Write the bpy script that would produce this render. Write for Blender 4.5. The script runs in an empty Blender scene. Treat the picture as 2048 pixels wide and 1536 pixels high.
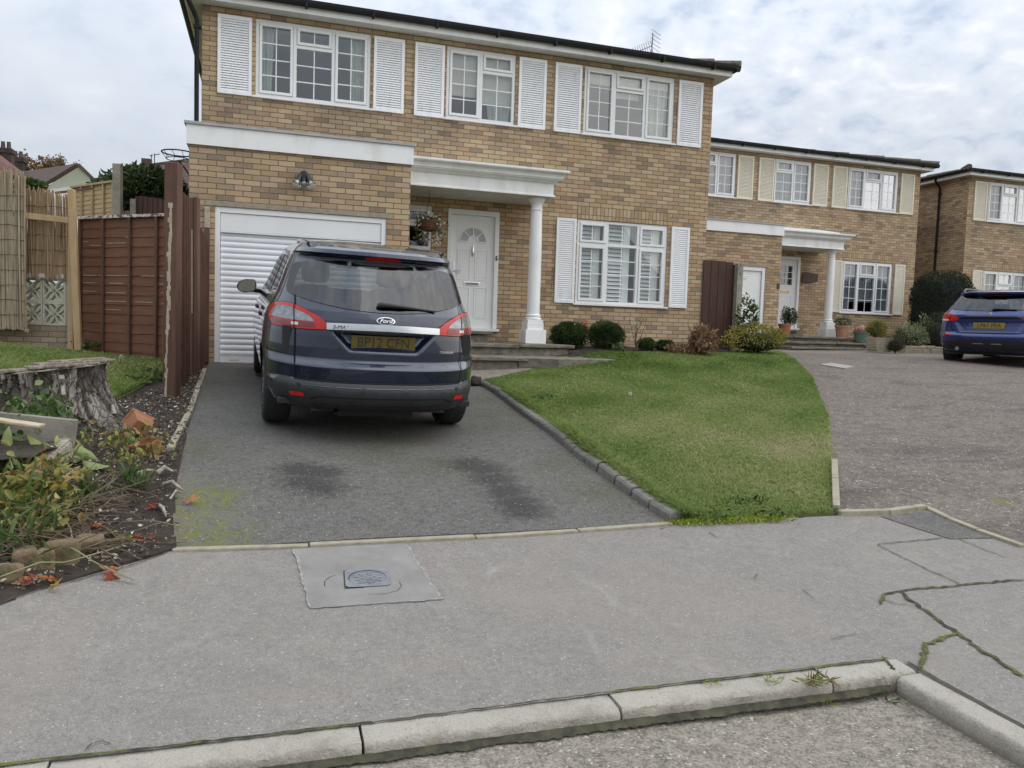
import bpy, bmesh, math, random
import numpy as np
from math import radians, sin, cos, pi, sqrt, exp
from mathutils import Vector, Matrix
random.seed(7); RNG = np.random.default_rng(7)
S = bpy.context.scene; COL = S.collection
# ------------------------------------------------------------------ camera
H = 1.45                                    # eye height above the carriageway
YAW, PITCH, ROLL, F = radians(17.536), radians(-3.861), radians(1.805), 1550.9
def _axes():
    cy, sy = cos(YAW), sin(YAW)
    f = np.array([sy, cy, 0]) * cos(PITCH) + np.array([0, 0, sin(PITCH)])
    r = np.array([cy, -sy, 0.]); u = np.cross(r, f)
    return r * cos(ROLL) + u * sin(ROLL), -r * sin(ROLL) + u * cos(ROLL), f
AR, AU, AF = _axes()
cd = bpy.data.cameras.new('camera'); cam = bpy.data.objects.new('camera', cd); COL.objects.link(cam)
cd.sensor_width = 36; cd.lens = F / 2048 * 36; cd.clip_start = .05; cd.clip_end = 3000
m = Matrix.Identity(4)
for i in range(3):
    m[i][0], m[i][1], m[i][2] = AR[i], AU[i], -AF[i]
m[2][3] = H
cam.matrix_world = m; S.camera = cam
# ------------------------------------------------------------------ exposure
S.view_settings.view_transform = 'Standard'; S.view_settings.look = 'None'
S.view_settings.exposure = 0.90; S.view_settings.gamma = 1.0
S.cycles.max_bounces = 8; S.cycles.transparent_max_bounces = 16
S.cycles.use_denoising = True; S.cycles.denoiser = 'OPENIMAGEDENOISE'
# ------------------------------------------------------------------ sky and sun
SUN_EL, SUN_AZ = radians(33), radians(108)  # azimuth clockwise from +Y: behind the viewer, to the right
W = bpy.data.worlds.new('World'); S.world = W; W.use_nodes = True
def world():
    nt = W.node_tree; nt.nodes.clear(); N = nt.nodes.new; L = nt.links.new
    out = N('ShaderNodeOutputWorld')
    sky = N('ShaderNodeTexSky'); sky.sky_type = 'NISHITA'; sky.sun_disc = False
    sky.sun_elevation = SUN_EL; sky.sun_rotation = SUN_AZ; sky.air_density = 1.2; sky.dust_density = 2
    b1 = N('ShaderNodeBackground'); b1.inputs[1].default_value = .09; L(sky.outputs[0], b1.inputs[0])
    tc = N('ShaderNodeTexCoord'); sp = N('ShaderNodeSeparateXYZ'); L(tc.outputs['Generated'], sp.inputs[0])
    def mth(op, a, b=None, clamp=False):
        n = N('ShaderNodeMath'); n.operation = op; n.use_clamp = clamp
        for k, v in ((0, a), (1, b)):
            if v is None: continue
            if isinstance(v, (int, float)): n.inputs[k].default_value = v
            else: L(v, n.inputs[k])
        return n.outputs[0]
    zc = mth('ADD', mth('MAXIMUM', sp.outputs[2], 0.0), .30)
    cb = N('ShaderNodeCombineXYZ'); L(mth('DIVIDE', sp.outputs[0], zc), cb.inputs[0]); L(mth('DIVIDE', sp.outputs[1], zc), cb.inputs[1])
    def noise(sc, det, rough, dist, vec=cb.outputs[0]):
        n = N('ShaderNodeTexNoise'); n.inputs['Scale'].default_value = sc; n.inputs['Detail'].default_value = det
        n.inputs['Roughness'].default_value = rough; n.inputs['Distortion'].default_value = dist; L(vec, n.inputs['Vector']); return n.outputs[0]
    big = noise(1.6, 4, .5, .3); mid = noise(4.6, 6, .55, .3); sm = noise(13., 4, .55, .25)
    # puffs: more of them to the right of the street
    cov = mth('ADD', mth('MULTIPLY', mth('SUBTRACT', big, .5), .8), mth('MULTIPLY', mth('SUBTRACT', mid, .5), 1.25))
    side = mth('MULTIPLY', mth('ADD', sp.outputs[0], .25), 1.3, True)
    cov = mth('ADD', cov, mth('MULTIPLY', mth('MULTIPLY', mth('SUBTRACT', sm, .5), 1.9), mth('ADD', side, .12)))
    cov = mth('MULTIPLY', cov, mth('ADD', .48, mth('MULTIPLY', mth('MULTIPLY', sp.outputs[2], sp.outputs[2]), 1.5)))
    cov = mth('ADD', cov, .5)
    r = N('ShaderNodeValToRGB'); L(cov, r.inputs[0]); e = r.color_ramp.elements
    e[0].position = .15; e[0].color = (.27, .315, .395, 1); e[1].position = .92; e[1].color = (.535, .545, .565, 1)
    k = r.color_ramp.elements.new(.42); k.color = (.385, .418, .47, 1)
    k = r.color_ramp.elements.new(.62); k.color = (.432, .455, .492, 1)
    b2 = N('ShaderNodeBackground'); b2.inputs[1].default_value = 1.0; L(r.outputs[0], b2.inputs[0])
    L(mth('ADD', .61, mth('MULTIPLY', mth('MAXIMUM', sp.outputs[2], 0.), 1.55)), b2.inputs[1])      # an overcast sky is brighter overhead
    mx = N('ShaderNodeMixShader'); mx.inputs[0].default_value = .93
    L(b1.outputs[0], mx.inputs[1]); L(b2.outputs[0], mx.inputs[2]); L(mx.outputs[0], out.inputs[0])
world()
sd = bpy.data.lights.new('sun', 'SUN'); sun = bpy.data.objects.new('sun', sd); COL.objects.link(sun)
sd.energy = 0.9; sd.angle = radians(100); sd.color = (1, .95, .88)
_sdir = Vector((sin(SUN_AZ) * cos(SUN_EL), cos(SUN_AZ) * cos(SUN_EL), sin(SUN_EL)))
sun.rotation_euler = _sdir.to_track_quat('Z', 'Y').to_euler(); sun.location = _sdir * 50

# ------------------------------------------------------------------ pixel rays (2048 x 1536 photo) into real places
def ray(u, v): return AF + AR * (u - 1024) / F - AU * (v - 768) / F
EYE = np.array([0, 0, H])
def Pd(u, v, d): return EYE + ray(u, v) * d
def PY(u, v, y): q = ray(u, v); return EYE + q * (y / q[1])
def PZ(u, v, z): q = ray(u, v); return EYE + q * ((z - H) / q[2])
# ------------------------------------------------------------------ terrain
TP = [(-9, 2.5, -1.34), (-4, 2.55, -1.33), (-.6, 2.55, -1.33), (1.2, 2.55, -1.33), (2.5, 2.45, -1.33), (5, 2.6, -1.31), (10, 2.6, -1.28), (2.5, -2, -1.38), (6, -2, -1.36), (12, -3, -1.33),
      (-.6, 4.45, -1.24), (.45, 4.42, -1.235), (1.5, 4.45, -1.225), (2.6, 4.5, -1.20), (3.9, 4.5, -1.205), (4.8, 4.6, -1.20), (7, 4.2, -1.18),
      (.3, 5.4, -1.07), (2.3, 5.4, -1.06), (.0, 7.25, -.855), (1.75, 7.2, -.89), (-.2, 9.2, -.68), (1.7, 9.2, -.71), (-.7, 11.0, -.54), (1.7, 11.0, -.56), (2.9, 11.2, -.55), (2.4, 8.6, -.68),
      (2.6, 6.3, -.90), (4.2, 6.3, -.92), (4.0, 8.5, -.66), (6.2, 8.0, -.74), (4.7, 11.4, -.38), (5.2, 12.3, -.27), (7.8, 12.4, -.25), (7.0, 10.3, -.46), (9.3, 13.2, -.24), (6.0, 5.5, -1.06), (8.5, 9, -.56), (9, 6, -.95),
      (12, 11.5, -.30), (12, 16.4, -.23), (16, 13, -.2), (18, 18, -.1), (22, 17, -.05), (13, 5, -.9), (25, 8, -.5), (9, 17, -.22), (14, 9, -.5),
      (-1.2, 3.6, -1.27), (-2.5, 3.4, -1.2), (-1.4, 5.2, -1.0), (-1.5, 6.6, -.84), (-1.1, 8.4, -.74), (-1.5, 9.8, -.58), (-2.4, 9.9, -.47), (-3.2, 8.2, -.5), (-2.8, 6.2, -.80), (-4.5, 9.3, -.33), (-6, 8, -.3), (-5, 5, -.85), (-8, 6, -.5),
      (-8, 14, .1), (-2, 14, -.2), (-9, 24, .8), (4, 18, -.2), (-14, 40, 2.0), (0, 40, 1.), (30, 40, .6), (60, 60, 1.), (-40, 60, 3), (60, 0, -.6), (-40, 5, -.6), (-30, -20, -1.4), (40, -30, -1.2)]
_tp = np.array(TP, float); _tn = len(_tp)
def _rk(r2): return np.where(r2 > 0, .5 * r2 * np.log(np.maximum(r2, 1e-12)), 0)
def _fit():
    d2 = ((_tp[:, None, :2] - _tp[None, :, :2]) ** 2).sum(2)
    A = np.zeros((_tn + 3, _tn + 3)); A[:_tn, :_tn] = _rk(d2) + np.eye(_tn) * .02
    A[:_tn, _tn] = 1; A[:_tn, _tn + 1:] = _tp[:, :2]; A[_tn, :_tn] = 1; A[_tn + 1:, :_tn] = _tp[:, :2].T
    return np.linalg.solve(A, np.concatenate([_tp[:, 2], [0, 0, 0]]))
_tc = _fit()
def terr(x, y):
    x = np.asarray(x, float); y = np.asarray(y, float); sh = x.shape
    p = np.stack([x.ravel(), y.ravel()], 1); out = np.empty(len(p))
    for i in range(0, len(p), 40000):
        q = p[i:i + 40000]; d2 = ((q[:, None] - _tp[None, :, :2]) ** 2).sum(2)
        out[i:i + 40000] = _rk(d2) @ _tc[:_tn] + _tc[_tn] + q @ _tc[_tn + 1:]
    return out.reshape(sh) + H
def tz(x, y): return float(terr(x, y))
def G(u, v, off=0.):
    "where the ray through a pixel meets the terrain"
    q = ray(u, v); d0 = 1.
    for d in np.arange(1.5, 60, .1):
        p = EYE + q * d
        if p[2] < tz(p[0], p[1]) + off: break
        d0 = d
    a, b = d0, d
    for _ in range(18):
        c = (a + b) / 2; p = EYE + q * c
        if p[2] < tz(p[0], p[1]) + off: b = c
        else: a = c
    return EYE + q * b
# ------------------------------------------------------------------ objects
def tag(o, label=None, cat=None, group=None, kind=None):
    for k, v in (('label', label), ('category', cat), ('group', group), ('kind', kind)):
        if v: o[k] = v
    return o
def thing(name, loc, label, cat, group=None, rz=0., rx=0., ry=0.):
    o = bpy.data.objects.new(name, None); o.empty_display_size = .2; COL.objects.link(o)
    o.location = loc; o.rotation_euler = (rx, ry, rz); return tag(o, label, cat, group)
def link(name, me, mt, parent=None, smooth=None, loc=None):
    if not isinstance(mt, (list, tuple)): mt = [mt]
    for k in mt: me.materials.append(k)
    o = bpy.data.objects.new(name, me); COL.objects.link(o)
    if parent is not None: o.parent = parent
    if loc is not None: o.location = loc
    if smooth is not None:
        me.polygons.foreach_set('use_smooth', [True] * len(me.polygons))
        if smooth < 180: me.set_sharp_from_angle(angle=radians(smooth))
    return o
def copy_tree(o, parent=None):
    c = o.copy(); COL.objects.link(c)
    if parent is not None: c.parent = parent
    for ch in list(o.children): copy_tree(ch, c)
    return c
class MB:
    "collects shapes for ONE mesh"
    def __init__(s): s.v = []; s.f = []; s.mi = []
    def add(s, vs, fs, mi=0):
        b = len(s.v); s.v += [tuple(map(float, p)) for p in vs]; s.f += [tuple(i + b for i in f) for f in fs]; s.mi += [mi] * len(fs); return s
    def box(s, x0, x1, y0, y1, z0, z1, mi=0):
        return s.add([(x0, y0, z0), (x1, y0, z0), (x1, y1, z0), (x0, y1, z0), (x0, y0, z1), (x1, y0, z1), (x1, y1, z1), (x0, y1, z1)],
                     [(0, 3, 2, 1), (4, 5, 6, 7), (0, 1, 5, 4), (1, 2, 6, 5), (2, 3, 7, 6), (3, 0, 4, 7)], mi)
    def obox(s, p, q, w, h, mi=0, up=(0, 0, 1)):
        "box bar from p to q, w wide, h high"
        p = Vector(p); q = Vector(q); d = (q - p).normalized(); u = Vector(up); a = d.cross(u)
        if a.length < 1e-4: a = d.cross(Vector((0, 1, 0)))
        a.normalize(); u = a.cross(d).normalized(); a *= w / 2; u *= h / 2
        return s.add([p - a - u, p + a - u, p + a + u, p - a + u, q - a - u, q + a - u, q + a + u, q - a + u],
                     [(0, 1, 2, 3), (7, 6, 5, 4), (0, 4, 5, 1), (1, 5, 6, 2), (2, 6, 7, 3), (3, 7, 4, 0)], mi)
    def quad(s, a, b, c, d, mi=0): return s.add([a, b, c, d], [(0, 1, 2, 3)], mi)
    def tube(s, pts, r, n=8, cap=True, mi=0):
        pts = [Vector(p) for p in pts]; R = r if isinstance(r, (list, tuple)) else [r] * len(pts); rings = []; prev = None
        for i, p in enumerate(pts):
            t = (pts[min(i + 1, len(pts) - 1)] - pts[max(i - 1, 0)]).normalized()
            a = (prev - t * prev.dot(t)) if prev is not None else t.orthogonal()
            if a.length < 1e-5: a = t.orthogonal()
            a.normalize(); prev = a; b = t.cross(a)
            rings.append([p + (a * cos(2 * pi * k / n) + b * sin(2 * pi * k / n)) * R[i] for k in range(n)])
        vs = [p for g in rings for p in g]; fs = []
        for i in range(len(pts) - 1):
            for k in range(n): fs.append((i * n + k, i * n + (k + 1) % n, (i + 1) * n + (k + 1) % n, (i + 1) * n + k))
        if cap: fs += [tuple(range(n))[::-1], tuple((len(pts) - 1) * n + k for k in range(n))]
        return s.add(vs, fs, mi)
    def lathe(s, prof, c=(0, 0, 0), n=24, axis='z', mi=0, cap=True):
        vs = []; fs = []
        for r, z in prof:
            for k in range(n):
                a = 2 * pi * k / n
                p = (r * cos(a), r * sin(a), z) if axis == 'z' else ((z, r * cos(a), r * sin(a)) if axis == 'x' else (r * cos(a), z, r * sin(a)))
                vs.append((p[0] + c[0], p[1] + c[1], p[2] + c[2]))
        for i in range(len(prof) - 1):
            for k in range(n): fs.append((i * n + k, i * n + (k + 1) % n, (i + 1) * n + (k + 1) % n, (i + 1) * n + k))
        if cap: fs += [tuple(range(n))[::-1], tuple((len(prof) - 1) * n + k for k in range(n))]
        return s.add(vs, fs, mi)
    def grid(s, fn, nu, nv, mi=0, wrap=False):
        vs = [fn(i / nu, j / nv) for j in range(nv + 1) for i in range(nu + 1)]
        fs = [(j * (nu + 1) + i, j * (nu + 1) + i + 1, (j + 1) * (nu + 1) + i + 1, (j + 1) * (nu + 1) + i) for j in range(nv) for i in range(nu)]
        return s.add(vs, fs, mi)
    def prism(s, poly, z0, z1, fn=lambda x, y, z: (x, y, z), mi=0):
        n = len(poly); vs = [fn(x, y, z0) for x, y in poly] + [fn(x, y, z1) for x, y in poly]
        return s.add(vs, [tuple(range(n))[::-1], tuple(range(n, 2 * n))] + [(i, (i + 1) % n, n + (i + 1) % n, n + i) for i in range(n)], mi)
    def build(s, name, mt, parent=None, off=(0, 0, 0), smooth=None, bevel=0, tagv=None, jitter=0, fix=True):
        me = bpy.data.meshes.new(name)
        v = [(a + off[0], b + off[1], c + off[2]) for a, b, c in s.v]
        me.from_pydata(v, [], s.f); me.update()
        if fix or bevel:
            bm = bmesh.new(); bm.from_mesh(me)
            if fix: bmesh.ops.recalc_face_normals(bm, faces=bm.faces)
            bm.to_mesh(me); bm.free()
        if isinstance(mt, (list, tuple)) and len(mt) > 1: me.polygons.foreach_set('material_index', s.mi)
        o = link(name, me, mt, parent, smooth)
        if bevel:
            b = o.modifiers.new('b', 'BEVEL'); b.width = bevel; b.segments = 2; b.limit_method = 'ANGLE'; b.angle_limit = radians(40)
        return tag(o, *tagv) if tagv else o
def arr_mesh(name, V, faces, mt, parent=None, attr=None, smooth=False, loc=None, mi=None):
    "fast mesh from arrays; faces is an (n, k) index array or list of such"
    me = bpy.data.meshes.new(name); fl = faces if isinstance(faces, list) else [faces]
    nl = sum(f.size for f in fl); npoly = sum(len(f) for f in fl)
    me.vertices.add(len(V)); me.vertices.foreach_set('co', np.asarray(V, np.float32).ravel())
    me.loops.add(nl); me.loops.foreach_set('vertex_index', np.concatenate([f.ravel() for f in fl]).astype(np.int32))
    st = []; c = 0
    for f in fl:
        st.append(c + np.arange(len(f)) * f.shape[1]); c += f.size
    me.polygons.add(npoly); me.polygons.foreach_set('loop_start', np.concatenate(st).astype(np.int32))
    if mi is not None: me.polygons.foreach_set('material_index', np.asarray(mi, np.int32))
    me.update(calc_edges=True)
    if attr is not None:
        a = me.attributes.new('tone', 'FLOAT', 'POINT'); a.data.foreach_set('value', np.asarray(attr, np.float32))
    if smooth: me.polygons.foreach_set('use_smooth', [True] * npoly)
    me.validate()
    return link(name, me, mt, parent, None, loc)
# ------------------------------------------------------------------ materials
class NT:
    def __init__(s, name):
        s.m = bpy.data.materials.new(name); s.m.use_nodes = True; s.t = s.m.node_tree; s.t.nodes.clear()
        s.out = s.n('ShaderNodeOutputMaterial'); s._tc = None
    def n(s, k, **kw):
        x = s.t.nodes.new(k)
        for a, b in kw.items(): setattr(x, a, b)
        return x
    def l(s, a, b): s.t.links.new(a, b)
    def put(s, sock, v):
        if isinstance(v, bpy.types.NodeSocket): s.l(v, sock)
        elif isinstance(v, (tuple, list)) and len(v) == 3 and sock.type == 'RGBA': sock.default_value = (*v, 1)
        else: sock.default_value = v
    def math(s, op, a, b=None, c=None, clamp=False):
        x = s.n('ShaderNodeMath', operation=op); x.use_clamp = clamp
        for k, v in enumerate((a, b, c)):
            if v is not None: s.put(x.inputs[k], v)
        return x.outputs[0]
    def obj(s):
        if s._tc is None: s._tc = s.n('ShaderNodeTexCoord')
        return s._tc.outputs['Object']
    def onormal(s): s.obj(); return s._tc.outputs['Normal']
    def scale(s, vec, sc, loc=(0, 0, 0)):
        x = s.n('ShaderNodeMapping'); s.l(vec, x.inputs[0]); x.inputs['Scale'].default_value = sc; x.inputs['Location'].default_value = loc; return x.outputs[0]
    def noise(s, sc, det=4, rough=.55, dist=0., vec=None):
        x = s.n('ShaderNodeTexNoise'); s.l(vec if vec is not None else s.obj(), x.inputs['Vector'])
        for k, v in (('Scale', sc), ('Detail', det), ('Roughness', rough), ('Distortion', dist)): x.inputs[k].default_value = v
        return x.outputs[0]
    def voro(s, sc, out='Distance', feat='F1', vec=None, rnd=1.):
        x = s.n('ShaderNodeTexVoronoi', feature=feat); s.l(vec if vec is not None else s.obj(), x.inputs['Vector']); x.inputs['Scale'].default_value = sc
        x.inputs['Randomness'].default_value = rnd; return x.outputs[out]
    def ramp(s, fac, stops, interp='LINEAR'):
        x = s.n('ShaderNodeValToRGB'); s.l(fac, x.inputs[0]); e = x.color_ramp.elements; x.color_ramp.interpolation = interp
        while len(e) < len(stops): e.new(.5)
        for k, (p, c) in enumerate(stops): e[k].position = p; e[k].color = (*c, 1) if len(c) == 3 else c
        return x.outputs[0]
    def rng(s, v, a, b, c=0., d=1.):
        x = s.n('ShaderNodeMapRange'); x.clamp = True
        for k, q in enumerate((v, a, b, c, d)): s.put(x.inputs[k], q)
        return x.outputs[0]
    def mix(s, fac, a, b, mode='MIX'):
        x = s.n('ShaderNodeMix', data_type='RGBA', blend_type=mode); s.put(x.inputs[0], fac); s.put(x.inputs[6], a); s.put(x.inputs[7], b); return x.outputs[2]
    def bump(s, h, st=.3, dist=.01, nrm=None):
        x = s.n('ShaderNodeBump'); x.inputs['Strength'].default_value = st; x.inputs['Distance'].default_value = dist; s.l(h, x.inputs['Height'])
        if nrm is not None: s.l(nrm, x.inputs['Normal'])
        return x.outputs[0]
    def attr(s, n):
        x = s.n('ShaderNodeAttribute'); x.attribute_name = n; return x.outputs['Fac']
    def done(s, col, rough=.6, nrm=None, spec=None, metal=0., coat=0., trans=0., sss=0.):
        b = s.n('ShaderNodeBsdfPrincipled'); s.put(b.inputs['Base Color'], col); s.put(b.inputs['Roughness'], rough); s.put(b.inputs['Metallic'], metal)
        if spec is not None: b.inputs['Specular IOR Level'].default_value = spec
        if coat: b.inputs['Coat Weight'].default_value = coat; b.inputs['Coat Roughness'].default_value = .03
        if nrm is not None: s.l(nrm, b.inputs['Normal'])
        if trans:
            t = s.n('ShaderNodeBsdfTranslucent'); s.put(t.inputs[0], col); x = s.n('ShaderNodeMixShader'); x.inputs[0].default_value = trans
            s.l(b.outputs[0], x.inputs[1]); s.l(t.outputs[0], x.inputs[2]); s.l(x.outputs[0], s.out.inputs[0])
        else: s.l(b.outputs[0], s.out.inputs[0])
        return s.m
def mat(name, c1, c2=None, rough=.6, scale=8, bump=0., bscale=None, det=5, metal=0., spec=None, coat=0., stretch=None, lo=.35, hi=.65, trans=0., bd=.01):
    "plain material whose colour drifts between c1 and c2"
    t = NT(name); v = t.obj() if stretch is None else t.scale(t.obj(), stretch)
    if c2 is None: c2 = tuple(x * .88 for x in c1)
    nz = t.noise(scale, det, .6, .2, v); col = t.ramp(nz, [(lo, c1), (hi, c2)])
    nr = t.bump(t.noise(bscale or scale * 3, 5, .6, 0, v), bump, bd) if bump else None
    return t.done(col, rough, nr, spec, metal, coat, trans)
def glass_mat(name, tint=(.75, .8, .8), refl=.22, rough=.01, glossc=(1, 1, 1)):
    t = NT(name); tr = t.n('ShaderNodeBsdfTransparent'); tr.inputs[0].default_value = (*tint, 1)
    g = t.n('ShaderNodeBsdfGlossy'); g.inputs['Roughness'].default_value = rough; g.inputs[0].default_value = (*glossc, 1)
    lw = t.n('ShaderNodeLayerWeight'); lw.inputs[0].default_value = .35
    f = t.math('ADD', t.math('MULTIPLY', lw.outputs['Fresnel'], .28), refl, clamp=True)
    nz = t.bump(t.noise(1.6, 2, .5), .022, .05); t.l(nz, g.inputs['Normal'])
    x = t.n('ShaderNodeMixShader'); t.l(f, x.inputs[0]); t.l(tr.outputs[0], x.inputs[1]); t.l(g.outputs[0], x.inputs[2]); t.l(x.outputs[0], t.out.inputs[0])
    return t.m
BW, BH = .2226, .0742
def brick_mat(name, cols, mortar=(.215, .16, .10), soldier=False, dirt=None, offz=0.):
    t = NT(name); sp = t.n('ShaderNodeSeparateXYZ'); t.l(t.obj(), sp.inputs[0]); sn = t.n('ShaderNodeSeparateXYZ'); t.l(t.onormal(), sn.inputs[0])
    side = t.math('GREATER_THAN', t.math('ABSOLUTE', sn.outputs[0]), .6)
    wob = t.math('MULTIPLY', t.math('SUBTRACT', t.noise(9, 3), .5), .012)
    mu = t.n('ShaderNodeMix', data_type='FLOAT'); t.l(side, mu.inputs[0]); t.l(sp.outputs[0], mu.inputs[2]); t.l(sp.outputs[1], mu.inputs[3])
    u, v = t.math('ADD', mu.outputs[0], wob), t.math('ADD', t.math('ADD', sp.outputs[2], wob), offz)
    if soldier: u, v = v, u
    fv = t.math('DIVIDE', t.math('ADD', v, 50 * BH), BH); row = t.math('FLOOR', fv)
    fu = t.math('ADD', t.math('DIVIDE', u, BW), t.math('MULTIPLY', t.math('MODULO', row, 2.), 0. if soldier else .5)); fu = t.math('ADD', fu, 50.); colm = t.math('FLOOR', fu)
    cb = t.n('ShaderNodeCombineXYZ'); t.l(row, cb.inputs[0]); t.l(colm, cb.inputs[1]); t.l(side, cb.inputs[2])
    wn = t.n('ShaderNodeTexWhiteNoise', noise_dimensions='3D'); t.l(cb.outputs[0], wn.inputs[0])
    n = len(cols); bc = t.ramp(wn.outputs[0], [(k / n, c) for k, c in enumerate(cols)], 'CONSTANT')
    fine = t.noise(60, 5, .65); mott = t.noise(14, 4, .6)
    bc = t.mix(t.rng(fine, .3, .75, 0., .45), bc, t.mix(1., bc, (.62, .56, .50), 'MULTIPLY'))
    bc = t.mix(t.rng(mott, .45, .8, 0., .35), bc, (.38, .33, .27))
    fru, frv = t.math('FRACT', fu), t.math('FRACT', fv)
    eu = t.math('MULTIPLY', t.math('MINIMUM', fru, t.math('SUBTRACT', 1., fru)), BW); ev = t.math('MULTIPLY', t.math('MINIMUM', frv, t.math('SUBTRACT', 1., frv)), BH)
    e = t.math('ADD', t.math('MINIMUM', eu, ev), t.math('MULTIPLY', t.math('SUBTRACT', t.noise(45, 3), .5), .006))
    mk = t.rng(e, .0035, .0075)
    mc = t.mix(t.noise(20, 4), mortar, tuple(x * .6 for x in mortar))
    col = t.mix(mk, mc, bc)
    dr = t.noise(.45, 3, .6, .5, t.scale(t.obj(), (1, 1, 1.6), (3, 7, 1))); col = t.mix(t.rng(dr, .5, .72, 0., .35), col, t.mix(1., col, (1.0, .84, .72), 'MULTIPLY')); col = t.mix(t.rng(dr, .46, .28, 0., .45), col, t.mix(1., col, (.80, .79, .78), 'MULTIPLY'))
    zz = t.math('ADD', sp.outputs[2], t.math('MULTIPLY', t.noise(3, 4), .25)); bnd = t.math('MULTIPLY', t.rng(zz, 3.45, 3.95), t.math('MULTIPLY', t.rng(zz, 4.30, 4.15), t.rng(t.noise(.9, 3, .6, 0, t.scale(t.obj(), (1, 1, .2))), .42, .6))); col = t.mix(t.math('MULTIPLY', bnd, .75), col, t.mix(1., col, (.66, .68, .74), 'MULTIPLY'))      # grey soiling under the upper sills
    st = t.noise(.7, 4, .6, .3)                      # weathered grey patches
    col = t.mix(t.rng(st, .52, .75, 0., .42), col, t.mix(1., col, (.66, .66, .68), 'MULTIPLY'))
    nr = t.bump(t.math('ADD', t.math('MULTIPLY', mk, 1.), t.math('MULTIPLY', fine, .35)), .55, .008)
    return t.done(col, .88, nr, .25)
BUFF = [(.52, .388, .237), (.47, .34, .198), (.536, .409, .255), (.436, .316, .191), (.494, .37, .229), (.411, .291, .176), (.546, .416, .262), (.46, .328, .198), (.552, .435, .282), (.387, .295, .198), (.487, .347, .21), (.52, .388, .252), (.445, .295, .18), (.455, .306, .206), (.32, .23, .151), (.505, .363, .255), (.285, .219, .156)]
m_brick = brick_mat('buff brick', BUFF)
m_soldier = brick_mat('buff soldier brick', BUFF[:10], soldier=True)
m_upvc = mat('white upvc', (.80, .80, .79), (.76, .76, .75), .35, 3)
m_paint = mat('white gloss paint', (.83, .83, .81), (.66, .65, .61), .38, 2.2, .04, 30, stretch=(2, 2, .7), lo=.48, hi=.82)
m_shut = mat('white louvre paint', (.84, .84, .85), (.70, .70, .69), .45, 3, stretch=(4, 4, .8), lo=.48, hi=.85)
m_cream = mat('cream louvre paint', (.74, .69, .56), (.68, .63, .50), .5, 3)
m_garage = mat('white aluminium', (.79, .80, .82), (.75, .77, .80), .4, 1.5)
m_soffit = mat('white soffit board', (.62, .61, .57), (.52, .51, .47), .6, 4)
m_blackpl = mat('black pvc', (.012, .012, .013), (.02, .02, .02), .6, 6, spec=.2)
m_tile = mat('weathered roof tile', (.10, .075, .055), (.17, .15, .10), .9, 9, .6, 30, bd=.02)
m_lintel = mat('concrete lintel', (.36, .31, .23), (.27, .23, .17), .9, 14, .4, 80)
m_glass = glass_mat('window glass', (.92, .96, .95), .13)
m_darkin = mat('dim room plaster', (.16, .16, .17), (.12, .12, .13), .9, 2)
m_curtain = mat('pale curtain', (.62, .68, .60), (.50, .57, .50), .9, 5, trans=.3)
m_net = mat('net curtain', (.46, .50, .56), (.34, .38, .44), .9, 6, trans=.4)
m_blind = mat('cream roller blind', (.66, .65, .56), (.62, .60, .52), .9, 3, trans=.25)
m_stone = mat('grey york stone', (.25, .225, .175), (.12, .105, .08), .9, 7, .7, 40, stretch=(1, 1, 2.5), bd=.02)
m_chrome = mat('chrome', (.75, .76, .78), (.65, .66, .68), .12, 5, metal=1.)
m_brass = mat('brass', (.55, .42, .16), (.45, .33, .12), .3, 8, metal=1.)
m_black = mat('black plastic', (.012, .012, .013), (.02, .02, .021), .45, 9)
# ================================================================== ground
def poly_grid(poly, dx, dy):
    "2-D polygon cut along a dx by dy lattice -> bmesh (exact outline, fine inside)"
    bm = bmesh.new(); vs = [bm.verts.new((p[0], p[1], 0)) for p in poly]; bm.faces.new(vs)
    bmesh.ops.triangulate(bm, faces=bm.faces[:])
    xs = [p[0] for p in poly]; ys = [p[1] for p in poly]
    for a, b, st, n in ((min(xs), max(xs), dx, (1, 0, 0)), (min(ys), max(ys), dy, (0, 1, 0))):
        k = a + st
        while k < b - st * .2:
            bmesh.ops.bisect_plane(bm, geom=bm.verts[:] + bm.edges[:] + bm.faces[:], dist=1e-6, plane_co=(k * n[0], k * n[1], 0), plane_no=n); k += st
    return bm
def sheet(name, poly, off, mt, step=.25, kind='structure', label=None, cat=None, amp=0., parent=None, group=None, skirt=.2):
    bm = poly_grid(poly, step, step)
    bmesh.ops.triangulate(bm, faces=[f for f in bm.faces if len(f.verts) > 4])
    co = np.array([v.co for v in bm.verts]); z = terr(co[:, 0], co[:, 1]) + off
    for v, q in zip(bm.verts, z): v.co.z = q + (amp * (sin(v.co.x * 7.3 + v.co.y * 3.1) + sin(v.co.y * 9.7 - v.co.x * 4.3)) if amp else 0)
    for f in bm.faces:
        f.normal_update()
        if f.normal.z < 0: f.normal_flip()
    bd = [e for e in bm.edges if e.is_boundary]; r = bmesh.ops.extrude_edge_only(bm, edges=bd)
    for v in r['geom']:
        if isinstance(v, bmesh.types.BMVert): v.co.z -= skirt
    me = bpy.data.meshes.new(name); bm.to_mesh(me); bm.free()
    return tag(link(name, me, mt, parent, 40), label, cat, group, kind)
def px(*pts): return [tuple(G(u, v)[:2]) for u, v in pts]
def resample(pts, n):
    p = np.array(pts, float); s = np.concatenate([[0], np.cumsum(np.linalg.norm(np.diff(p, axis=0), axis=1))])
    t = np.linspace(0, s[-1], n); return np.stack([np.interp(t, s, p[:, k]) for k in range(p.shape[1])], 1)
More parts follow.
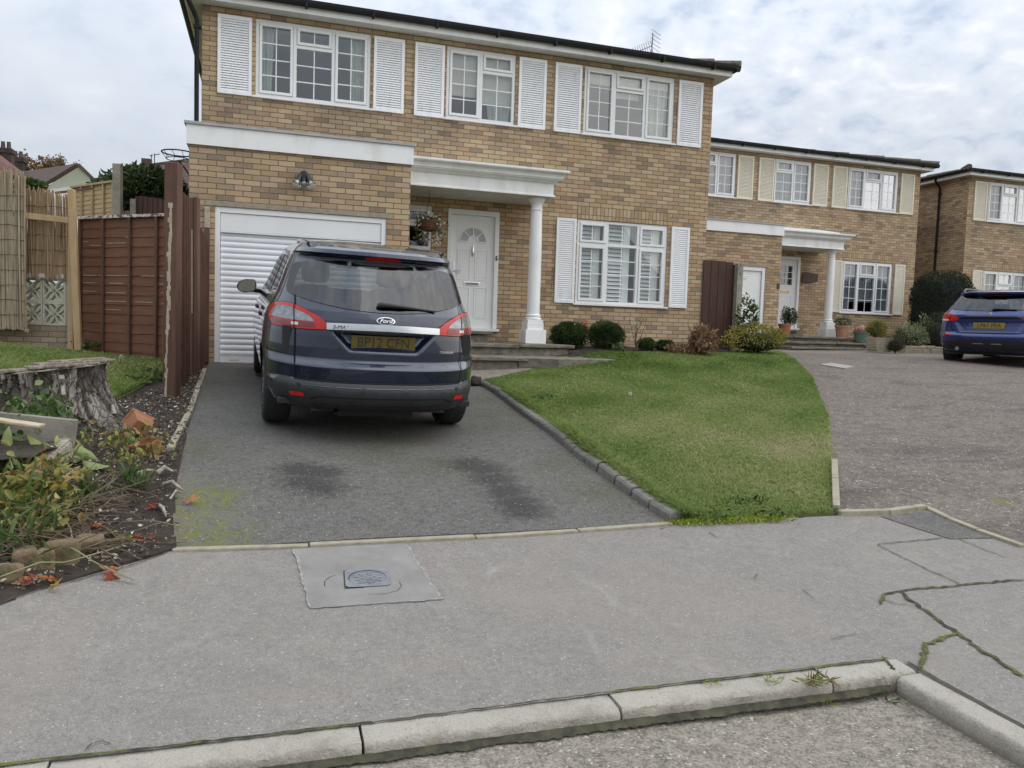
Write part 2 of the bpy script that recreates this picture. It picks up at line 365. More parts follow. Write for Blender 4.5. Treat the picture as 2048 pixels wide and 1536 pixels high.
def near_mask(t, pts, r0, r1, wob=.25, nsc=6):
    "1 close to any of the given world points, 0 away from them, ragged edge"
    nz = t.math('MULTIPLY', t.math('SUBTRACT', t.noise(nsc, 5, .65), .5), wob); acc = None
    for p in pts:
        d = t.n('ShaderNodeVectorMath', operation='DISTANCE'); mp = t.scale(t.obj(), (1, 1, 0)); t.l(mp, d.inputs[0]); d.inputs[1].default_value = (p[0], p[1], 0)
        k = t.rng(t.math('ADD', d.outputs['Value'], nz), p[2] * r0 if len(p) > 2 else r0, p[2] * r1 if len(p) > 2 else r1, 1., 0.)
        acc = k if acc is None else t.math('MAXIMUM', acc, k)
    return acc
def tarmac(name, c1, c2, speck=.35, scale=150, extra=None, fleck=(.55, .53, .5), fthr=.70, rough=.9, bst=.5):
    t = NT(name); n1 = t.noise(1.3, 5, .6, .3); n2 = t.noise(scale, 3, .7); n3 = t.noise(scale * .55, 2, .6); n4 = t.noise(scale * .22, 4, .7); n5 = t.noise(scale * .05, 5, .65)
    col = t.ramp(n1, [(.3, c1), (.7, c2)])
    col = t.mix(t.rng(n5, .35, .65, .45, 0.), col, tuple(x * .62 for x in c1)); col = t.mix(t.rng(n4, .42, .70, 0., speck), col, tuple(min(.9, x * 1.7) for x in c1)); col = t.mix(t.rng(n4, .48, .28, 0., speck * 1.3), col, tuple(x * .45 for x in c1))
    col = t.mix(t.rng(n2, .45, .72, 0., speck), col, tuple(min(.9, x * 2.0) for x in c1)); col = t.mix(t.rng(n2, .5, .25, 0., .75), col, tuple(x * .35 for x in c1))
    if extra: col = extra(t, col)
    col = t.mix(t.rng(n3, fthr - .05, fthr + .02), col, fleck)
    nr = t.bump(t.math('ADD', n2, t.math('MULTIPLY', n4, .8)), bst, .008)
    return t.done(col, rough, nr, .3)
DL = px((350, 1098), (343, 985), (372, 860), (388, 800), (407, 742)) + [(-.74, 11.1)]
DR = [tuple(p) for p in px((1338, 1046), (1140, 905), (1040, 828), (958, 772))] + [(2.2, 9.2), (2.1, 11.1)]
def drive_extra(t, col):
    moss = t.math('MULTIPLY', t.rng(t.noise(13, 5, .7), .42, .58), near_mask(t, [(*p, 1) for p in px((385, 1000), (370, 1060), (400, 1085), (372, 1020))], .10, .42, .5, 7))
    moss2 = near_mask(t, [(*p, 1) for p in px((395, 790), (410, 760), (380, 900), (955, 800), (985, 830), (1010, 850), (760, 905), (800, 885), (860, 930), (1130, 930), (1200, 985))], .05, .5, .7, 5)
    g = t.noise(40, 4, .6)
    col = t.mix(t.math('MULTIPLY', moss, t.rng(g, .3, .55)), col, t.mix(g, (.075, .085, .012), (.19, .205, .025)))
    col = t.mix(t.math('MULTIPLY', moss2, t.rng(g, .3, .7, .1, .6)), col, (.070, .066, .022))
    wet = near_mask(t, [(*p, 1) for p in px((600, 940), (640, 945), (640, 975), (610, 965), (965, 940), (985, 960), (1010, 985), (1030, 1005), (1045, 1020), (940, 930))], .08, .25, .36, 16)
    return t.mix(t.math('MULTIPLY', wet, .72), col, (.027, .025, .022))
m_drive = tarmac('driveway tarmac', (.105, .100, .090), (.130, .124, .111), .5, 110, drive_extra, (.34, .33, .32))
def pave_extra(t, col):
    st = t.noise(.9, 5, .6, .5); col = t.mix(t.rng(st, .5, .72, 0., .5), col, (.262, .224, .188))
    st2 = t.noise(2.3, 4, .6, .3, t.scale(t.obj(), (1, 1, 1), (5, 3, 0))); col = t.mix(t.rng(st2, .55, .8, 0., .4), col, (.185, .178, .168)); gum = t.voro(3.2); col = t.mix(t.rng(t.math('ADD', gum, t.math('MULTIPLY', t.noise(30, 3), .03)), .035, .045, .55, 0.), col, (.10, .095, .088)); lt = t.noise(5, 4, .6, 1., t.scale(t.obj(), (1, .5, 1), (9, 1, 0))); col = t.mix(t.rng(lt, .60, .78, 0., .5), col, (.33, .318, .295)); return t.mix(t.rng(t.noise(11, 5, .7), .62, .8, 0., .3), col, (.16, .152, .142))
m_pave = tarmac('pale footway', (.240, .221, .197), (.212, .195, .174), .20, 150, pave_extra, (.50, .48, .45), .71, bst=.35)
m_patch = mat('cement patch', (.262, .248, .228), (.185, .175, .162), .85, 5, .35, 60, lo=.3, hi=.7)
m_road = tarmac('worn road surface', (.225, .20, .162), (.18, .158, .128), .6, 85, None, (.50, .47, .42), .68, bst=1.)
def nd_extra(t, col):
    st = t.noise(1.2, 6, .65, .4, t.scale(t.obj(), (.7, 2.2, 1))); col = t.mix(t.rng(st, .5, .7, 0., .6), col, (.058, .048, .045))
    pale = near_mask(t, [(11.5, 14.6, 1), (13.5, 13.2, 1), (15, 12.4, 1), (10.5, 15.2, 1), (17, 11.5, 1), (12.5, 14.9, 1)], .3, 1.6, 1.6, 3)
    col = t.mix(t.math('MULTIPLY', pale, .55), col, (.27, .235, .17))
    ms = near_mask(t, [(*p, 1) for p in px((2005, 1000))], .03, .12, .1, 9); return t.mix(t.math('MULTIPLY', ms, .7), col, (.13, .14, .03))
m_ndrive = tarmac('pinkish tarmac', (.150, .124, .104), (.108, .089, .074), .6, 62, nd_extra, (.46, .42, .38), .69, bst=1.)
m_soil = mat('dark soil', (.022, .016, .011), (.055, .040, .029), .95, 9, .9, 40, bd=.03)
m_turf = mat('turf under the blades', (.085, .11, .03), (.12, .125, .045), .95, 2.5, .5, 30)
m_moss = mat('green moss', (.12, .135, .018), (.030, .028, .018), .95, 11, .8, 60, lo=.40, hi=.58)
m_crack = mat('dark joint dirt', (.03, .028, .022), (.08, .075, .04), .95, 20, .4, 60)
def plain_ground():
    n = 70; c = np.concatenate([-np.geomspace(400, 14, 14), np.linspace(-12, 30, 50), np.geomspace(34, 500, 14)])
    r = np.concatenate([-np.geomspace(300, 6, 10), np.linspace(-5, 30, 45), np.geomspace(34, 600, 14)])
    X, Y = np.meshgrid(c, r); far = (np.abs(X) > 40) | (Y > 45) | (Y < -12)
    Z = terr(np.clip(X, -40, 45), np.clip(Y, -12, 45)) - .26; Z = np.where(far, np.clip(Z, -.5, 2.8), Z)
    nx, ny = len(c), len(r); i = np.arange(nx * ny).reshape(ny, nx)
    f = np.stack([i[:-1, :-1], i[:-1, 1:], i[1:, 1:], i[1:, :-1]], -1).reshape(-1, 4)
    tag(arr_mesh('ground', np.stack([X, Y, Z], -1).reshape(-1, 3), f, m_turf, smooth=True), kind='structure')
plain_ground()
PAVE_B = px((0, 1207), (120, 1163), (230, 1132), (345, 1100), (700, 1090), (1040, 1072), (1345, 1050), (1680, 1031), (1760, 1030), (1850, 1017), (2048, 1093))
pave = [(-9, 2.55), (2.50, 2.55), (2.545, 2.50), (2.545, -4), (4.3, -4)] + [tuple(p) for p in PAVE_B[::-1]] + [(-3.2, 3.05), (-9, 3.0)]
sheet('pavement', pave, .0, m_pave, .3)
sheet('road', [(-14, -9), (2.44, -9), (2.44, 2.44), (-14, 2.44)], 0, m_road, .5, skirt=0)
rd = bpy.data.objects['road']
for v in rd.data.vertices: v.co.z = .052 + .010 * sin(v.co.x * 2.1) - max(0, 2.0 - v.co.y) * -.004
sheet('driveway', [tuple(p) for p in DL] + DR[::-1], .004, m_drive, .25)
LAWN_R = px((1672, 1028), (1668, 930), (1655, 830), (1622, 752), (1590, 722), (1556, 704))
nd = [tuple(p) for p in px((1850, 1016), (1760, 1029), (1676, 1030))] + [tuple(p) for p in LAWN_R] + [(9.5, 14.2), (9.6, 17.2), (19, 17.2), (27, 15), (27, -4), (4.5, -4)] + [tuple(PAVE_B[-1])]
sheet('neighbour_driveway', nd, -.012, m_ndrive, .4)
BED_F = px((1150, 712), (1112, 702), (1200, 706), (1300, 706), (1400, 706), (1450, 707))
lawn = px((1345, 1046), (1140, 897), (1040, 822), (960, 764), (1010, 754), (1062, 741), (1088, 729)) + px((1196, 724), (1160, 713)) + [tuple(p) for p in BED_F[2:]] + px((1520, 703)) + [tuple(p) for p in LAWN_R[::-1]]
lawn_b = px((1345, 1046), (1140, 897), (1040, 822), (960, 764), (1010, 754), (1062, 741)) + [(3.78, 10.5), (3.78, 11.6), (4.72, 11.6)] + [tuple(p) for p in BED_F[2:]] + px((1520, 703)) + [tuple(p) for p in LAWN_R[::-1]]
sheet('lawn', lawn_b, .012, m_turf, .3)
sheet('flower_bed', [tuple(BED_F[2]), tuple(BED_F[3]), tuple(BED_F[4]), (8.3, 12.2), (8.3, 12.98), (4.4, 12.98), (4.4, 11.4), (4.72, 11.5)], .02, m_soil, .2, amp=.012)
BANK = px((411, 743), (392, 800), (374, 870), (350, 985), (353, 1098), (232, 1135), (121, 1167), (0, 1211))
sheet('soil_bed', [tuple(p) for p in BANK] + [(-3.2, 3.05), (-7, 4.2), (-4.5, 6.4), (-2.2, 6.6), (-1.6, 8.0), (-1.2, 10.3), (-.86, 10.4)], .010, m_soil, .15, amp=.006)
LL = [(-.98, 10.4), (-1.25, 8.6), (-1.35, 7.6), (-1.7, 6.6), (-2.4, 5.9), (-4.5, 5.4), (-8, 5.2), (-9, 8), (-8, 10.5), (-4.2, 10.6), (-2.5, 10.4)]
sheet('side_lawn', LL, .02, m_turf, .25)
# drain cover in its cement patch
pp = px((588, 1099), (812, 1089), (885, 1200), (622, 1218)); sheet('pavement_patch', [tuple(p) for p in pp], .005, m_patch, .2)
sheet('tarmac_wedge', [tuple(p) for p in px((1762, 1034), (1850, 1024), (1985, 1077), (1900, 1079))], .006, m_drive, .2)
def drain():
    c = [G(685.5, 1147), G(772.8, 1141.8), G(785, 1171), G(694.7, 1176)]; ctr = sum(c) / 4; ex = (c[1] - c[0] + c[2] - c[3]); w = np.linalg.norm(ex) / 2; ang = math.atan2(ex[1], ex[0])
    o = thing('drain_cover', (ctr[0], ctr[1], ctr[2] + .006), 'small square iron drain cover with a ribbed round lid, set in the pavement', 'drain cover', rz=ang)
    o.rotation_euler = (math.atan((tz(ctr[0], ctr[1] + .1) - tz(ctr[0], ctr[1] - .1)) * 5), 0, ang)
    mi = mat('worn cast iron', (.25, .26, .27), (.17, .175, .18), .6, 12, .3, 80, metal=.2); h = w / 2
    b = MB(); n = 36; R = h * .86
    sq = []
    for k in range(n):
        a = 2 * pi * k / n; q = max(abs(cos(a)), abs(sin(a))); sq.append((cos(a) / q * h, sin(a) / q * h))
    vs = [(x, y, .004) for x, y in sq] + [(R * cos(2 * pi * k / n), R * sin(2 * pi * k / n), .004) for k in range(n)]
    b.add(vs, [(k, (k + 1) % n, n + (k + 1) % n, n + k) for k in range(n)]); b.build('frame', mi, o)
    b = MB(); b.lathe([(R * .95, -.002), (R * .95, .002), (R * .86, .002), (R * .86, .0)], n=36, cap=False); b.lathe([(R * .86, 0.0), (.001, 0.0)], n=36, cap=False)
    for k in range(-4, 5):
        y = k * R * .19; L = sqrt(max(0, (R * .80) ** 2 - y * y))
        x = -L + (.01 if k % 2 else .03)
        while x < L - .015: b.box(x, min(x + .034, L), y - R * .075, y + R * .075, .0, .004); x += .042
    b.build('lid', mi, o)
    b = MB(); b.add([(-h - .006, -h - .006, -.001), (h + .006, -h - .006, -.001), (h + .006, h + .006, -.001), (-h - .006, h + .006, -.001)], [(0, 1, 2, 3)]); b.build('rim_gap', m_crack, o)
drain()
# cracks and mossy joints in the footway
def ribbon(name, pts, w, mt, off=.007, n=None, wob=.4):
    P = np.array([G(*p)[:2] for p in pts]); n = n or max(12, int(np.linalg.norm(np.diff(P, axis=0), axis=1).sum() / .03)); p = resample(P, n)
    d = np.gradient(p, axis=0); d /= np.linalg.norm(d, axis=1)[:, None] + 1e-9; nn = np.stack([-d[:, 1], d[:, 0]], 1)
    p = p + nn * (RNG.random((n, 1)) - .5) * w * 1.1; ww = w / 2 * (1 + wob * (RNG.random((n, 1)) - .5) * 2); ww[0] *= .3; ww[-1] *= .3
    A, B = p + nn * ww, p - nn * ww; zz = terr(p[:, 0], p[:, 1])
    V = np.concatenate([np.c_[A, zz + off], np.c_[p, zz + off + w * .05], np.c_[B, zz + off]]); i = np.arange(n - 1)
    f = np.concatenate([np.stack([i, i + 1, n + i + 1, n + i], 1), np.stack([n + i, n + i + 1, 2 * n + i + 1, 2 * n + i], 1)])
    return tag(arr_mesh(name, V, f, mt, smooth=True), kind='structure')
z8 = lambda *p: [(1400 + x / 2.762, 980 + y / 2.762) for x, y in p]
z7 = lambda *p: [(x / 3.839, 820 + y / 3.839) for x, y in p]
for pts, w, mt in ((z8((1790, 497), (1450, 528), (1110, 560), (1030, 580), (1005, 610), (1003, 640)), .016, m_moss), (z8((1100, 565), (1200, 640), (1300, 710), (1420, 795), (1560, 890), (1700, 985), (1790, 1040)), .020, m_moss),
                   (z8((1415, 790), (1330, 825), (1245, 860), (1235, 920), (1200, 1000)), .020, m_moss), (z8((1000, 925), (1040, 970), (1085, 1000)), .014, m_moss),
                   (z8((1450, 528), (1250, 440), (975, 303), (1180, 285), (1370, 265)), .008, m_crack), (z8((1420, 270), (1600, 345), (1700, 380)), .006, m_crack), (z8((1003, 605), (1080, 635), (1200, 640)), .005, m_crack),
                   (z7((0, 1490), (300, 1385), (640, 1300), (1000, 1200), (1300, 1090)), .007, m_crack), (z7((700, 1300), (850, 1310), (1040, 1345)), .004, m_crack),
                   ([(650, 1176), (649, 1165), (660, 1156), (672, 1152)], .004, m_crack), ([(798, 1165), (804, 1174), (795, 1184), (770, 1190), (735, 1191)], .003, m_crack),
                   ([(1418, 1066), (1430, 1074), (1438, 1076)], .006, m_crack), ([(1508, 1160), (1514, 1150)], .004, m_crack), ([(1604, 1180), (1628, 1198)], .004, m_crack), ([(1660, 1280), (1715, 1270)], .004, m_crack), ([(170, 1505), (180, 1492), (205, 1485), (222, 1492)], .004, m_crack)):
    ribbon('pavement_crack', pts, w, mt)
for a_, b_ in (((588, 1099), (622, 1218)), ((622, 1218), (885, 1200)), ((885, 1200), (812, 1089))): ribbon('pavement_crack', [a_, b_], .013, mat('crumbling patch edge', (.21, .195, .175), (.33, .32, .30), .95, 30, .6, 60), .006, None, .5)
# footway joint behind the kerb, mossy in places
for a, b, mt, w in ((-9, -.9, m_crack, .014), (-.9, .35, m_moss, .02), (.35, 1.2, m_crack, .014), (1.2, 2.5, m_moss, .018)):
    n = int((b - a) / .03); x = np.linspace(a, b, n); y = 2.545 + (RNG.random(n) - .5) * .008; ww = w / 2 * (1 + .6 * (RNG.random(n) - .5)); z = terr(x, y) + .008
    i = np.arange(n - 1); tag(arr_mesh('pavement_joint', np.concatenate([np.c_[x, y + ww, z], np.c_[x, y - ww, z + .003]]), np.stack([i, i + 1, n + i + 1, n + i], 1), mt), kind='structure')
y = np.linspace(2.5, -3, 140); x = 2.555 + (RNG.random(140) - .5) * .008; z = terr(x, y) + .008; i = np.arange(139)
tag(arr_mesh('pavement_joint', np.concatenate([np.c_[x + .008, y, z], np.c_[x - .008, y, z]]), np.stack([i, i + 1, 140 + i + 1, 140 + i], 1), m_crack), kind='structure')
# mossy dirt in the gutter
n = 260; x = np.linspace(-1, 2.4, n); y0 = np.full(n, 2.425); _q = RNG.random(n); y1 = 2.425 - .012 - .026 * np.convolve(_q, np.ones(9) / 9, 'same') - .012 * _q; i = np.arange(n - 1)
tag(arr_mesh('gutter_moss', np.concatenate([np.c_[x, y0, np.full(n, .082)], np.c_[x, y1, np.full(n, .068)]]), np.stack([i, i + 1, n + i + 1, n + i], 1), m_crack), kind='structure')
# kerb stones
def kerb_mat():
    t = NT('exposed aggregate kerb'); v = t.voro(95); n1 = t.noise(2.5, 5, .6); col = t.ramp(n1, [(.3, (.35, .32, .27)), (.7, (.275, .25, .21))])
    col = t.mix(t.rng(t.noise(120, 3, .7), .38, .7, 0., .65), col, (.47, .435, .375)); col = t.mix(t.rng(t.noise(7, 6, .7, .6), .50, .72, 0., .6), col, (.17, .155, .125)); col = t.mix(t.rng(t.noise(60, 2, .6), .66, .72), col, (.20, .16, .12)); col = t.mix(t.rng(t.noise(45, 3, .6), .62, .75, 0, .7), col, (.22, .20, .16))
    sp = t.n('ShaderNodeSeparateXYZ'); t.l(t.obj(), sp.inputs[0]); col = t.mix(t.rng(t.math('ADD', sp.outputs[2], t.math('MULTIPLY', n1, .03)), -.06, -.015, .80, 0.), col, (.13, .105, .085))      # darker brown low on the kerb face
    return t.done(col, .9, t.bump(t.math('ADD', v, t.noise(70, 4, .7)), .4, .006), .3)
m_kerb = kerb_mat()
def kerb_mesh(L):
    b = MB(); r = .022; prof = [(0, -.2), (.118, -.2), (.118, 0), (r, 0)] + [(r - r * sin(a), -r + r * cos(a)) for a in (pi / 8, pi / 4, 3 * pi / 8, pi / 2)]
    n = 36; m_ = len(prof); ys = [L * k / n for k in range(n + 1)]; g = np.random.default_rng(int(L * 1e4) + len(prof)); vs = []
    for k, x in enumerate(ys):
        chip = .006 * g.random() if k in (0, n) else 0
        for j, (a, z) in enumerate(prof):
            up = 3 <= j
            vs.append((x + (g.normal(0, .0012) if 0 < k < n else 0), a + (g.normal(0, .0016) if up else 0) + (chip if j > 3 else 0), z + (g.normal(0, .0014) - chip if up else 0)))
    b.add(vs, [(k * m_ + j, k * m_ + (j + 1) % m_, (k + 1) * m_ + (j + 1) % m_, (k + 1) * m_ + j) for k in range(n) for j in range(m_)] + [tuple(range(m_)), tuple(n * m_ + j for j in range(m_))]); return b
KL = ['mottled pale kerb stone at the left end of the kerb', 'pale kerb stone with a mossy joint behind it, left of the middle', 'long pale kerb stone in the middle of the front kerb, beside the clean joint',
      'pale kerb stone with a yellow weed tuft at its right end', 'short kerb stone ending at the mitred road corner']
ks = [(-3.34, .9), (-2.43, .905), (-1.518, .905), (-.605, .905), (.310, .902), (1.220, .900), (2.13, .408)]
for i, (x, L) in enumerate(ks):
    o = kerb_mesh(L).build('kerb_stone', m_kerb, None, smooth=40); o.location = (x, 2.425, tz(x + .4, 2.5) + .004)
    o.rotation_euler = (0, radians(RNG.normal(0, .15)), radians(RNG.normal(0, .25)))
    tag(o, KL[max(0, i - 2)] if i >= 2 else KL[0], 'kerb stone', 'kerb stones along the road')
    if i < 2: bpy.data.objects.remove(o)
for i, (y0, L, lb) in enumerate(((2.418, .905, 'pale kerb stone turning towards the viewer at the road corner'), (1.505, .905, 'kerb stone running out of the frame at the bottom right'))):
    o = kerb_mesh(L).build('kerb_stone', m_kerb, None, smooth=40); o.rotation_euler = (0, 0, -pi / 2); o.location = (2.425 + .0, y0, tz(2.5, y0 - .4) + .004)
    tag(o, lb, 'kerb stone', 'kerb stones along the road')
# the little stones that edge the drive
m_edge = mat('grey concrete block', (.215, .205, .18), (.13, .122, .105), .95, 9, .7, 50, bd=.012)
ep = resample([G(1338, 1046, 0)[:2], G(1140, 905)[:2], G(1040, 828)[:2], G(956, 770)[:2]], 200); el = np.concatenate([[0], np.cumsum(np.linalg.norm(np.diff(ep, axis=0), axis=1))])
s = 0.0; k = 0
while s < el[-1] - .1:
    L = RNG.uniform(.19, .27); a = np.array([np.interp(s, el, ep[:, j]) for j in (0, 1)]); b2 = np.array([np.interp(min(s + L, el[-1]), el, ep[:, j]) for j in (0, 1)]); c = (a + b2) / 2; d = b2 - a
    b = MB(); l2 = np.linalg.norm(d) / 2 - .006; h = .080 + RNG.normal(0, .004)
    b.prism([(-.05, -.1), (.05, -.1), (.05, h - .008), (.035, h), (-.035, h), (-.05, h - .02)], -l2, l2, lambda x, y, z: (z, -x, y))
    o = b.build('edging_stone', m_edge, None, bevel=.008, smooth=35); sl = (tz(*b2) - tz(*a)) / max(.05, np.linalg.norm(d))
    nrm = np.array([d[1], -d[0]]) / np.linalg.norm(d); o.location = (c[0] + nrm[0] * .05, c[1] + nrm[1] * .05, tz(*c) - .01); o.rotation_euler = (radians(RNG.normal(0, 2)), -math.atan(sl), math.atan2(d[1], d[0]) + radians(RNG.normal(0, 1.5)))
    tag(o, 'mossy grey edging stone in the row between driveway and lawn', 'edging stone', 'edging stones along the driveway'); s += L + .004; k += 1
# thin pale edging at the back of the footway
m_pin = mat('pale edging concrete', (.36, .325, .24), (.27, .24, .17), .95, 12, .5, 60)
def edging_run(pts, lens, labels, w=.055, h=.012):
    p = resample(np.array([G(*q)[:2] for q in pts]), 200); e = np.concatenate([[0], np.cumsum(np.linalg.norm(np.diff(p, axis=0), axis=1))]); s = 0.
    for L, lb in zip(lens, labels):
        L *= e[-1]; a = np.array([np.interp(s, e, p[:, j]) for j in (0, 1)]); b_ = np.array([np.interp(s + L - .008, e, p[:, j]) for j in (0, 1)]); c = (a + b_) / 2; d = b_ - a; l2 = np.linalg.norm(d) / 2
        b = MB(); b.box(-l2, l2, -w / 2, w / 2, -.08, h); o = b.build('edging_strip', m_pin, None, bevel=.006); o.location = (*c, tz(*c) + .002)
        o.rotation_euler = (0, -math.atan2(tz(*b_) - tz(*a), 2 * l2), math.atan2(d[1], d[0])); tag(o, lb, 'path edging', 'pale edging behind the pavement'); s += L
edging_run([(345, 1100), (700, 1089), (1040, 1071), (1345, 1049)], (.24, .32, .22, .22), ('thin pale edging strip behind the pavement, at the mossy left corner', 'thin pale edging strip behind the pavement patch of the drain cover', 'thin pale edging strip right of the pavement patch', 'thin mossy edging strip ending at the lawn corner'))
edging_run([(1676, 1029), (1760, 1029), (1850, 1017)], (.5, .35, .15), ('mossy edging strip at the foot of the lawn corner', 'raised pale edging stone beside the dark tarmac wedge', 'short pale edging stone at the corner of the pinkish drive'), .06, .03)
edging_run([(1852, 1017), (1905, 1043), (1960, 1065), (2048, 1096)], (.3, .3, .4), ('pale edging stone turning down beside the pinkish drive', 'broken pale edging stone halfway down the pinkish drive edge', 'pale edging stone leaving the frame at the right'), .05, .02)
edging_run([(1672, 1026), (1668, 930)], (.55, .45), ('slim pale edging stone upright against the lawn corner', 'slim cracked edging stone further up the lawn side'), .05, .06)
edging_run([(340, 905), (372, 845), (400, 765), (410, 742)], (.3, .35, .35), ('half buried concrete edging beside the flower pots', 'pale concrete edging below the tall brown post', 'pale concrete edging running up to the garage'), .05, .03)
# ================================================================== houses (one design, repeated along the street)
HW, HD, ZB = 8.853, 7.2, .55            # width, depth, local base (heights below are measured from the eye line of the first house)
_shut = {}
def shutter_mesh(w, h, mt):
    key = (round(w, 3), round(h, 3), mt.name)
    if key not in _shut:
        b = MB(); t = .045; y0, y1 = -.035, -.002
        b.box(0, t, y0, y1, 0, h); b.box(w - t, w, y0, y1, 0, h); b.box(t, w - t, y0 + .001, y1, 0, t * 1.15); b.box(t, w - t, y0 + .001, y1, h - t * 1.15, h)
        n = int((h - 2.3 * t) / .036); st = (h - 2.3 * t) / n
        for k in range(n):
            z = t * 1.15 + k * st
            b.add([(t, y0 + .004, z), (w - t, y0 + .004, z), (w - t, y0 + .004, z + .006), (t, y0 + .004, z + .006), (t, y1 - .004, z + st * 1.12), (w - t, y1 - .004, z + st * 1.12), (w - t, y1 - .009, z + st * 1.16), (t, y1 - .009, z + st * 1.16)],
                  [(0, 1, 2, 3), (3, 2, 6, 7), (0, 4, 5, 1), (4, 7, 6, 5)])
        b.box(t, w - t, y1 - .003, y1, t, h - t)
        me = b.build('shutter', mt).data; o = bpy.data.objects[-1] if False else None
        for ob in [q for q in bpy.data.objects if q.data == me]: bpy.data.objects.remove(ob)
        _shut[key] = me
    return _shut[key]
def wall_holes(b, x0, x1, z0, z1, y, holes, depth=.11):
    xs = sorted({x0, x1} | {h[0] for h in holes} | {h[1] for h in holes}); zs = sorted({z0, z1} | {h[2] for h in holes} | {h[3] for h in holes})
    for i in range(len(xs) - 1):
        for j in range(len(zs) - 1):
            cx, cz = (xs[i] + xs[i + 1]) / 2, (zs[j] + zs[j + 1]) / 2
            if any(h[0] < cx < h[1] and h[2] < cz < h[3] for h in holes): continue
            b.quad((xs[i], y, zs[j]), (xs[i + 1], y, zs[j]), (xs[i + 1], y, zs[j + 1]), (xs[i], y, zs[j + 1]))
    for a, c, d, e in holes:
        b.quad((a, y, d), (a, y + depth, d), (a, y + depth, e), (a, y, e)); b.quad((c, y + depth, d), (c, y, d), (c, y, e), (c, y + depth, e))
        b.quad((a, y + depth, e), (c, y + depth, e), (c, y, e), (a, y, e)); b.quad((a, y, d), (c, y, d), (c, y + depth, d), (a, y + depth, d))
def curtain_mesh(x0, x1, y, z0, z1, fold=.06, amp=.02, drift=0.):
    b = MB(); n = max(8, int((x1 - x0) / .012)); ph = RNG.random() * 6
    def fn(a, c):
        x = x0 + (x1 - x0) * a; w = sin(x / fold * 2 * pi + ph) + .5 * sin(x / fold * 3.3 + ph * 2); return (x + drift * (1 - c) * (a - .5), y + amp * w, z0 + (z1 - z0) * c)
    return b.grid(fn, n, 4)
def window(par, off, fx, x0, x1, z0, z1, cols, y=.02, sill=True, dress=None, sillw=.05):
    """cols: (width share, [(height share from the top, opens, bars across, bars up), ...])"""
    fr, gl, gb = MB(), MB(), MB(); t = .052; yb = y + .07
    lo, hi = (x0, x1)
    W_ = x1 - x0
    fr.box(x0, x1, y, yb, z1 - t, z1); fr.box(x0, x1, y, yb, z0, z0 + t); fr.box(x0, x0 + t, y, yb, z0 + t, z1 - t); fr.box(x1 - t, x1, y, yb, z0 + t, z1 - t)
    xa = x0; tot = sum(c[0] for c in cols); bays = []
    for ci, (sh, rows) in enumerate(cols):
        xb = xa + W_ * sh / tot; l = x0 + t if ci == 0 else xa + t / 2; r = x1 - t if ci == len(cols) - 1 else xb - t / 2
        if ci: fr.box(xa - t / 2, xa + t / 2, y + .001, yb, z0 + t, z1 - t)
        zt = z1 - t; hh = z1 - z0 - 2 * t; rt = sum(q[0] for q in rows); ztop = zt
        for ri, (rs, opens, nx, nz) in enumerate(rows):
            zb = ztop - hh * rs / rt; top = ztop if ri == 0 else ztop - t / 2; bot = zb if ri == len(rows) - 1 else zb + t / 2
            if ri: fr.box(l, r, y + .002, yb, ztop - t / 2, ztop + t / 2)
            s = .0
            if opens:
                s = .046; yy = y - .016
                fr.box(l + .004, r - .004, yy, y + .05, top - s, top - .003); fr.box(l + .004, r - .004, yy, y + .05, bot + .003, bot + s)
                fr.box(l + .004, l + s, yy + .001, y + .05, bot + s, top - s); fr.box(r - s, r - .004, yy + .001, y + .05, bot + s, top - s)
            gx0, gx1, gz0, gz1 = l + s, r - s, bot + s, top - s
            gl.quad((gx0, y + .03, gz0), (gx1, y + .03, gz0), (gx1, y + .03, gz1), (gx0, y + .03, gz1))
            for k in range(1, nx): x = gx0 + (gx1 - gx0) * k / nx; gb.box(x - .0085, x + .0085, y + .024, y + .038, gz0, gz1)
            for k in range(1, nz): z = gz0 + (gz1 - gz0) * k / nz; gb.box(gx0, gx1, y + .0235, y + .0385, z - .0085, z + .0085)
            bays.append((gx0, gx1, gz0, gz1)); ztop = zb
        xa = xb
    def mir(b):
        if fx: b.v = [(HW - p[0], p[1], p[2]) for p in b.v]
        return b
    wo = mir(fr).build('window', m_upvc, par, off, bevel=.004)
    if sill:
        sb = MB(); sb.box(x0 - sillw, x1 + sillw, y - .065, y + .03, z0 - .03, z0 - .002); mir(sb).build('sill', m_upvc, wo, off, bevel=.004)
    mir(gl).build('pane', m_glass, wo, off); mir(gb).build('glazing_bar', m_upvc, wo, off)
    for kind, a, b_, za, zb in dress or ():
        q = MB(); A, B = x0 + W_ * a, x0 + W_ * b_; Za, Zb = z0 + (z1 - z0) * za, z0 + (z1 - z0) * zb
        if kind == 'blind': q.box(A, B, y + .10, y + .106, Za, Zb); q.lathe([(.014, A), (.014, B)], (0, y + .10, Za), 8, 'x'); mir(q).build('roller_blind', m_blind, wo, off)
        elif kind == 'net': q = curtain_mesh(A, B, y + .12, Za, Zb, .085, .018); mir(q).build('net_curtain', m_net, wo, off, smooth=180, fix=False)
        else: q = curtain_mesh(A, B, y + .13, Za, Zb, .075, .022, -.1); mir(q).build('curtain', m_curtain, wo, off, smooth=180, fix=False)
    return wo, bays
def panel_ring(b, x0, x1, z0, z1, y, t=.016, d=.008):
    b.box(x0, x1, y - d, y + .002, z0, z0 + t); b.box(x0, x1, y - d, y + .002, z1 - t, z1); b.box(x0, x0 + t, y - d, y + .002, z0 + t, z1 - t); b.box(x1 - t, x1, y - d, y + .002, z0 + t, z1 - t)
THREE = [(1, [(1, True, 2, 4)]), (1, [(.27, True, 2, 1), (.73, False, 2, 3)]), (1, [(1, True, 2, 4)])]
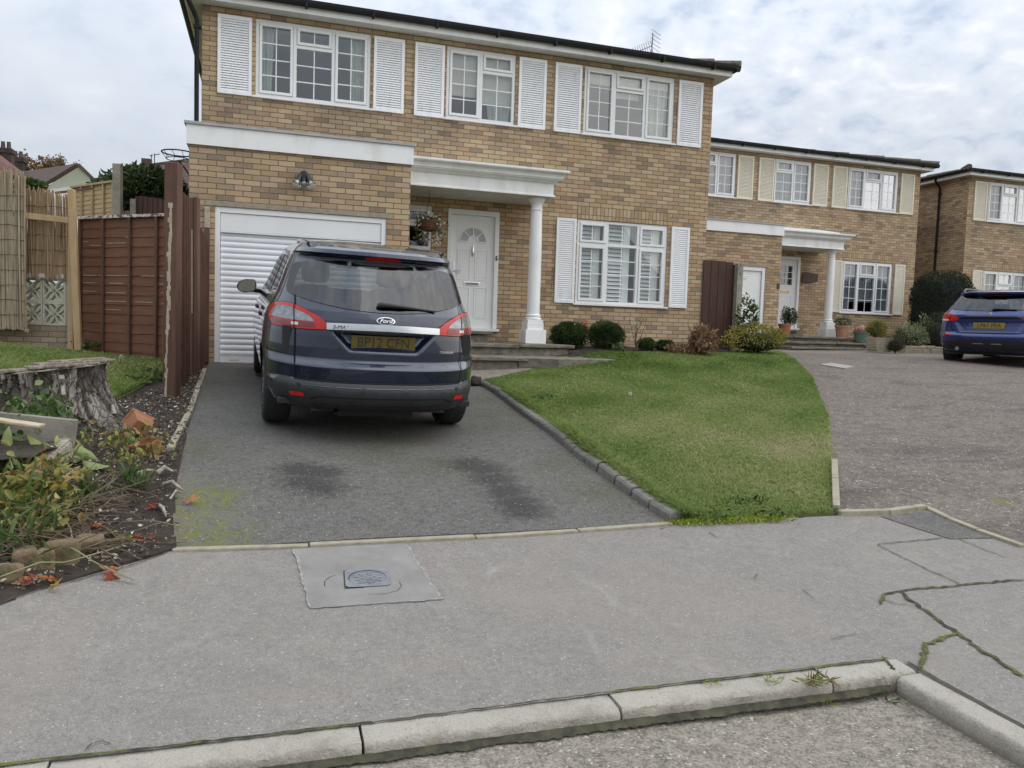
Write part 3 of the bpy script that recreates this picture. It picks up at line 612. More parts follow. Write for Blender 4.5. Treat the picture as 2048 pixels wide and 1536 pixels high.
def house(loc, dz, label, cfg):
    X0, Y0 = loc; fx = cfg.get('mirror', False); cream = cfg.get('cream', False); off = (0, 0, ZB)
    R = thing('brick_house', (X0, Y0, H + dz - ZB), label, 'house', 'matching brick houses along the street')
    def mir(b):
        if fx: b.v = [(HW - p[0], p[1], p[2]) for p in b.v]
        return b
    P = lambda b, n, mt, par=R, **k: mir(b).build(n, mt, par, off, **k)
    gx1 = cfg.get('gx1', 2.904); gy = -cfg.get('gproj', 1.93); ms = m_cream if cream else m_shut
    ups = [(.777, 2.546), (3.80, 5.005), (6.28, 8.059)]; wz = (3.535, 4.712)
    # openings
    holes = [(a, c, wz[0], wz[1]) for a, c in ups] + [(6.245, 8.043, .545, 2.041), (3.885, 4.790, .03, 2.043), (2.98, 3.615, 1.335, 2.055)]
    b = MB(); wall_holes(b, 0, HW, -.9, 4.84, 0, holes, .16)
    b.quad((0, 0, -.9), (0, 0, 4.84), (0, HD, 4.84), (0, HD, -.9)); b.quad((HW, 0, -.9), (HW, HD, -.9), (HW, HD, 4.84), (HW, 0, 4.84)); b.quad((0, HD, -.9), (0, HD, 4.84), (HW, HD, 4.84), (HW, HD, -.9))
    P(b, 'wall', m_brick, fix=False)
    b = MB(); gd = cfg.get('gdoor', (.32, 2.574, -.535, 1.53)); wall_holes(b, 0, gx1, -.9, 2.36, gy, [gd], .12)
    b.quad((0, gy, -.9), (0, gy, 2.36), (0, -.002, 2.36), (0, -.002, -.9)); b.quad((gx1, gy, -.9), (gx1, -.002, -.9), (gx1, -.002, 2.36), (gx1, gy, 2.36))
    P(b, 'garage_wall', m_brick, fix=False)
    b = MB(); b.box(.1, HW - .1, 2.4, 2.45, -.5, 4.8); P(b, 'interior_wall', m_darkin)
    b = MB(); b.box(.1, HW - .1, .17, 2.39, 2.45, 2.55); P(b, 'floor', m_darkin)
    # soldier course over the ground floor window
    b = MB(); b.box(6.245 - .02, 8.043 + .02, -.004, .05, 2.05, 2.262); P(b, 'soldier_course', m_soldier)
    # roof
    ov, og = .22, .36; ez = 4.955; pt = math.tan(radians(cfg.get('pitch', 14)))
    b = MB(); x0, x1, y0, y1 = -og, HW + og, -og + .06, HD + og; nC = 14; st = (y1 - y0) / 2 / nC
    for k in range(nC):
        d, e = k * st, (k + 1) * st + (.03 if k < nC - 1 else 0); za, zb = ez + d * pt + .028, ez + e * pt + .004
        def ring(i, z): return [(x0 + i, y0 + i, z), (x1 - i, y0 + i, z), (x1 - i, y1 - i, z), (x0 + i, y1 - i, z)]
        lo, hi, und = ring(d, za), ring(e, zb), ring(d, za - .03)
        for q in range(4):
            p = (q + 1) % 4; n = 40 if q in (0, 2) else 14
            for i in range(n):
                f0, f1 = i / n, (i + 1) / n; L = lambda A, f: tuple(A[q][j] + (A[p][j] - A[q][j]) * f for j in range(3)); w = RNG.normal(0, .004); up = lambda v: (v[0], v[1], v[2] + w)
                b.add([up(L(lo, f0)), up(L(lo, f1)), L(hi, f1), L(hi, f0), L(und, f0), L(und, f1)], [(0, 1, 2, 3), (4, 5, 1, 0)])
    rf = P(b, 'roof', m_tile, fix=False)
    b = MB()
    for (cx, cy, sx, sy) in ((x0, y0, 1, 1), (x1, y0, -1, 1), (x0, y1, 1, -1), (x1, y1, -1, -1)):
        Lh = (y1 - y0) / 2 * .98; n = 11
        for k in range(n):
            a, c = Lh * k / n, Lh * (k + 1.06) / n; lift = .035 + .012 * (k % 2)
            b.tube([(cx + sx * a, cy + sy * a, ez + a * pt + lift + .01), (cx + sx * c, cy + sy * c, ez + c * pt + lift)], [.085, .075], 8)
    b.tube([(x0 + (y1 - y0) / 2, (y0 + y1) / 2, ez + (y1 - y0) / 2 * pt + .04), (x1 - (y1 - y0) / 2, (y0 + y1) / 2, ez + (y1 - y0) / 2 * pt + .04)], .09, 8)
    P(b, 'ridge_tile', m_tile, rf, fix=False)
    b = MB(); b.box(-ov, HW + ov, -ov, HD + ov, 4.802, 4.82); P(b, 'soffit', m_soffit)
    b = MB(); fz0, fz1 = 4.797, 4.905
    b.box(-ov - .02, HW + ov + .02, -ov - .02, -ov, fz0, fz1); b.box(-ov - .02, HW + ov + .02, HD + ov, HD + ov + .02, fz0, fz1); b.box(-ov - .02, -ov, -ov, HD + ov, fz0, fz1); b.box(HW + ov, HW + ov + .02, -ov, HD + ov, fz0, fz1)
    P(b, 'fascia', m_paint)
    b = MB()
    def gut(p, q, nx, ny):
        pr = [(.0, .03), (.0, -.025), (.02, -.05), (.055, -.06), (.09, -.045), (.105, -.01), (.11, .035), (.10, .035), (.095, 0), (.0, 0)]
        vs = [(p[0] + nx * a, p[1] + ny * a, 4.935 + z) for a, z in pr] + [(q[0] + nx * a, q[1] + ny * a, 4.935 + z) for a, z in pr]; n = len(pr)
        b.add(vs, [(i, (i + 1) % n, n + (i + 1) % n, n + i) for i in range(n)] + [tuple(range(n)), tuple(range(n, 2 * n))[::-1]])
    g = ov + .021; gut((-g - .11, -g), (HW + g + .11, -g), 0, -1); gut((HW + g, -g - .11), (HW + g, HD + g), 1, 0); gut((-g, -g - .11), (-g, HD + g), -1, 0)
    k = .5
    while k < HW: b.box(k - .018, k + .018, -g - .115, -g + .002, 4.862, 4.965); k += 1.02
    P(b, 'gutter', m_blackpl)
    if cfg.get('pipe', True):
        b = MB(); px_ = -.062; yp = -.10; pts = [(-.20, -.28, 4.88), (-.20, -.27, 4.80), (-.10, yp - .02, 4.62), (px_, yp, 4.52), (px_, yp, 2.60 if not cfg.get('longpipe') else -.4)]
        if cfg.get('longpipe'): pts = [(-.26, 1.0, 4.88), (-.26, 1.0, 4.80), (-.10, 1.0, 4.66), (-.062, 1.0, 4.58), (-.062, 1.0, -.4)]; px_, yp = -.062, 1.0
        if fx: b.v = []
        bb = MB(); bb.tube(pts, .034, 10); o_ = bb
        for z in (4.42, 2.66): bb.box(px_ - .042, .004, yp - .042, yp + .042, z - .02, z + .02)
        bb.lathe([(.041, pts[-1][2] + .0), (.041, pts[-1][2] + .06)], (px_, yp, 0), 10)
        bb.build('downpipe', m_blackpl, R, off, smooth=40)
    # upstairs windows and shutters
    dz_ = cfg.get('dress', {})
    specs = [THREE, [(1, [(1, True, 2, 4)]), (1, [(.27, True, 2, 1), (.73, False, 2, 3)])] if not cfg.get('win2flip') else [(1, [(.27, True, 2, 1), (.73, False, 2, 3)]), (1, [(1, True, 2, 4)])], THREE]
    for (a, c), sp, i in zip(ups, specs, range(3)): window(R, off, fx, a, c, wz[0], wz[1], sp, dress=dz_.get(i))
    sc = [(x, .496, 3.512, 1.176) for x in (.227, 2.593, 3.262, 5.061, 5.721, 8.132)] + [(5.84, .372, .542, 1.491), (8.114, .372, .542, 1.491)]
    for x, w, z, h in sc:
        o = bpy.data.objects.new('shutter', shutter_mesh(w, h, ms)); COL.objects.link(o); o.parent = R; o.location = (HW - x - w if fx else x, 0, z + ZB)
    # ground floor window
    gcols = cfg.get('gwin', THREE); wo, bays = window(R, off, fx, 6.245, 8.043, .545, 2.041, gcols, dress=dz_.get(3))
    if cfg.get('plantation'):
        pb = MB(); xa = 6.30
        for (l, r) in ((6.31, 6.74), (6.87, 7.34), (7.47, 7.93)):
            for a, c in ((l, l + .05), (r - .13, r)): pb.box(a, c, .13, .155, .6, 2.0)
            z = .62
            while z < 1.98:
                tl = .92
                pb.add([(l + .05, .115, z), (r - .13, .115, z), (r - .13, .165, z + .062 * tl), (l + .05, .165, z + .062 * tl), (l + .05, .118, z + .006), (r - .13, .118, z + .006), (r - .13, .168, z + .062 * tl + .006), (l + .05, .168, z + .062 * tl + .006)], [(0, 1, 2, 3), (7, 6, 5, 4), (0, 4, 5, 1), (1, 5, 6, 2), (2, 6, 7, 3), (3, 7, 4, 0)]); z += .0735
        P(pb, 'plantation_shutter', m_upvc, wo)
    # porch side window, front door
    window(R, off, fx, 2.98, 3.615, 1.335, 2.055, [(1, [(.42, True, 1, 1), (.58, False, 1, 1)])], sillw=.04)
    D0, D1 = 3.885, 4.790; b = MB(); y = .01; zs, zt = .035, 2.043
    b.box(D0, D0 + .075, y - .03, y + .09, zs, zt); b.box(D1 - .075, D1, y - .03, y + .09, zs, zt); b.box(D0 + .075, D1 - .075, y - .0295, y + .09, zt - .085, zt); b.box(D0 - .03, D1 + .03, y - .10, y + .05, zs - .045, zs - .002)
    fr = P(b, 'door_frame', m_upvc, bevel=.005)
    a, c = D0 + .075, D1 - .075; b = MB(); yl = y + .015
    fan = cfg.get('fan', True); mid = (a + c) / 2
    if fan:
        b.box(a, c, yl, yl + .05, zs, zt - .087)
    else:
        b.box(a, c, yl, yl + .05, zs, 1.25); b.box(a, a + .15, yl, yl + .05, 1.25, zt - .087); b.box(c - .15, c, yl, yl + .05, 1.25, zt - .087); b.box(a + .15, c - .15, yl, yl + .05, 1.78, zt - .087)
    b.box(a, a + .012, yl - .008, yl, zs, zt - .087); b.box(c - .012, c, yl - .008, yl, zs, zt - .087); b.box(a + .012, c - .012, yl - .008, yl, zt - .10, zt - .087); b.box(a + .012, c - .012, yl - .008, yl, zs, zs + .03)
    panel_ring(b, a + .10, c - .10, zs + .16, zt - .16, yl, .008, .004)
    if fan:
        for l, r in ((mid - .265, mid - .04), (mid + .04, mid + .265)):
            panel_ring(b, l, r, .86, 1.375, yl); panel_ring(b, l, r, .22, .74, yl); b.box(l + .035, r - .035, yl - .004, yl, .895, 1.34); b.box(l + .035, r - .035, yl - .004, yl, .255, .705)
        for r0, r1 in ((.225, .25), (.075, .10)):
            b.grid(lambda u, v: (mid + (r0 + (r1 - r0) * v) * cos(pi * u), yl - .014 + .004 * v, 1.52 + (r0 + (r1 - r0) * v) * sin(pi * u)), 24, 1)
            b.grid(lambda u, v: (mid + (r0, r1)[0 if r0 < .2 else 1] * cos(pi * u), yl - .014 * v, 1.52 + (r0, r1)[0 if r0 < .2 else 1] * sin(pi * u)), 24, 1)
        b.box(mid - .25, mid - .09, yl - .014, yl, 1.495, 1.52); b.box(mid + .09, mid + .25, yl - .014, yl, 1.495, 1.52)
        for ang in (45, 90, 135): b.obox((mid + .09 * cos(radians(ang)), yl - .006, 1.52 + .09 * sin(radians(ang))), (mid + .235 * cos(radians(ang)), yl - .006, 1.52 + .235 * sin(radians(ang))), .017, .014, up=(0, 1, 0))
    else: panel_ring(b, a + .15, c - .15, .25, .95, yl)
    dr = P(b, 'front_door', m_upvc, R, bevel=.003)
    if fan:
        b = MB(); b.grid(lambda u, v: (mid + (.09 + .14 * v) * cos(pi * u), yl - .003, 1.52 + (.09 + .14 * v) * sin(pi * u)), 24, 1); P(b, 'fanlight_pane', mat('frosted glass', (.42, .44, .45), (.36, .38, .39), .25, 9), dr)
        b = MB(); b.box(mid - .14, mid + .14, yl - .012, yl, .765, .83); P(b, 'letterbox', m_chrome, dr, bevel=.004); b = MB(); b.box(mid - .115, mid + .115, yl - .0135, yl - .011, .782, .812); P(b, 'letterbox_slot', mat('dull copper', (.28, .20, .15), (.2, .15, .11), .35, 12, metal=.8), dr)
        b = MB(); b.lathe([(.002, 1.475), (.008, 1.44), (.012, 1.41), (.022, 1.385), (.018, 1.355), (.024, 1.335), (.014, 1.30), (.008, 1.275), (.002, 1.25)], (mid, yl - .018, 0), 10); P(b, 'door_knocker', m_chrome, dr, smooth=50)
        b = MB(); b.box(a + .03, a + .07, yl - .012, yl, .92, 1.16); b.tube([(a + .05, yl - .01, 1.0), (a + .05, yl - .05, 1.0), (a + .16, yl - .055, 1.0)], .01, 8); P(b, 'door_handle', m_chrome, dr)
        b = MB(); b.box(D1 - .052, D1 - .024, y - .05, y - .029, 1.215, 1.295); bl = P(b, 'doorbell', m_black, fr, bevel=.006); b = MB(); b.lathe([(.008, y - .053), (.008, y - .049)], (D1 - .038, 0, 1.262), 12, 'y'); P(b, 'bell_button', m_upvc, bl)
    else:
        b = MB(); b.quad((a + .15, yl + .02, 1.25), (c - .15, yl + .02, 1.25), (c - .15, yl + .02, 1.78), (a + .15, yl + .02, 1.78)); P(b, 'door_pane', m_glass, dr)
        b = MB(); b.box((a + c) / 2 - .008, (a + c) / 2 + .008, yl + .005, yl + .03, 1.25, 1.78)
        for z in (1.43, 1.60): b.box(a + .15, c - .15, yl + .0045, yl + .0305, z - .008, z + .008)
        P(b, 'glazing_bar', m_upvc, dr)
        b = MB(); b.box(mid - .14, mid + .14, yl - .012, yl, 1.02, 1.085); P(b, 'letterbox', m_brass, dr, bevel=.004)
    # flat roofed canopy on its column
    cx1, cy = 5.40, -1.0; pr = [(0, 2.195), (.022, 2.195), (.022, 2.212), (.012, 2.228), (0, 2.235), (0, 2.405), (.02, 2.41), (.035, 2.42), (.06, 2.445), (.09, 2.458), (.10, 2.458), (.10, 2.475), (.12, 2.475), (.125, 2.50), (.14, 2.53), (.165, 2.545), (.19, 2.555), (.20, 2.57), (.20, 2.60), (.185, 2.60)]
    b = MB(); gx = gx1 + .002; n = len(pr); vs = []
    for p, z in pr: vs += [(gx, cy - p, z), (cx1 + p, cy - p, z), (cx1 + p, -.002, z)]
    b.add(vs, [(3 * i + k, 3 * i + k + 1, 3 * i + 3 + k + 1, 3 * i + 3 + k) for i in range(n - 1) for k in (0, 1)])
    b.quad((gx, cy - .185, 2.60), (cx1 + .185, cy - .185, 2.60), (cx1 + .185, -.002, 2.60), (gx, -.002, 2.60))
    cn = P(b, 'porch_canopy', m_paint, fix=False)
    b = MB(); b.add([(gx, cy + .1, 2.612), (cx1 - .06, cy + .1, 2.612), (cx1 - .06, -.004, 2.84), (gx, -.004, 2.84), (gx, cy + .1, 2.665), (cx1 - .06, cy + .1, 2.665), (cx1 - .06, -.004, 2.86), (gx, -.004, 2.86)], [(0, 1, 5, 4), (1, 2, 6, 5), (4, 5, 6, 7)]); P(b, 'canopy_roof', m_paint, cn)
    b = MB(); b.quad((gx, cy + .001, 2.197), (cx1 - .001, cy + .001, 2.197), (cx1 - .001, -.003, 2.197), (gx, -.003, 2.197)); P(b, 'canopy_soffit', m_soffit, cn)
    b = MB(); qx, qy = 5.187, -.80
    b.lathe([(.108, .245), (.112, .25), (.125, .262), (.125, .285), (.112, .298), (.108, .302), (.106, .33), (.108, .8), (.104, 1.4), (.094, 1.98), (.094, 1.985), (.104, 1.99), (.104, 2.01), (.094, 2.016), (.094, 2.09), (.10, 2.10), (.125, 2.14), (.135, 2.16), (.14, 2.165), (.14, 2.193)], (qx, qy, 0), 32)
    co_ = P(b, 'porch_column', m_paint, smooth=40)
    b = MB(); b.box(qx - .178, qx + .178, qy - .178, qy + .178, -.186, .045); b.box(qx - .142, qx + .142, qy - .142, qy + .142, .045, .155); b.box(qx - .134, qx + .134, qy - .134, qy + .134, .155, .205)
    b.lathe([(.134, .205), (.138, .215), (.138, .232), (.125, .246)], (qx, qy, 0), 28); P(b, 'plinth', m_paint, co_, bevel=.006)
    # garage: white roof band, lintel, door
    b = MB(); b.box(-.03, gx1 + .03, gy - .035, gy - .001, 2.30, 2.552); b.box(gx1 + .001, gx1 + .03, gy, -.003, 2.30, 2.552); b.box(-.03, -.001, gy, -.003, 2.30, 2.552); bd = P(b, 'garage_fascia', m_paint)
    b = MB(); b.box(-.055, gx1 + .055, gy - .06, -.005, 2.553, 2.588); P(b, 'capping', mat('grey aluminium trim', (.42, .42, .41), (.34, .34, .33), .6, 6), bd)
    b = MB(); b.box(gd[0] - .13, gd[1] + .08, gy - .008, gy + .1, gd[3] + .001, gd[3] + .068); P(b, 'lintel', m_lintel, bevel=.004)
    g0, g1, gz0, gz1 = gd; yg = gy + .045
    if cfg.get('roller', True):
        b = MB(); b.box(g0, g0 + .065, yg - .03, yg + .06, gz0, gz1); b.box(g1 - .065, g1, yg - .03, yg + .06, gz0, gz1); b.box(g0 + .065, g1 - .065, yg - .0295, yg + .06, gz1 - .075, gz1)
        b.box(g0 + .068, g1 - .068, yg - .012, yg + .05, 1.212, gz1 - .078); b.box(g0 + .068, g1 - .068, yg - .016, yg + .05, 1.195, 1.21); fr = P(b, 'garage_door_frame', m_upvc, bevel=.004)
        b = MB(); z = gz0 + .085; b.box(g0 + .07, g1 - .07, yg + .012, yg + .05, gz0 + .002, gz0 + .083); st = .0765
        while z < 1.19:
            zz = min(z + st, 1.194)
            b.grid(lambda u, v: (g0 + .07 + (g1 - g0 - .14) * u, yg + .03 - .016 * sin(pi * min(1, max(0, v * 1.12 - .06))) ** .55, z + (zz - z) * v), 1, 8); z = zz
        dr = P(b, 'garage_door', m_garage, fix=False, smooth=50)
        b = MB(); b.box(g0 + .20, g0 + .31, yg + .008, yg + .0125, gz0 + .03, gz0 + .055); P(b, 'lock_plate', m_chrome, dr)
    else:
        b = MB(); b.box(g0, g0 + .09, yg - .03, yg + .06, gz0, gz1); b.box(g1 - .09, g1, yg - .03, yg + .06, gz0, gz1); b.box(g0 + .09, g1 - .09, yg - .0295, yg + .06, gz1 - .10, gz1); P(b, 'garage_door_frame', m_upvc, bevel=.004)
        b = MB(); b.box(g0 + .095, g1 - .095, yg + .012, yg + .05, gz0 + .01, gz1 - .105); xm = (g0 + g1) / 2
        for xc in (xm - .45, xm + .45):
            for zc, s in ((1.25, 1), (.75, -1), (.45, 1), (0.05, -1)):
                for j, (wd, hh) in enumerate(((.27, .014), (.2, .03), (.15, .03))): b.box(xc - wd, xc + wd, yg + .012 - .006 * (j + 1), yg + .0125, zc + s * (.06 - j * .055) - hh / 2, zc + s * (.06 - j * .055) + hh / 2)
        P(b, 'garage_door', m_upvc, bevel=.003)
    return R
curt = [('curtain', .03, .16, .02, .97), ('curtain', .82, .97, .02, .97)]
H1 = house((-1.004, 13.), 0., 'two storey brick house with white louvred shutters and the dark people carrier on its drive',
           dict(dress={0: curt, 1: [('blind', .04, .46, .36, .97), ('blind', .50, .96, .30, .97), ('curtain', .60, .97, .02, .4), ('curtain', .03, .10, .02, .4)], 2: [('blind', .04, .30, .78, .97), ('blind', .36, .62, .62, .97), ('blind', .68, .96, .82, .97), ('curtain', .70, .95, .02, .84)]},
                plantation=True, gwin=[(1, [(.27, True, 2, 1), (.73, True, 2, 4)]), (1.06, [(.27, False, 2, 1), (.73, False, 2, 4)]), (1, [(.27, True, 2, 1), (.73, True, 2, 4)])]))
nets = [('net', .02, .98, .02, .98)]
H2 = house((9.604, 18.755), .318, 'two storey brick house with cream louvred shutters and number 8 beside its door',
           dict(cream=True, dress={0: nets, 1: nets, 2: nets, 3: [('net', .02, .98, .22, .98), ('net', .02, .2, .02, .25), ('net', .8, .98, .02, .25)]}, fan=False, roller=False, gx1=2.73, gproj=1.93, gdoor=(.1, 2.30, -.535, 1.49), pipe=False, win2flip=True))
H3 = house((20.06, 18.52), .285, 'brick house at the far right with a black downpipe on its side wall', dict(mirror=True, cream=True, dress={0: nets, 1: nets, 2: nets, 3: nets}, roller=False, longpipe=True))
# fittings of the first house (child parts)
def h1p(b, n, mt, par=H1, **k): return b.build(n, mt, par, (1.004, -13., ZB - H), **k)
b = MB(); lx, lz = .44, 1.985 + H; gy = 11.07
b.lathe([(.03, gy - .12), (.055, gy - .115), (.06, gy - .07), (.05, gy - .03), (.06, gy)], (lx, 0, lz + .03), 16, 'y'); b.tube([(lx, gy - .07, lz), (lx, gy - .09, lz - .07)], .045, 12); sl = h1p(b, 'security_light', m_black, smooth=50)
b = MB(); b.lathe([(.001, lz - .115), (.03, lz - .105), (.04, lz - .075), (.03, lz - .06)], (lx, gy - .10, 0), 14); h1p(b, 'sensor_dome', mat('grey lens', (.35, .36, .37), None, .3), sl, smooth=60)
for sx, tilt in ((-1, .5), (1, .9)):
    p0 = Vector((lx + sx * .05, gy - .10, lz + .01)); d = Vector((sx * .35, -.45, -1.0 + tilt * .2)).normalized(); b = MB(); b.tube([p0 - d * .02, p0 + d * .03, p0 + d * .08], [.028, .03, .036], 14); h1p(b, 'lamp_holder', m_black, sl, smooth=40)
    b = MB(); b.tube([p0 + d * .08, p0 + d * .11, p0 + d * .155, p0 + d * .165], [.034, .05, .066, .05], 16); h1p(b, 'reflector_bulb', m_chrome, sl, smooth=40)
    b = MB(); b.tube([p0 + d * .1655, p0 + d * .172], [.056, .03], 16); h1p(b, 'bulb_lens', mat('pale bulb glass', (.75, .73, .62), None, .15), sl, smooth=40)
# coach lantern on the side of the garage
b = MB(); c = PY(829, 424, 12.25); lx, ly, lz = 1.985, 12.25, c[2]
b.box(1.902, 1.915, ly - .04, ly + .04, lz - .08, lz + .1); b.tube([(1.91, ly, lz + .04), (1.955, ly, lz + .1), (lx, ly, lz + .10)], .008, 8); b.lathe([(.001, lz + .12), (.03, lz + .10), (.075, lz + .065), (.075, lz + .055)], (lx, ly, 0), 6)
for k in range(6): a = k * pi / 3; b.obox((lx + .062 * cos(a), ly + .062 * sin(a), lz + .06), (lx + .04 * cos(a), ly + .04 * sin(a), lz - .11), .008, .008)
b.lathe([(.042, lz - .105), (.045, lz - .12), (.02, lz - .135)], (lx, ly, 0), 6); wl = h1p(b, 'wall_lantern', m_black)
b = MB(); b.lathe([(.058, lz + .058), (.037, lz - .108)], (lx, ly, 0), 6, cap=False); h1p(b, 'lantern_glass', m_glass, wl)
# television aerial on the back slope
b = MB(); q0 = PY(1303, 108, 17.0); q1 = PY(1306, 66, 17.0); b.tube([q0 - np.array([0, 0, 1.2]), q0, q1], .012, 6)
a0, a1 = PY(1322, 66, 17.0), PY(1310, 108, 17.0)
for k in range(6):
    t = k / 5; c = q0 + (q1 - q0) * t + np.array([.08, 0, .02]); b.tube([c + np.array([-.12, 0, .06]), c + np.array([.13, 0, -.05])], .005, 4)
y0, y1 = PY(1268, 106, 17.0), PY(1303, 92, 17.0); b.tube([y0, y1], .009, 5)
for k in range(9): c = y0 + (y1 - y0) * (k / 8); b.tube([c + np.array([-.05, -.02, .11]), c + np.array([.05, .02, -.11])], .0055, 4)
h1p(b, 'tv_aerial', mat('dull aerial metal', (.10, .10, .11), (.16, .16, .17), .5, 9, metal=.6))
b = MB(); c = PY(1459, 125, 12.7); b.tube([c + np.array([.02, 0, -.06]), c + np.array([.03, 0, 0]), c + np.array([.06, 0, .04]), c + np.array([.10, 0, .03]), c + np.array([.10, 0, -.01]), c + np.array([.07, 0, -.02])], .006, 6); h1p(b, 'hip_iron', m_black)
b = MB(); c = PY(376, 300, 15.0); b.box(c[0] - .06, c[0] + .2, 14.9, 15.3, c[2] - .45, c[2] + .12)
# number and plaque on the second house
def text(body, size, mt, name, par, loc, rot, ext=.004, font=None, off=(0, 0, 0), shear=0., align='CENTER', xs=1.):
    cu = bpy.data.curves.new(name, 'FONT'); cu.body = body; cu.size = size; cu.extrude = ext; cu.align_x = align; cu.align_y = 'CENTER'; cu.shear = shear
    t = bpy.data.objects.new(name, cu); COL.objects.link(t); dg = bpy.context.evaluated_depsgraph_get(); me = bpy.data.meshes.new_from_object(t.evaluated_get(dg)); bpy.data.objects.remove(t)
    me.transform(Matrix.Diagonal((xs, 1, 1, 1))); o = link(name, me, mt, par); o.location = loc; o.rotation_euler = rot; return o
h2o = (9.604, 18.755, H + .318 - ZB)
gyl = -1.93; c = PY(1556, 573, 18.755 + gyl); text('8', .2, m_black, 'house_number', H2, (c[0] - h2o[0], gyl - .012, c[2] - h2o[2]), (pi / 2, 0, 0), .006)
a, d = PY(1603, 545, 18.755), PY(1633, 566, 18.755); b = MB(); b.prism([(a[0] - h2o[0], d[2] - h2o[2]), (a[0] - h2o[0] + .22, d[2] - h2o[2] - .02), (d[0] - h2o[0], d[2] - h2o[2] + .03), (d[0] - h2o[0] + .02, a[2] - h2o[2] - .03), (a[0] - h2o[0] + .18, a[2] - h2o[2] + .02), (a[0] - h2o[0] + .02, a[2] - h2o[2])], -.045, -.004, lambda x, y, z: (x, z, y))
b.build('wooden_plaque', mat('dark slab of wood', (.10, .055, .035), (.05, .03, .02), .7, 12, .4, 40, stretch=(1, 1, 6)), H2, bevel=.006)
# stone steps
def steps(name, x0, y_w, tops, label, right):
    """tops: (z, x1, front y) from the upper step down, in world units"""
    o = thing(name, (x0, y_w, tops[-1][0] - .2), label, 'steps'); m_r = mat('rough step riser', (.30, .265, .20), (.11, .10, .085), .95, 9, .9, 26, lo=.3, hi=.7, bd=.025)
    prev = None
    for i, (z, x1, yf) in enumerate(tops):
        b = MB(); nx = max(2, int((x1 - x0) / .75)); xs = np.linspace(x0, x1, nx + 1)
        for k in range(nx):
            j = RNG.normal(0, .006, 3); b.box(xs[k] + .004, xs[k + 1] - .004, yf - .04 + j[0], (prev or y_w) - .004, z - .055 + j[1], z + j[1] * .6)
        b.build('tread', m_stone, o, (-x0, -y_w, -(tops[-1][0] - .2)), bevel=.012)
        b = MB(); b.box(x0, x1 - .09, yf + .03, y_w - .006, z - .45, z - .062); b.build('riser', m_r, o, (-x0, -y_w, -(tops[-1][0] - .2))); prev = yf + .03 if False else None
    return o
steps('stone_steps', 1.905, 12.995, [(H - .015, 3.62, 12.60), (H - .19, 4.72, 11.66), (H - .372, 3.62, 10.72)], 'mossy grey stone steps up to the porch with the white column', True)
sh = [tuple(PZ(*p, H - .371)[:2]) for p in ((1070, 718), (1072, 716), (1150, 712), (1197, 722), (1125, 721))]
b = MB(); b.prism([(3.48, 10.72), (3.48, 11.7), (4.62, 11.66), (5.1, 10.9), (4.0, 10.45), (3.6, 10.70)], H - .62, H - .374); tag(b.build('stone_slab', m_stone, None, bevel=.01), 'triangular stone slab running from the lower step onto the lawn', 'stone slab')
sheet('paved_path', [tuple(p) for p in px((1070, 736), (1010, 753), (962, 760))] + [(2.15, 8.6), (2.1, 10.8), (3.7, 10.8)], .012, mat('crazy paving', (.25, .215, .17), (.15, .13, .10), .9, 6, .5, 40), .25)
steps('stone_steps', 12.36, 18.75, [(H + .318 - .015, 14.2, 18.35), (H + .318 - .19, 15.6, 17.3), (H + .318 - .33, 16.6, 16.7), (H + .318 - .46, 17.0, 16.3)], 'broad low stone steps below the cream shuttered house', True)
# ================================================================== cars
def paint_mat(name, c, met=.2, rough=.22):
    t = NT(name); fl = t.noise(900, 1, .5); col = t.mix(t.rng(fl, .45, .75, 0., .35), c, tuple(min(1, x * 2.2 + .01) for x in c))
    dust = t.noise(3, 5, .6); col = t.mix(t.rng(dust, .55, .85, 0., .05), col, (.16, .15, .13))
    return t.done(col, t.rng(dust, .3, .8, rough, rough + .12), None, .5, met, 1.)
m_cpaint = paint_mat('dark slate blue car paint', (.004, .010, .030))
m_bpaint = paint_mat('deep blue car paint', (.001, .014, .115))
m_bump = mat('dark grey bumper plastic', (.026, .027, .029), (.020, .021, .022), .5, 4, .15, 300)
m_bumpd = mat('black bumper trim', (.010, .010, .011), (.016, .016, .017), .5, 5)
m_tyre = mat('tyre rubber', (.014, .014, .014), (.03, .028, .026), .85, 14, .2, 60)
m_seat = mat('dark seat cloth', (.022, .022, .025), (.03, .03, .033), .9, 10)
m_cglass = glass_mat('tinted car glass', (.14, .16, .165), .065, .008)
m_cglassc = glass_mat('clear windscreen glass', (.80, .85, .84), .06, .008)
m_red = mat('red lamp plastic', (.52, .013, .008), (.42, .009, .006), .2, 6, coat=.3)
m_redd = mat('dark red lamp plastic', (.22, .008, .006), (.15, .006, .005), .2, 20, coat=.6)
m_clearl = mat('grey clear lamp plastic', (.30, .31, .32), (.17, .18, .19), .12, 25, .3, 70, metal=.4, coat=1.)
m_reflw = mat('pale lamp plastic', (.75, .66, .62), (.62, .5, .46), .2, 20, coat=.5)
m_plate_shaded = mat('yellow number plate', (.120, .085, .008), (.10, .072, .007), .4, 10)  # yellow darkened: shade under the chrome strip is in the colour
m_gap = mat('shut line shadow gap', (.003, .003, .003), None, .9)
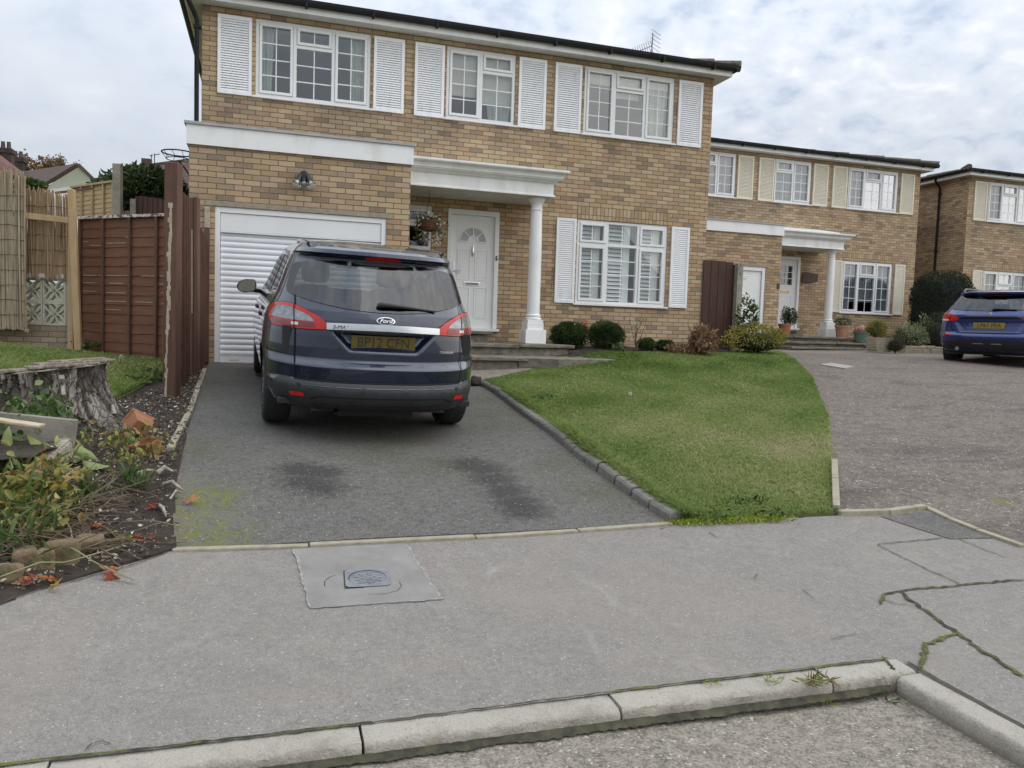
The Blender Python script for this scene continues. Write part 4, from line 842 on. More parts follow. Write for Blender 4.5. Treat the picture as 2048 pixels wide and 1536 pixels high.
class Body:
    def __init__(s, K, dents=()):
        K = np.array(K); s.z, s.K, s.d = K[:, 0], K, dents
    def p(s, z): return [float(np.interp(z, s.z, s.K[:, j])) for j in range(1, 7)]
    def f(s, x, z):
        w, yr, R, n, yf, Rf = s.p(z); q = min(abs(x) / w, .9995)
        y = yr + R * (1 - (1 - q ** n) ** (1 / n))
        for zt, zb, wt, wb, dp, e in s.d:
            t = (z - zb) / (zt - zb)
            hw = wb + (wt - wb) * min(1, max(0, t)); m = min((zt - z) / (e * .5), (z - zb) / e, (hw - abs(x)) / e); m = min(1, max(0, m)); y += dp * m * m * (3 - 2 * m)
        return y
    def rear(s, x, z, off=0.):
        w = s.p(z)[0]; x = max(-w * .994, min(w * .994, x)); h = .003; fx = (s.f(x + h, z) - s.f(x - h, z)) / (2 * h); fz = (s.f(x, z + h) - s.f(x, z - h)) / (2 * h)
        fx = max(-6, min(6, fx)); n = Vector((fx, -1, fz)).normalized(); return Vector((x, s.f(x, z), z)) + n * off
    def front(s, x, z, off=0.):
        w, yr, R, n, yf, Rf = s.p(z); q = min(abs(x) / w, .99); y = yf - Rf * (1 - (1 - q ** n) ** (1 / n)); return Vector((x, y + off, z + off * .4))
    def side(s, y, z, sg, off=0.): return Vector((sg * (s.p(z)[0] + off), y, z))
    def mesh(s, name, mt, par, zs, cutters, nq=90, ns=40):
        rows = []
        for z in zs:
            w, yr, R, n, yf, Rf = s.p(z); half = []
            for i in range(nq + 1):
                a = pi / 2 * i / nq; x = w * sin(a) ** (2 / n); half.append((x, s.f(x, z) if i < nq else yr + R, z))
            for i in range(1, ns + 1): half.append((w, yr + R + (yf - Rf - yr - R) * i / ns, z))
            for i in range(1, 13): a = pi / 2 * (1 - i / 12); half.append((w * max(0, sin(a)) ** (2 / n), yf - Rf * (1 - max(0., cos(a)) ** (2 / n)), z))
            rows.append(half + [(-x, y, zz) for x, y, zz in half[-2:0:-1]])
        N = len(rows[0]); V = np.array(rows).reshape(-1, 3); F_ = []
        for j in range(len(zs) - 1):
            for i in range(N):
                a = (j * N + i, j * N + (i + 1) % N, (j + 1) * N + (i + 1) % N, (j + 1) * N + i); c = V[list(a)].mean(0)
                if not any(k(c) for k in cutters): F_.append(a)
        b = MB(); b.v = [tuple(p) for p in V]; b.f = F_; b.mi = [0] * len(F_); b.f.append(tuple((len(zs) - 1) * N + i for i in range(N))); b.mi.append(0)
        return b.build(name, mt, par, smooth=42), rows
def inpoly(x, z, poly):
    c = False; j = len(poly) - 1
    for i in range(len(poly)):
        if (poly[i][1] > z) != (poly[j][1] > z) and x < (poly[j][0] - poly[i][0]) * (z - poly[i][1]) / (poly[j][1] - poly[i][1]) + poly[i][0]: c = not c
        j = i
    return c
def cpatch(name, poly, fn, mt, par, step=.035, smooth=30):
    bm = poly_grid(poly, step, step); bmesh.ops.triangulate(bm, faces=[f for f in bm.faces if len(f.verts) > 4])
    for v in bm.verts: v.co = fn(v.co.x, v.co.y)
    bmesh.ops.recalc_face_normals(bm, faces=bm.faces); me = bpy.data.meshes.new(name); bm.to_mesh(me); bm.free()
    return link(name, me, mt, par, smooth)
def ringpatch(name, poly, fn, mt, par, cx, cz, sx, sz):
    n = len(poly); P = []
    for i in range(n):
        a, b = poly[i], poly[(i + 1) % n]; k = max(1, int(sqrt((a[0] - b[0]) ** 2 + (a[1] - b[1]) ** 2) / .04)); P += [(a[0] + (b[0] - a[0]) * j / k, a[1] + (b[1] - a[1]) * j / k) for j in range(k)]
    n = len(P); b = MB(); b.add([fn(*p) for p in P] + [fn(cx + (p[0] - cx) * sx, cz + (p[1] - cz) * sz) for p in P], [(i, (i + 1) % n, n + (i + 1) % n, n + i) for i in range(n)])
    return b.build(name, mt, par, smooth=40)
mirp = lambda poly: [(-x, z) for x, z in poly[::-1]]
def strip_poly(x0, x1, zt, zb, n=16):
    xs = [x0 + (x1 - x0) * k / n for k in range(n + 1)]; return [(x, zb(x)) for x in xs] + [(x, zt(x)) for x in xs[::-1]]
def wheel(par, x, y, R, w, sg, rimc):
    b = MB(); e = sg * w
    pr = [(R * .62, x), (R * .66, x + e * .02), (R * .90, x - e * .0), (R * .97, x - e * .06), (R, x - e * .16), (R, x - e * .84), (R * .97, x - e * .94), (R * .9, x - e), (R * .62, x - e)]
    b.lathe(pr, (0, y, R), 40, 'x', cap=False); t = b.build('wheel', m_tyre, par, smooth=40)
    b = MB(); b.lathe([(R * .63, x - e * .02), (R * .60, x - e * .08), (R * .58, x - e * .6)], (0, y, R), 36, 'x', cap=False); b.lathe([(.001, x - e * .05), (R * .2, x - e * .05), (R * .22, x - e * .12)], (0, y, R), 24, 'x', cap=False)
    for k in range(10): a = k * pi / 5; b.obox((x - e * .09, y + R * .15 * cos(a), R + R * .15 * sin(a)), (x - e * .06, y + R * .61 * cos(a), R + R * .61 * sin(a)), .028, .03, up=(1, 0, 0))
    b.lathe([(.001, x - e * .55), (R * .58, x - e * .55)], (0, y, R), 24, 'x', cap=False)
    b.build('rim', rimc, t, smooth=40)
m_rim = mat('silver alloy', (.45, .46, .47), (.32, .32, .33), .3, 8, metal=.9)
# ---- the dark people carrier
def carrier():
    yaw, pit, rol = radians(2.3), radians(5.0), radians(1.2)
    Rm = Matrix.Rotation(yaw, 3, 'Z') @ Matrix.Rotation(pit, 3, 'X') @ Matrix.Rotation(rol, 3, 'Y')
    o = thing('parked_car', (0, 0, 0), 'dark slate blue people carrier parked on the tarmac drive, tail lamps outlined in red', 'car'); o.rotation_euler = Rm.to_euler(); o.location = (.883, 6.22, H - .950)
    #      z     w     yr    R    n    yf    Rf
    K = [(.255, .835, .13, .84, 2.5, 4.6, .7), (.285, .868, .06, .84, 2.5, 4.66, .7), (.36, .892, .012, .859, 2.5, 4.7, .8), (.42, .902, .0, .88, 2.5, 4.72, .8), (.458, .906, .0, .88, 2.5, 4.72, .8), (.487, .908, .03, .88, 2.5, 4.72, .8), (.5, .91, .055, .84, 2.5, 4.72, .8), (.56, .916, .048, .859, 2.5, 4.71, .8), (.605, .921, .043, .88, 2.5, 4.7, .85), (.615, .922, .05, .88, 2.5, 4.7, .85), (.655, .924, .105, .84, 2.5, 4.66, .9), (.668, .923, .112, .84, 2.5, 4.64, .9), (.75, .92, .116, .84, 2.5, 4.56, .9), (.85, .913, .124, .859, 2.5, 4.35, .9), (.92, .902, .13, .88, 2.5, 4.12, .9), (.97, .889, .139, .88, 2.5, 3.93, .9), (1.0, .88, .149, .88, 2.5, 3.8, .6), (1.04, .864, .168, .8, 2.5, 3.7, .4), (1.08, .846, .198, .763, 2.5, 3.6, .35), (1.15, .812, .246, .707, 2.5, 3.43, .3), (1.25, .776, .313, .651, 2.5, 3.19, .3), (1.35, .744, .386, .595, 2.5, 2.95, .3), (1.44, .712, .456, .558, 2.5, 2.73, .3), (1.462, .703, .452, .558, 2.5, 2.68, .3), (1.485, .69, .405, .595, 2.5, 2.62, .3), (1.5, .683, .392, .528, 2.45, 2.58, .3), (1.53, .662, .402, .544, 2.45, 2.5, .3), (1.55, .64, .455, .544, 2.45, 2.44, .35), (1.575, .6, .6, .36, 2.5, 2.35, .4), (1.595, .545, .8, .4, 2.4, 2.25, .4), (1.612, .46, 1.05, .4, 2.3, 2.12, .4), (1.625, .33, 1.32, .3, 2.2, 1.98, .3), (1.632, .15, 1.52, .1, 2.1, 1.8, .1)]
    B = Body(K, [(.892, .725, .43, .27, .065, .065)])
    gz = lambda x: 1.052 + .088 * (abs(x) / .70) ** 2.1; gt = lambda x: 1.452 - .048 * (abs(x) / .66) ** 2
    xs = [-.725 + 1.45 * k / 28 for k in range(29)]; xt = [-.672 + 1.344 * k / 28 for k in range(29)]
    glass = [(x, gz(x)) for x in xs] + [(.742, 1.165), (.744, 1.20), (.715, 1.32), (.690, 1.385)] + [(x, gt(x)) for x in xt[::-1]] + [(-.690, 1.385), (-.715, 1.32), (-.744, 1.20), (-.742, 1.165)]
    hole = [(x * .955, 1.25 + (z - 1.25) * .87) for x, z in glass]; ws = [(-.60, 1.10), (.60, 1.10), (.50, 1.45), (-.50, 1.45)]
    sidew = [(1.02, 1.15), (3.05, 1.06), (2.55, 1.40), (2.25, 1.46), (1.10, 1.46)]
    cut = [lambda c: c[1] < 1.2 and inpoly(c[0], c[2], hole), lambda c: c[1] > 2.2 and abs(c[0]) < .62 and inpoly(c[0], c[2], ws), lambda c: abs(c[0]) > .6 and inpoly(c[1], c[2], [(y * .985 + .03, 1.26 + (z - 1.26) * .86) for y, z in sidew]),
           lambda c: abs(c[0]) > .5 and ((c[1] - .95) ** 2 + (c[2] - .33) ** 2 < .372 ** 2 or (c[1] - 3.80) ** 2 + (c[2] - .33) ** 2 < .372 ** 2)]
    zs = sorted(set(np.round(np.concatenate([np.arange(.255, 1.54, .008), [k[0] for k in K], np.linspace(1.54, 1.632, 14)]), 4)))
    B.mesh('body', m_cpaint, o, zs, cut)
    r = lambda off: (lambda x, z: B.rear(x, z, off)); P_ = lambda n, poly, mt, off=.005, par=o, **k: cpatch(n, poly, r(off), mt, par, **k)
    # rear bumper, dark, with lighter lower bar
    top = [(-.842, .438), (-.835, .448), (-.815, .470), (-.78, .505), (-.735, .508), (-.70, .488)]
    bp = [(-.832, .36), (-.805, .30)] + [(x, .262) for x in np.linspace(-.76, .76, 15)] + [(.805, .30), (.832, .36)] + [(-x, z) for x, z in top] + [(x, .486) for x in np.linspace(.66, -.66, 15)] + top[::-1]
    bu = P_('rear_bumper', bp, m_bump, .006)
    for sg in (-1, 1):
        rf_ = [(.600, .368), (.615, .400), (.712, .396), (.702, .362)]; P_('reflector', rf_ if sg > 0 else mirp(rf_), m_red, .012, bu)
    P_('lower_trim', strip_poly(-.55, .60, lambda x: .318 + (0 if abs(x) < .48 else 0), lambda x: .264), m_bumpd, .009, bu)
    P_('bumper_groove', strip_poly(-.56, .60, lambda x: .384 - .03 * max(0, (abs(x) - .5) / .1), lambda x: .374 - .045 * max(0, (abs(x) - .5) / .1)), m_gap, .0085, bu)
    for x, z in ((-.655, .452), (.64, .452), (-.26, .345), (.22, .345)): q = r(.010); b = MB(); n = 12; b.add([q(x + .012 * cos(2 * pi * k / n), z + .012 * sin(2 * pi * k / n)) for k in range(n)], [tuple(range(n))]); b.build('parking_sensor', m_bumpd, bu)
    # tailgate shut lines
    for sg in (-1, 1):
        P_('shut_line', [(sg * .680, .49), (sg * .6875, .49), (sg * .6895, .70), (sg * .6895, 1.0), (sg * .690, 1.145), (sg * .683, 1.145), (sg * .682, 1.0), (sg * .682, .70)], m_gap, .0075)
        P_('shut_line', [(sg * .69, .668), (sg * .80, .672), (sg * .88, .676), (sg * .88, .681), (sg * .80, .678), (sg * .69, .674)], m_gap, .004)
    P_('shut_line', strip_poly(-.684, .684, lambda x: .505, lambda x: .489), m_gap, .0065)
    # rear screen
    P_('rear_screen', glass, m_cglass, .006); ringpatch('screen_border', glass, r(.004), m_black, o, 0, 1.25, .93, .80)
    cpatch('windscreen', [(-.64, 1.06), (.64, 1.06), (.53, 1.48), (-.53, 1.48)], lambda x, z: B.front(x, z, .004), m_cglassc, o, .06)
    for sg in (-1, 1):
        sw = cpatch('side_window', sidew, lambda y, z, s=sg: B.side(y, z, s, .004), m_cglass, o, .08)
        tr = MB(); tr.tube([B.side(y, z, sg, .008) for y, z in ((1.0, 1.135), (1.4, 1.10), (2.2, 1.075), (3.1, 1.045))], .008, 6); tr.build('window_trim', m_chrome, sw, smooth=60)
        for ya, yb in ((1.62, 1.72), (2.02, 2.08)): cpatch('door_pillar', [(ya, 1.12), (yb, 1.10), (yb, 1.45), (ya, 1.45)], lambda y, z, s=sg: B.side(y, z, s, .007), m_black, sw)
        h = MB()
        for y in (1.15, 2.10): c = B.side(y, .93, sg, .03); h.obox(c - Vector((0, .09, 0)), c + Vector((0, .09, 0)), .03, .035)
        h.build('door_handle', m_black, o, bevel=.008)
        rl = MB(); rl.tube([(sg * .58, .72, 1.57), (sg * .59, 1.0, 1.592), (sg * .59, 1.6, 1.60), (sg * .57, 2.2, 1.575), (sg * .55, 2.4, 1.53)], .014, 8); rl.build('roof_rail', m_cpaint, o, smooth=60)
        # lamps
        L = [(.452, .898), (.60, .889), (.75, .885), (.842, .888), (.862, .93), (.868, .985), (.852, 1.032), (.82, 1.062), (.77, 1.074), (.70, 1.069), (.63, 1.048), (.56, 1.017), (.50, .985), (.452, .948), (.442, .925)]
        I = [(.545, .951), (.70, .947), (.835, .950), (.848, .985), (.833, 1.02), (.80, 1.042), (.755, 1.048), (.70, 1.040), (.63, 1.016), (.58, .988), (.548, .964)]
        D = [(.53, .906), (.70, .901), (.84, .904), (.845, .936), (.70, .936), (.54, .939)]; Wt = [(.655, .911), (.705, .909), (.706, .931), (.656, .932)]
        g = (lambda p: p) if sg > 0 else mirp
        lp = P_('tail_lamp', g(L), m_red, .012); P_('clear_lens', g(I), m_clearl, .0155, lp); P_('dark_lens', g(D), m_redd, .0155, lp); P_('reversing_lens', g(Wt), m_reflw, .018, lp)
        P_('lamp_seam', [(sg * .682, .886), (sg * .688, .886), (sg * .690, 1.068), (sg * .684, 1.068)], m_gap, .0185, lp)
        ringpatch('lamp_edge', g([(.652 + (x - .652) * 1.012, .98 + (z - .98) * 1.05) for x, z in L]), r(.009), m_gap, lp, sg * .652, .98, .97, .93)
        if True:
            c = Vector((sg * 1.02, 2.95, 1.085)); mb = MB()
            mb.grid(lambda u, v: c + Vector((.098 * math.copysign(abs(cos(2 * pi * u)) ** .62, cos(2 * pi * u)) * sin(pi * v) ** .5, -.03 + .11 * (1 - cos(pi * v)) / 2 * 1.2, .07 * math.copysign(abs(sin(2 * pi * u)) ** .62, sin(2 * pi * u)) * (1 - .18 * sg * cos(2 * pi * u)) * sin(pi * v) ** .5 - .012 * cos(2 * pi * u) * sg)), 28, 12)
            mm = mb.build('door_mirror', m_black, o, smooth=70)
            mb = MB(); n = 20; mb.add([c + Vector((.088 * math.copysign(abs(cos(2 * pi * k / n)) ** .62, cos(2 * pi * k / n)), -.044, .060 * math.copysign(abs(sin(2 * pi * k / n)) ** .62, sin(2 * pi * k / n)) * (1 - .18 * sg * cos(2 * pi * k / n)) - .012 * cos(2 * pi * k / n) * sg)) for k in range(n)], [tuple(range(n))]); mb.build('mirror_glass', mat('mirror with reflection tint', (.34, .37, .33), (.28, .31, .28), .06, 5, metal=1.), mm)  # glass colour dark and greenish, standing in for reflected trees
            mb = MB(); mb.obox(c + Vector((-sg * .07, .05, -.045)), (sg * .86, 3.06, 1.03), .05, .045); mb.build('mirror_arm', m_black, mm)
            cp = MB(); cp.grid(lambda u, v: c + Vector((.102 * cos(2 * pi * u) * sin(pi * v * .5) ** .6, .115 - .09 * v, .074 * sin(2 * pi * u) * sin(pi * v * .5) ** .6 - .012 * cos(2 * pi * u) * sg)), 28, 6); cp.build('mirror_cap', m_cpaint, mm, smooth=70)
    # chrome strip, badge, plate
    P_('chrome_strip', strip_poly(-.450, .450, lambda x: .948 + .012 * (1 - (x / .45) ** 2), lambda x: .898 + .012 * (1 - (x / .45) ** 2), 24), m_chrome_satin, .026)
    b = MB(); c = B.rear(0, .990, .0); rx = math.atan2(B.f(0, 1.0) - B.f(0, .98), .02)
    n = 36; fr = lambda k, a, h: (a * cos(2 * pi * k / n), h, a * .42 * sin(2 * pi * k / n))
    b.add([fr(k, .078, -.004) for k in range(n)] + [fr(k, .076, -.012) for k in range(n)] + [fr(k, .066, -.013) for k in range(n)] + [fr(k, .064, -.010) for k in range(n)], [(j * n + k, j * n + (k + 1) % n, (j + 1) * n + (k + 1) % n, (j + 1) * n + k) for j in range(3) for k in range(n)])
    bd = b.build('badge', m_chrome, o, smooth=50); bd.location = c; bd.rotation_euler = (-rx, 0, 0)
    b = MB(); b.add([fr(k, .0655, -.0105) for k in range(n)], [tuple(range(n))]); b.build('badge_field', mat('navy enamel', (.01, .015, .05), None, .2), bd)
    text('Ford', .046, m_chrome, 'badge_lettering', bd, (0, -.0125, 0), (pi / 2, 0, 0), .0012, shear=.35, xs=1.15)
    py = B.f(0, .81) - .012; b = MB(); b.box(-.26, .26, py - .003, py, -.056, .056); pl = b.build('number_plate', m_plate_shaded, o, (0, 0, .81), bevel=.002)
    text('BP12 CFN', .108, m_black, 'plate_lettering', pl, (0, py - .0042, .81), (pi / 2, 0, 0), .0008, xs=.93)
    q = B.rear(-.345, .921, .028); text('S-MAX', .042, m_black, 'model_lettering', o, (q.x, q.y - .002, q.z), (pi / 2 - .05, 0, -.10), .001, shear=.3, xs=1.1)
    q = B.rear(.525, .752, .006); text('TITANIUM', .030, m_reflw, 'trim_lettering', o, (q.x, q.y - .004, q.z), (pi / 2 - .05, 0, .17), .002, xs=1.05)
    P_('brake_light', strip_poly(-.150, .150, lambda x: 1.498 - .01 * (abs(x) / .15) ** 4, lambda x: 1.470 + .006 * (abs(x) / .15) ** 4), m_red, .008)
    b = MB(); b.tube([B.rear(-.06, 1.098, .02), B.rear(-.04, 1.100, .032), B.rear(.12, 1.096, .03), B.rear(.43, 1.078, .016)], [.018, .020, .015, .007], 10); b.build('wiper', m_black, o, smooth=60)
    b = MB(); b.tube([(-.37, .09, .262), (-.37, .25, .266)], .024, 16, cap=False); b.tube([(-.37, .09, .262), (-.37, .20, .262)], .020, 16, cap=False); b.build('exhaust_pipe', m_rim, o, smooth=50)
    b = MB(); b.box(-.70, .70, .62, 4.4, .20, .275); b.box(-.55, .55, .20, .5, .24, .29); b.box(-.3, .35, .5, .9, .14, .24); b.tube([(-.62, .95, .33), (.62, .95, .33)], .05, 8); b.build('underbody', m_bumpd, o)
    for sg in (-1, 1):
        for y in (.95, 3.80): wheel(o, sg * .893, y, .338, .225, sg, m_rim)
        b = MB()
        for y in (.95, 3.80): b.grid(lambda u, v: (sg * (.58 + .26 * v), y + .385 * cos(pi * u), .33 + .385 * sin(pi * u)), 20, 1)
        b.build('wheel_arch', m_bumpd, o)
    # cabin
    def cushion(b, x0, x1, y0, y1, z0, z1, r=.5):
        cx, cy, cz = (x0 + x1) / 2, (y0 + y1) / 2, (z0 + z1) / 2
        def sp(a, p): return math.copysign(abs(a) ** p, a)
        b.grid(lambda u, v: (cx + (x1 - x0) / 2 * sp(cos(2 * pi * u), r) * sp(sin(pi * v), r), cy + (y1 - y0) / 2 * sp(sin(2 * pi * u), r) * sp(sin(pi * v), r), cz - (z1 - z0) / 2 * sp(cos(pi * v), r)), 20, 12)
    for x in (-.38, .38):
        b = MB(); cushion(b, x - .25, x + .25, 2.05, 2.25, .55, 1.18); cushion(b, x - .14, x + .14, 2.02, 2.14, 1.20, 1.41); b.build('front_seat', m_seat, o, smooth=50)
    for x in (-.5, 0, .5):
        b = MB(); cushion(b, x - .24, x + .24, 1.1, 1.3, .5, 1.08); cushion(b, x - .11, x + .11, 1.1, 1.2, 1.08, 1.19 if x else 1.13); b.build('rear_seat', m_seat, o, smooth=50)
    b = MB(); b.box(-.78, .78, .35, 1.1, .72, .9); b.box(-.8, .8, .3, 3.9, .28, .32); b.box(-.7, .7, 3.2, 3.7, .8, 1.02); b.build('cabin_floor', m_seat, o)
    b = MB(); cushion(b, -.12, .12, 2.62, 2.66, 1.36, 1.43, .4); b.build('rear_view_mirror', m_black, o, smooth=60)
    return o
m_chrome_satin = mat('satin chrome strip', (.62, .63, .64), (.55, .56, .57), .22, 5, metal=.85)
carrier()
# ---- the blue estate at the right edge
def estate():
    d = 14.35; c = Pd(1978.7, 651.8, d); hd = radians(-62.6); fy = Vector((-sin(hd), cos(hd), 0)); org = Vector(c) - fy * .10; gz = tz(org.x, org.y)
    o = thing('parked_car', (org.x, org.y, c[2] - .765), 'bright blue estate car with a yellow rear plate, cut off by the right edge', 'car', rz=hd); o.rotation_euler = (radians(1.0), 0, hd)
    K = [(.26, .78, .16, .40, 2.7, 4.3, .6), (.30, .82, .09, .42, 2.7, 4.4, .7), (.42, .872, .03, .44, 2.7, 4.45, .8), (.50, .885, .015, .45, 2.7, 4.45, .8), (.56, .893, .0, .46, 2.7, 4.45, .8), (.60, .897, .02, .45, 2.7, 4.45, .8), (.64, .899, .07, .44, 2.7, 4.44, .8), (.75, .898, .085, .44, 2.7, 4.4, .8), (.88, .888, .09, .45, 2.7, 4.2, .8), (.93, .882, .085, .46, 2.7, 4.05, .8), (.97, .873, .10, .46, 2.7, 3.9, .7),
         (1.02, .85, .15, .44, 2.6, 3.5, .5), (1.06, .825, .19, .42, 2.6, 3.4, .4), (1.2, .75, .33, .36, 2.6, 3.0, .3), (1.34, .68, .48, .32, 2.6, 2.6, .3), (1.36, .67, .45, .32, 2.6, 2.5, .3), (1.385, .66, .40, .34, 2.6, 2.45, .3), (1.40, .645, .40, .34, 2.6, 2.4, .3), (1.43, .60, .52, .36, 2.5, 2.3, .3), (1.46, .48, .85, .38, 2.4, 2.2, .3), (1.48, .30, 1.2, .3, 2.2, 2.0, .2), (1.485, .1, 1.4, .1, 2.1, 1.7, .1)]
    B = Body(K, [(.86, .60, .62, .45, .02, .06)])
    r = lambda off: (lambda x, z: B.rear(x, z, off)); P_ = lambda n, poly, mt, off=.006, par=o, **k: cpatch(n, poly, r(off), mt, par, .06, **k)
    gl = [(-.70, 1.075), (-.4, 1.045), (0, 1.035), (.4, 1.045), (.70, 1.075), (.645, 1.21), (.585, 1.33), (.3, 1.345), (0, 1.348), (-.3, 1.345), (-.585, 1.33), (-.645, 1.21)]; hole = [(x * .95, 1.19 + (z - 1.19) * .85) for x, z in gl]; ws = [(-.6, 1.08), (.6, 1.08), (.5, 1.33), (-.5, 1.33)]
    cut = [lambda c: c[1] < 1.0 and inpoly(c[0], c[2], hole), lambda c: c[1] > 2.2 and abs(c[0]) < .65 and inpoly(c[0], c[2], ws), lambda c: abs(c[0]) > .5 and ((c[1] - .85) ** 2 + (c[2] - .34) ** 2 < .38 ** 2 or (c[1] - 3.6) ** 2 + (c[2] - .34) ** 2 < .38 ** 2)]
    zs = sorted(set(np.round(np.concatenate([np.arange(.26, 1.41, .02), [k[0] for k in K]]), 4))); B.mesh('body', m_bpaint, o, zs, cut, 40, 30)
    P_('rear_screen', gl, m_cglass, .007); ringpatch('screen_border', gl, r(.005), m_black, o, 0, 1.19, .93, .82)
    cpatch('windscreen', [(-.64, 1.05), (.64, 1.05), (.53, 1.36), (-.53, 1.36)], lambda x, z: B.front(x, z, .004), m_cglassc, o, .1)
    bp = [(-.86, .262), (0, .262), (.86, .262), (.865, .46), (.60, .47), (.48, .50), (-.48, .50), (-.60, .47), (-.865, .46)]; bu = P_('rear_bumper', bp, m_bumpd, .006)
    P_('skid_strip', [(-.25, .425), (-.22, .44), (-.08, .44), (-.05, .425)], m_rim, .012, bu); P_('skid_strip', [(.25, .425), (.22, .44), (.08, .44), (.05, .425)], m_rim, .012, bu)
    for sg in (-1, 1):
        g = (lambda p: p) if sg > 0 else mirp
        lp = P_('tail_lamp', g([(.50, .90), (.56, .86), (.68, .845), (.852, .855), (.86, .93), (.845, 1.0), (.80, 1.025), (.70, .985), (.58, .945)]), m_red, .012); P_('clear_lens', g([(.70, .850), (.845, .858), (.848, .885), (.70, .88)]), m_reflw, .016, lp); P_('dark_lens', g([(.70, .93), (.845, .95), (.838, .985), (.72, .975)]), m_redd, .016, lp)
        P_('lamp_seam', g([(.678, .846), (.686, .846), (.690, .98), (.682, .978)]), m_gap, .018, lp); P_('reflector', g([(.60, .572), (.78, .578), (.80, .60), (.62, .592)]), m_red, .010, bu)
        P_('shut_line', [(sg * .52, .625), (sg * .60, .665), (sg * .65, .73), (sg * .68, .85), (sg * .673, .85), (sg * .643, .735), (sg * .594, .673), (sg * .52, .633)], m_gap, .007)
        rl = MB(); rl.tube([(sg * .60, .62, 1.41), (sg * .61, .8, 1.475), (sg * .60, 1.6, 1.49), (sg * .58, 2.4, 1.44)], .02, 8); rl.build('roof_rail', m_black, o, smooth=60)
        for y in (.85, 3.6): wheel(o, sg * .885, y, .34, .225, sg, m_rim)
        b = MB()
        for y in (.85, 3.6): b.grid(lambda u, v: (sg * (.58 + .28 * v), y + .39 * cos(pi * u), .34 + .39 * sin(pi * u)), 16, 1)
        b.build('wheel_arch', m_bumpd, o); cpatch('side_window', [(.75, 1.10), (2.9, 1.05), (2.4, 1.33), (.95, 1.33)], lambda y, z, s=sg: B.side(y, z, s, .004), m_black, o, .1)
    P_('shut_line', [(-.52, .625), (.52, .625), (.52, .633), (-.52, .633)], m_gap, .007)
    P_('tailgate_band', [(-.50, .885), (.50, .885), (.42, .935), (-.42, .935)], m_gap, .004)
    py = B.f(0, .77) - .02; b = MB(); b.box(-.26, .26, py - .003, py, .712, .824); pl = b.build('number_plate', mat('paler yellow number plate', (.26, .19, .03), (.23, .17, .027), .4, 10), o, bevel=.002); text('LP61 FFA', .108, m_black, 'plate_lettering', pl, (0, py - .0042, .768), (pi / 2, 0, 0), .0008, xs=.93)
    b = MB(); q = B.rear(0, .965, .004); b.lathe([(.001, q.y - .012), (.038, q.y - .010), (.042, q.y - .002)], (0, 0, .965), 20, 'y'); b.build('badge', m_rim, o); 
    P_('brake_light', strip_poly(-.17, .17, lambda x: 1.392, lambda x: 1.368), m_redd, .010)
    b = MB(); b.tube([B.rear(.02, 1.05, .02), B.rear(.05, 1.06, .03), B.rear(.40, 1.05, .016)], [.016, .016, .008], 8); b.build('wiper', m_black, o)
    b = MB(); b.tube([(-.50, .05, .33), (-.50, .25, .33)], .035, 14); b.build('exhaust_pipe', m_rim, o)
    b = MB(); b.box(-.78, .78, .3, 4.1, .22, .28); b.build('underbody', m_bumpd, o)
    b = MB(); b.box(-.7, .7, .4, 1.3, .7, .98); b.box(-.62, -.14, 2.0, 2.15, .6, 1.22); b.box(.14, .62, 2.0, 2.15, .6, 1.22); b.build('seat', m_seat, o, bevel=.05)
    return o
estate()
# ================================================================== plants: leaves, blades, crowns
def leaf_mat(name, cols, rough=.5, trans=.25, spec=.35):
    t = NT(name); col = t.ramp(t.attr('tone'), [(k / max(1, len(cols) - 1), c) for k, c in enumerate(cols)])
    return t.done(col, rough, None, spec, trans=trans)
def unit(v): return v / (np.linalg.norm(v, axis=-1, keepdims=True) + 1e-9)
def leaves(name, C, D, size, mt, parent=None, asp=.45, fold=.35, loc=None, tone=None, kind=None, tagv=None, droop=.2):
    "C centres (bases), D growth directions; each leaf is two quads folded on the midrib"
    n = len(C); L = size * RNG.uniform(.65, 1.25, (n, 1)); D = unit(D); S_ = unit(np.cross(D, unit(RNG.normal(size=(n, 3))))); N_ = np.cross(S_, D); Wd = L * asp * RNG.uniform(.8, 1.2, (n, 1))
    up = N_ * Wd * fold; dr = -N_ * L * droop
    V = np.stack([C, C + D * L * .35 + S_ * Wd * .5 + up * .6, C + D * L * .72 + S_ * Wd * .38 + up * .5 + dr * .5, C + D * L + dr, C + D * L * .72 - S_ * Wd * .38 + up * .5 + dr * .5, C + D * L * .35 - S_ * Wd * .5 + up * .6], 1)
    i = np.arange(n)[:, None] * 6; f = np.concatenate([i + np.array([[0, 1, 2, 3]]), i + np.array([[0, 3, 4, 5]])])
    if tone is None: tone = RNG.random(n)
    o = arr_mesh(name, V.reshape(-1, 3), f, mt, parent, np.repeat(np.clip(tone, 0, 1), 6), loc=loc)
    if tagv: tag(o, *tagv)
    return o
def crown_pts(n, r, lump=.25, shell=.55, seed=0, flat=0.):
    "points through an uneven ellipsoid, thicker near the skin, with hollows"
    g = np.random.default_rng(seed + 11); d = unit(g.normal(size=(n, 3))); q = g.random(n) ** (1 / 3) * (1 - shell) + shell * g.random(n) ** .25
    k = g.normal(size=(9, 3)); ph = g.random(9) * 6; l = sum(np.sin(d @ k[j] * 2.2 + ph[j]) for j in range(9)) / 4
    rad = q * (1 + lump * l); keep = (np.sin(d @ k[0] * 6 + ph[1]) + np.sin(d @ k[2] * 7 + ph[3]) > -1.35) | (q < .7)
    P = d * rad[:, None] * np.array(r); return P[keep], d[keep], np.clip(.5 + .35 * l + g.normal(0, .18, n), 0, 1)[keep]
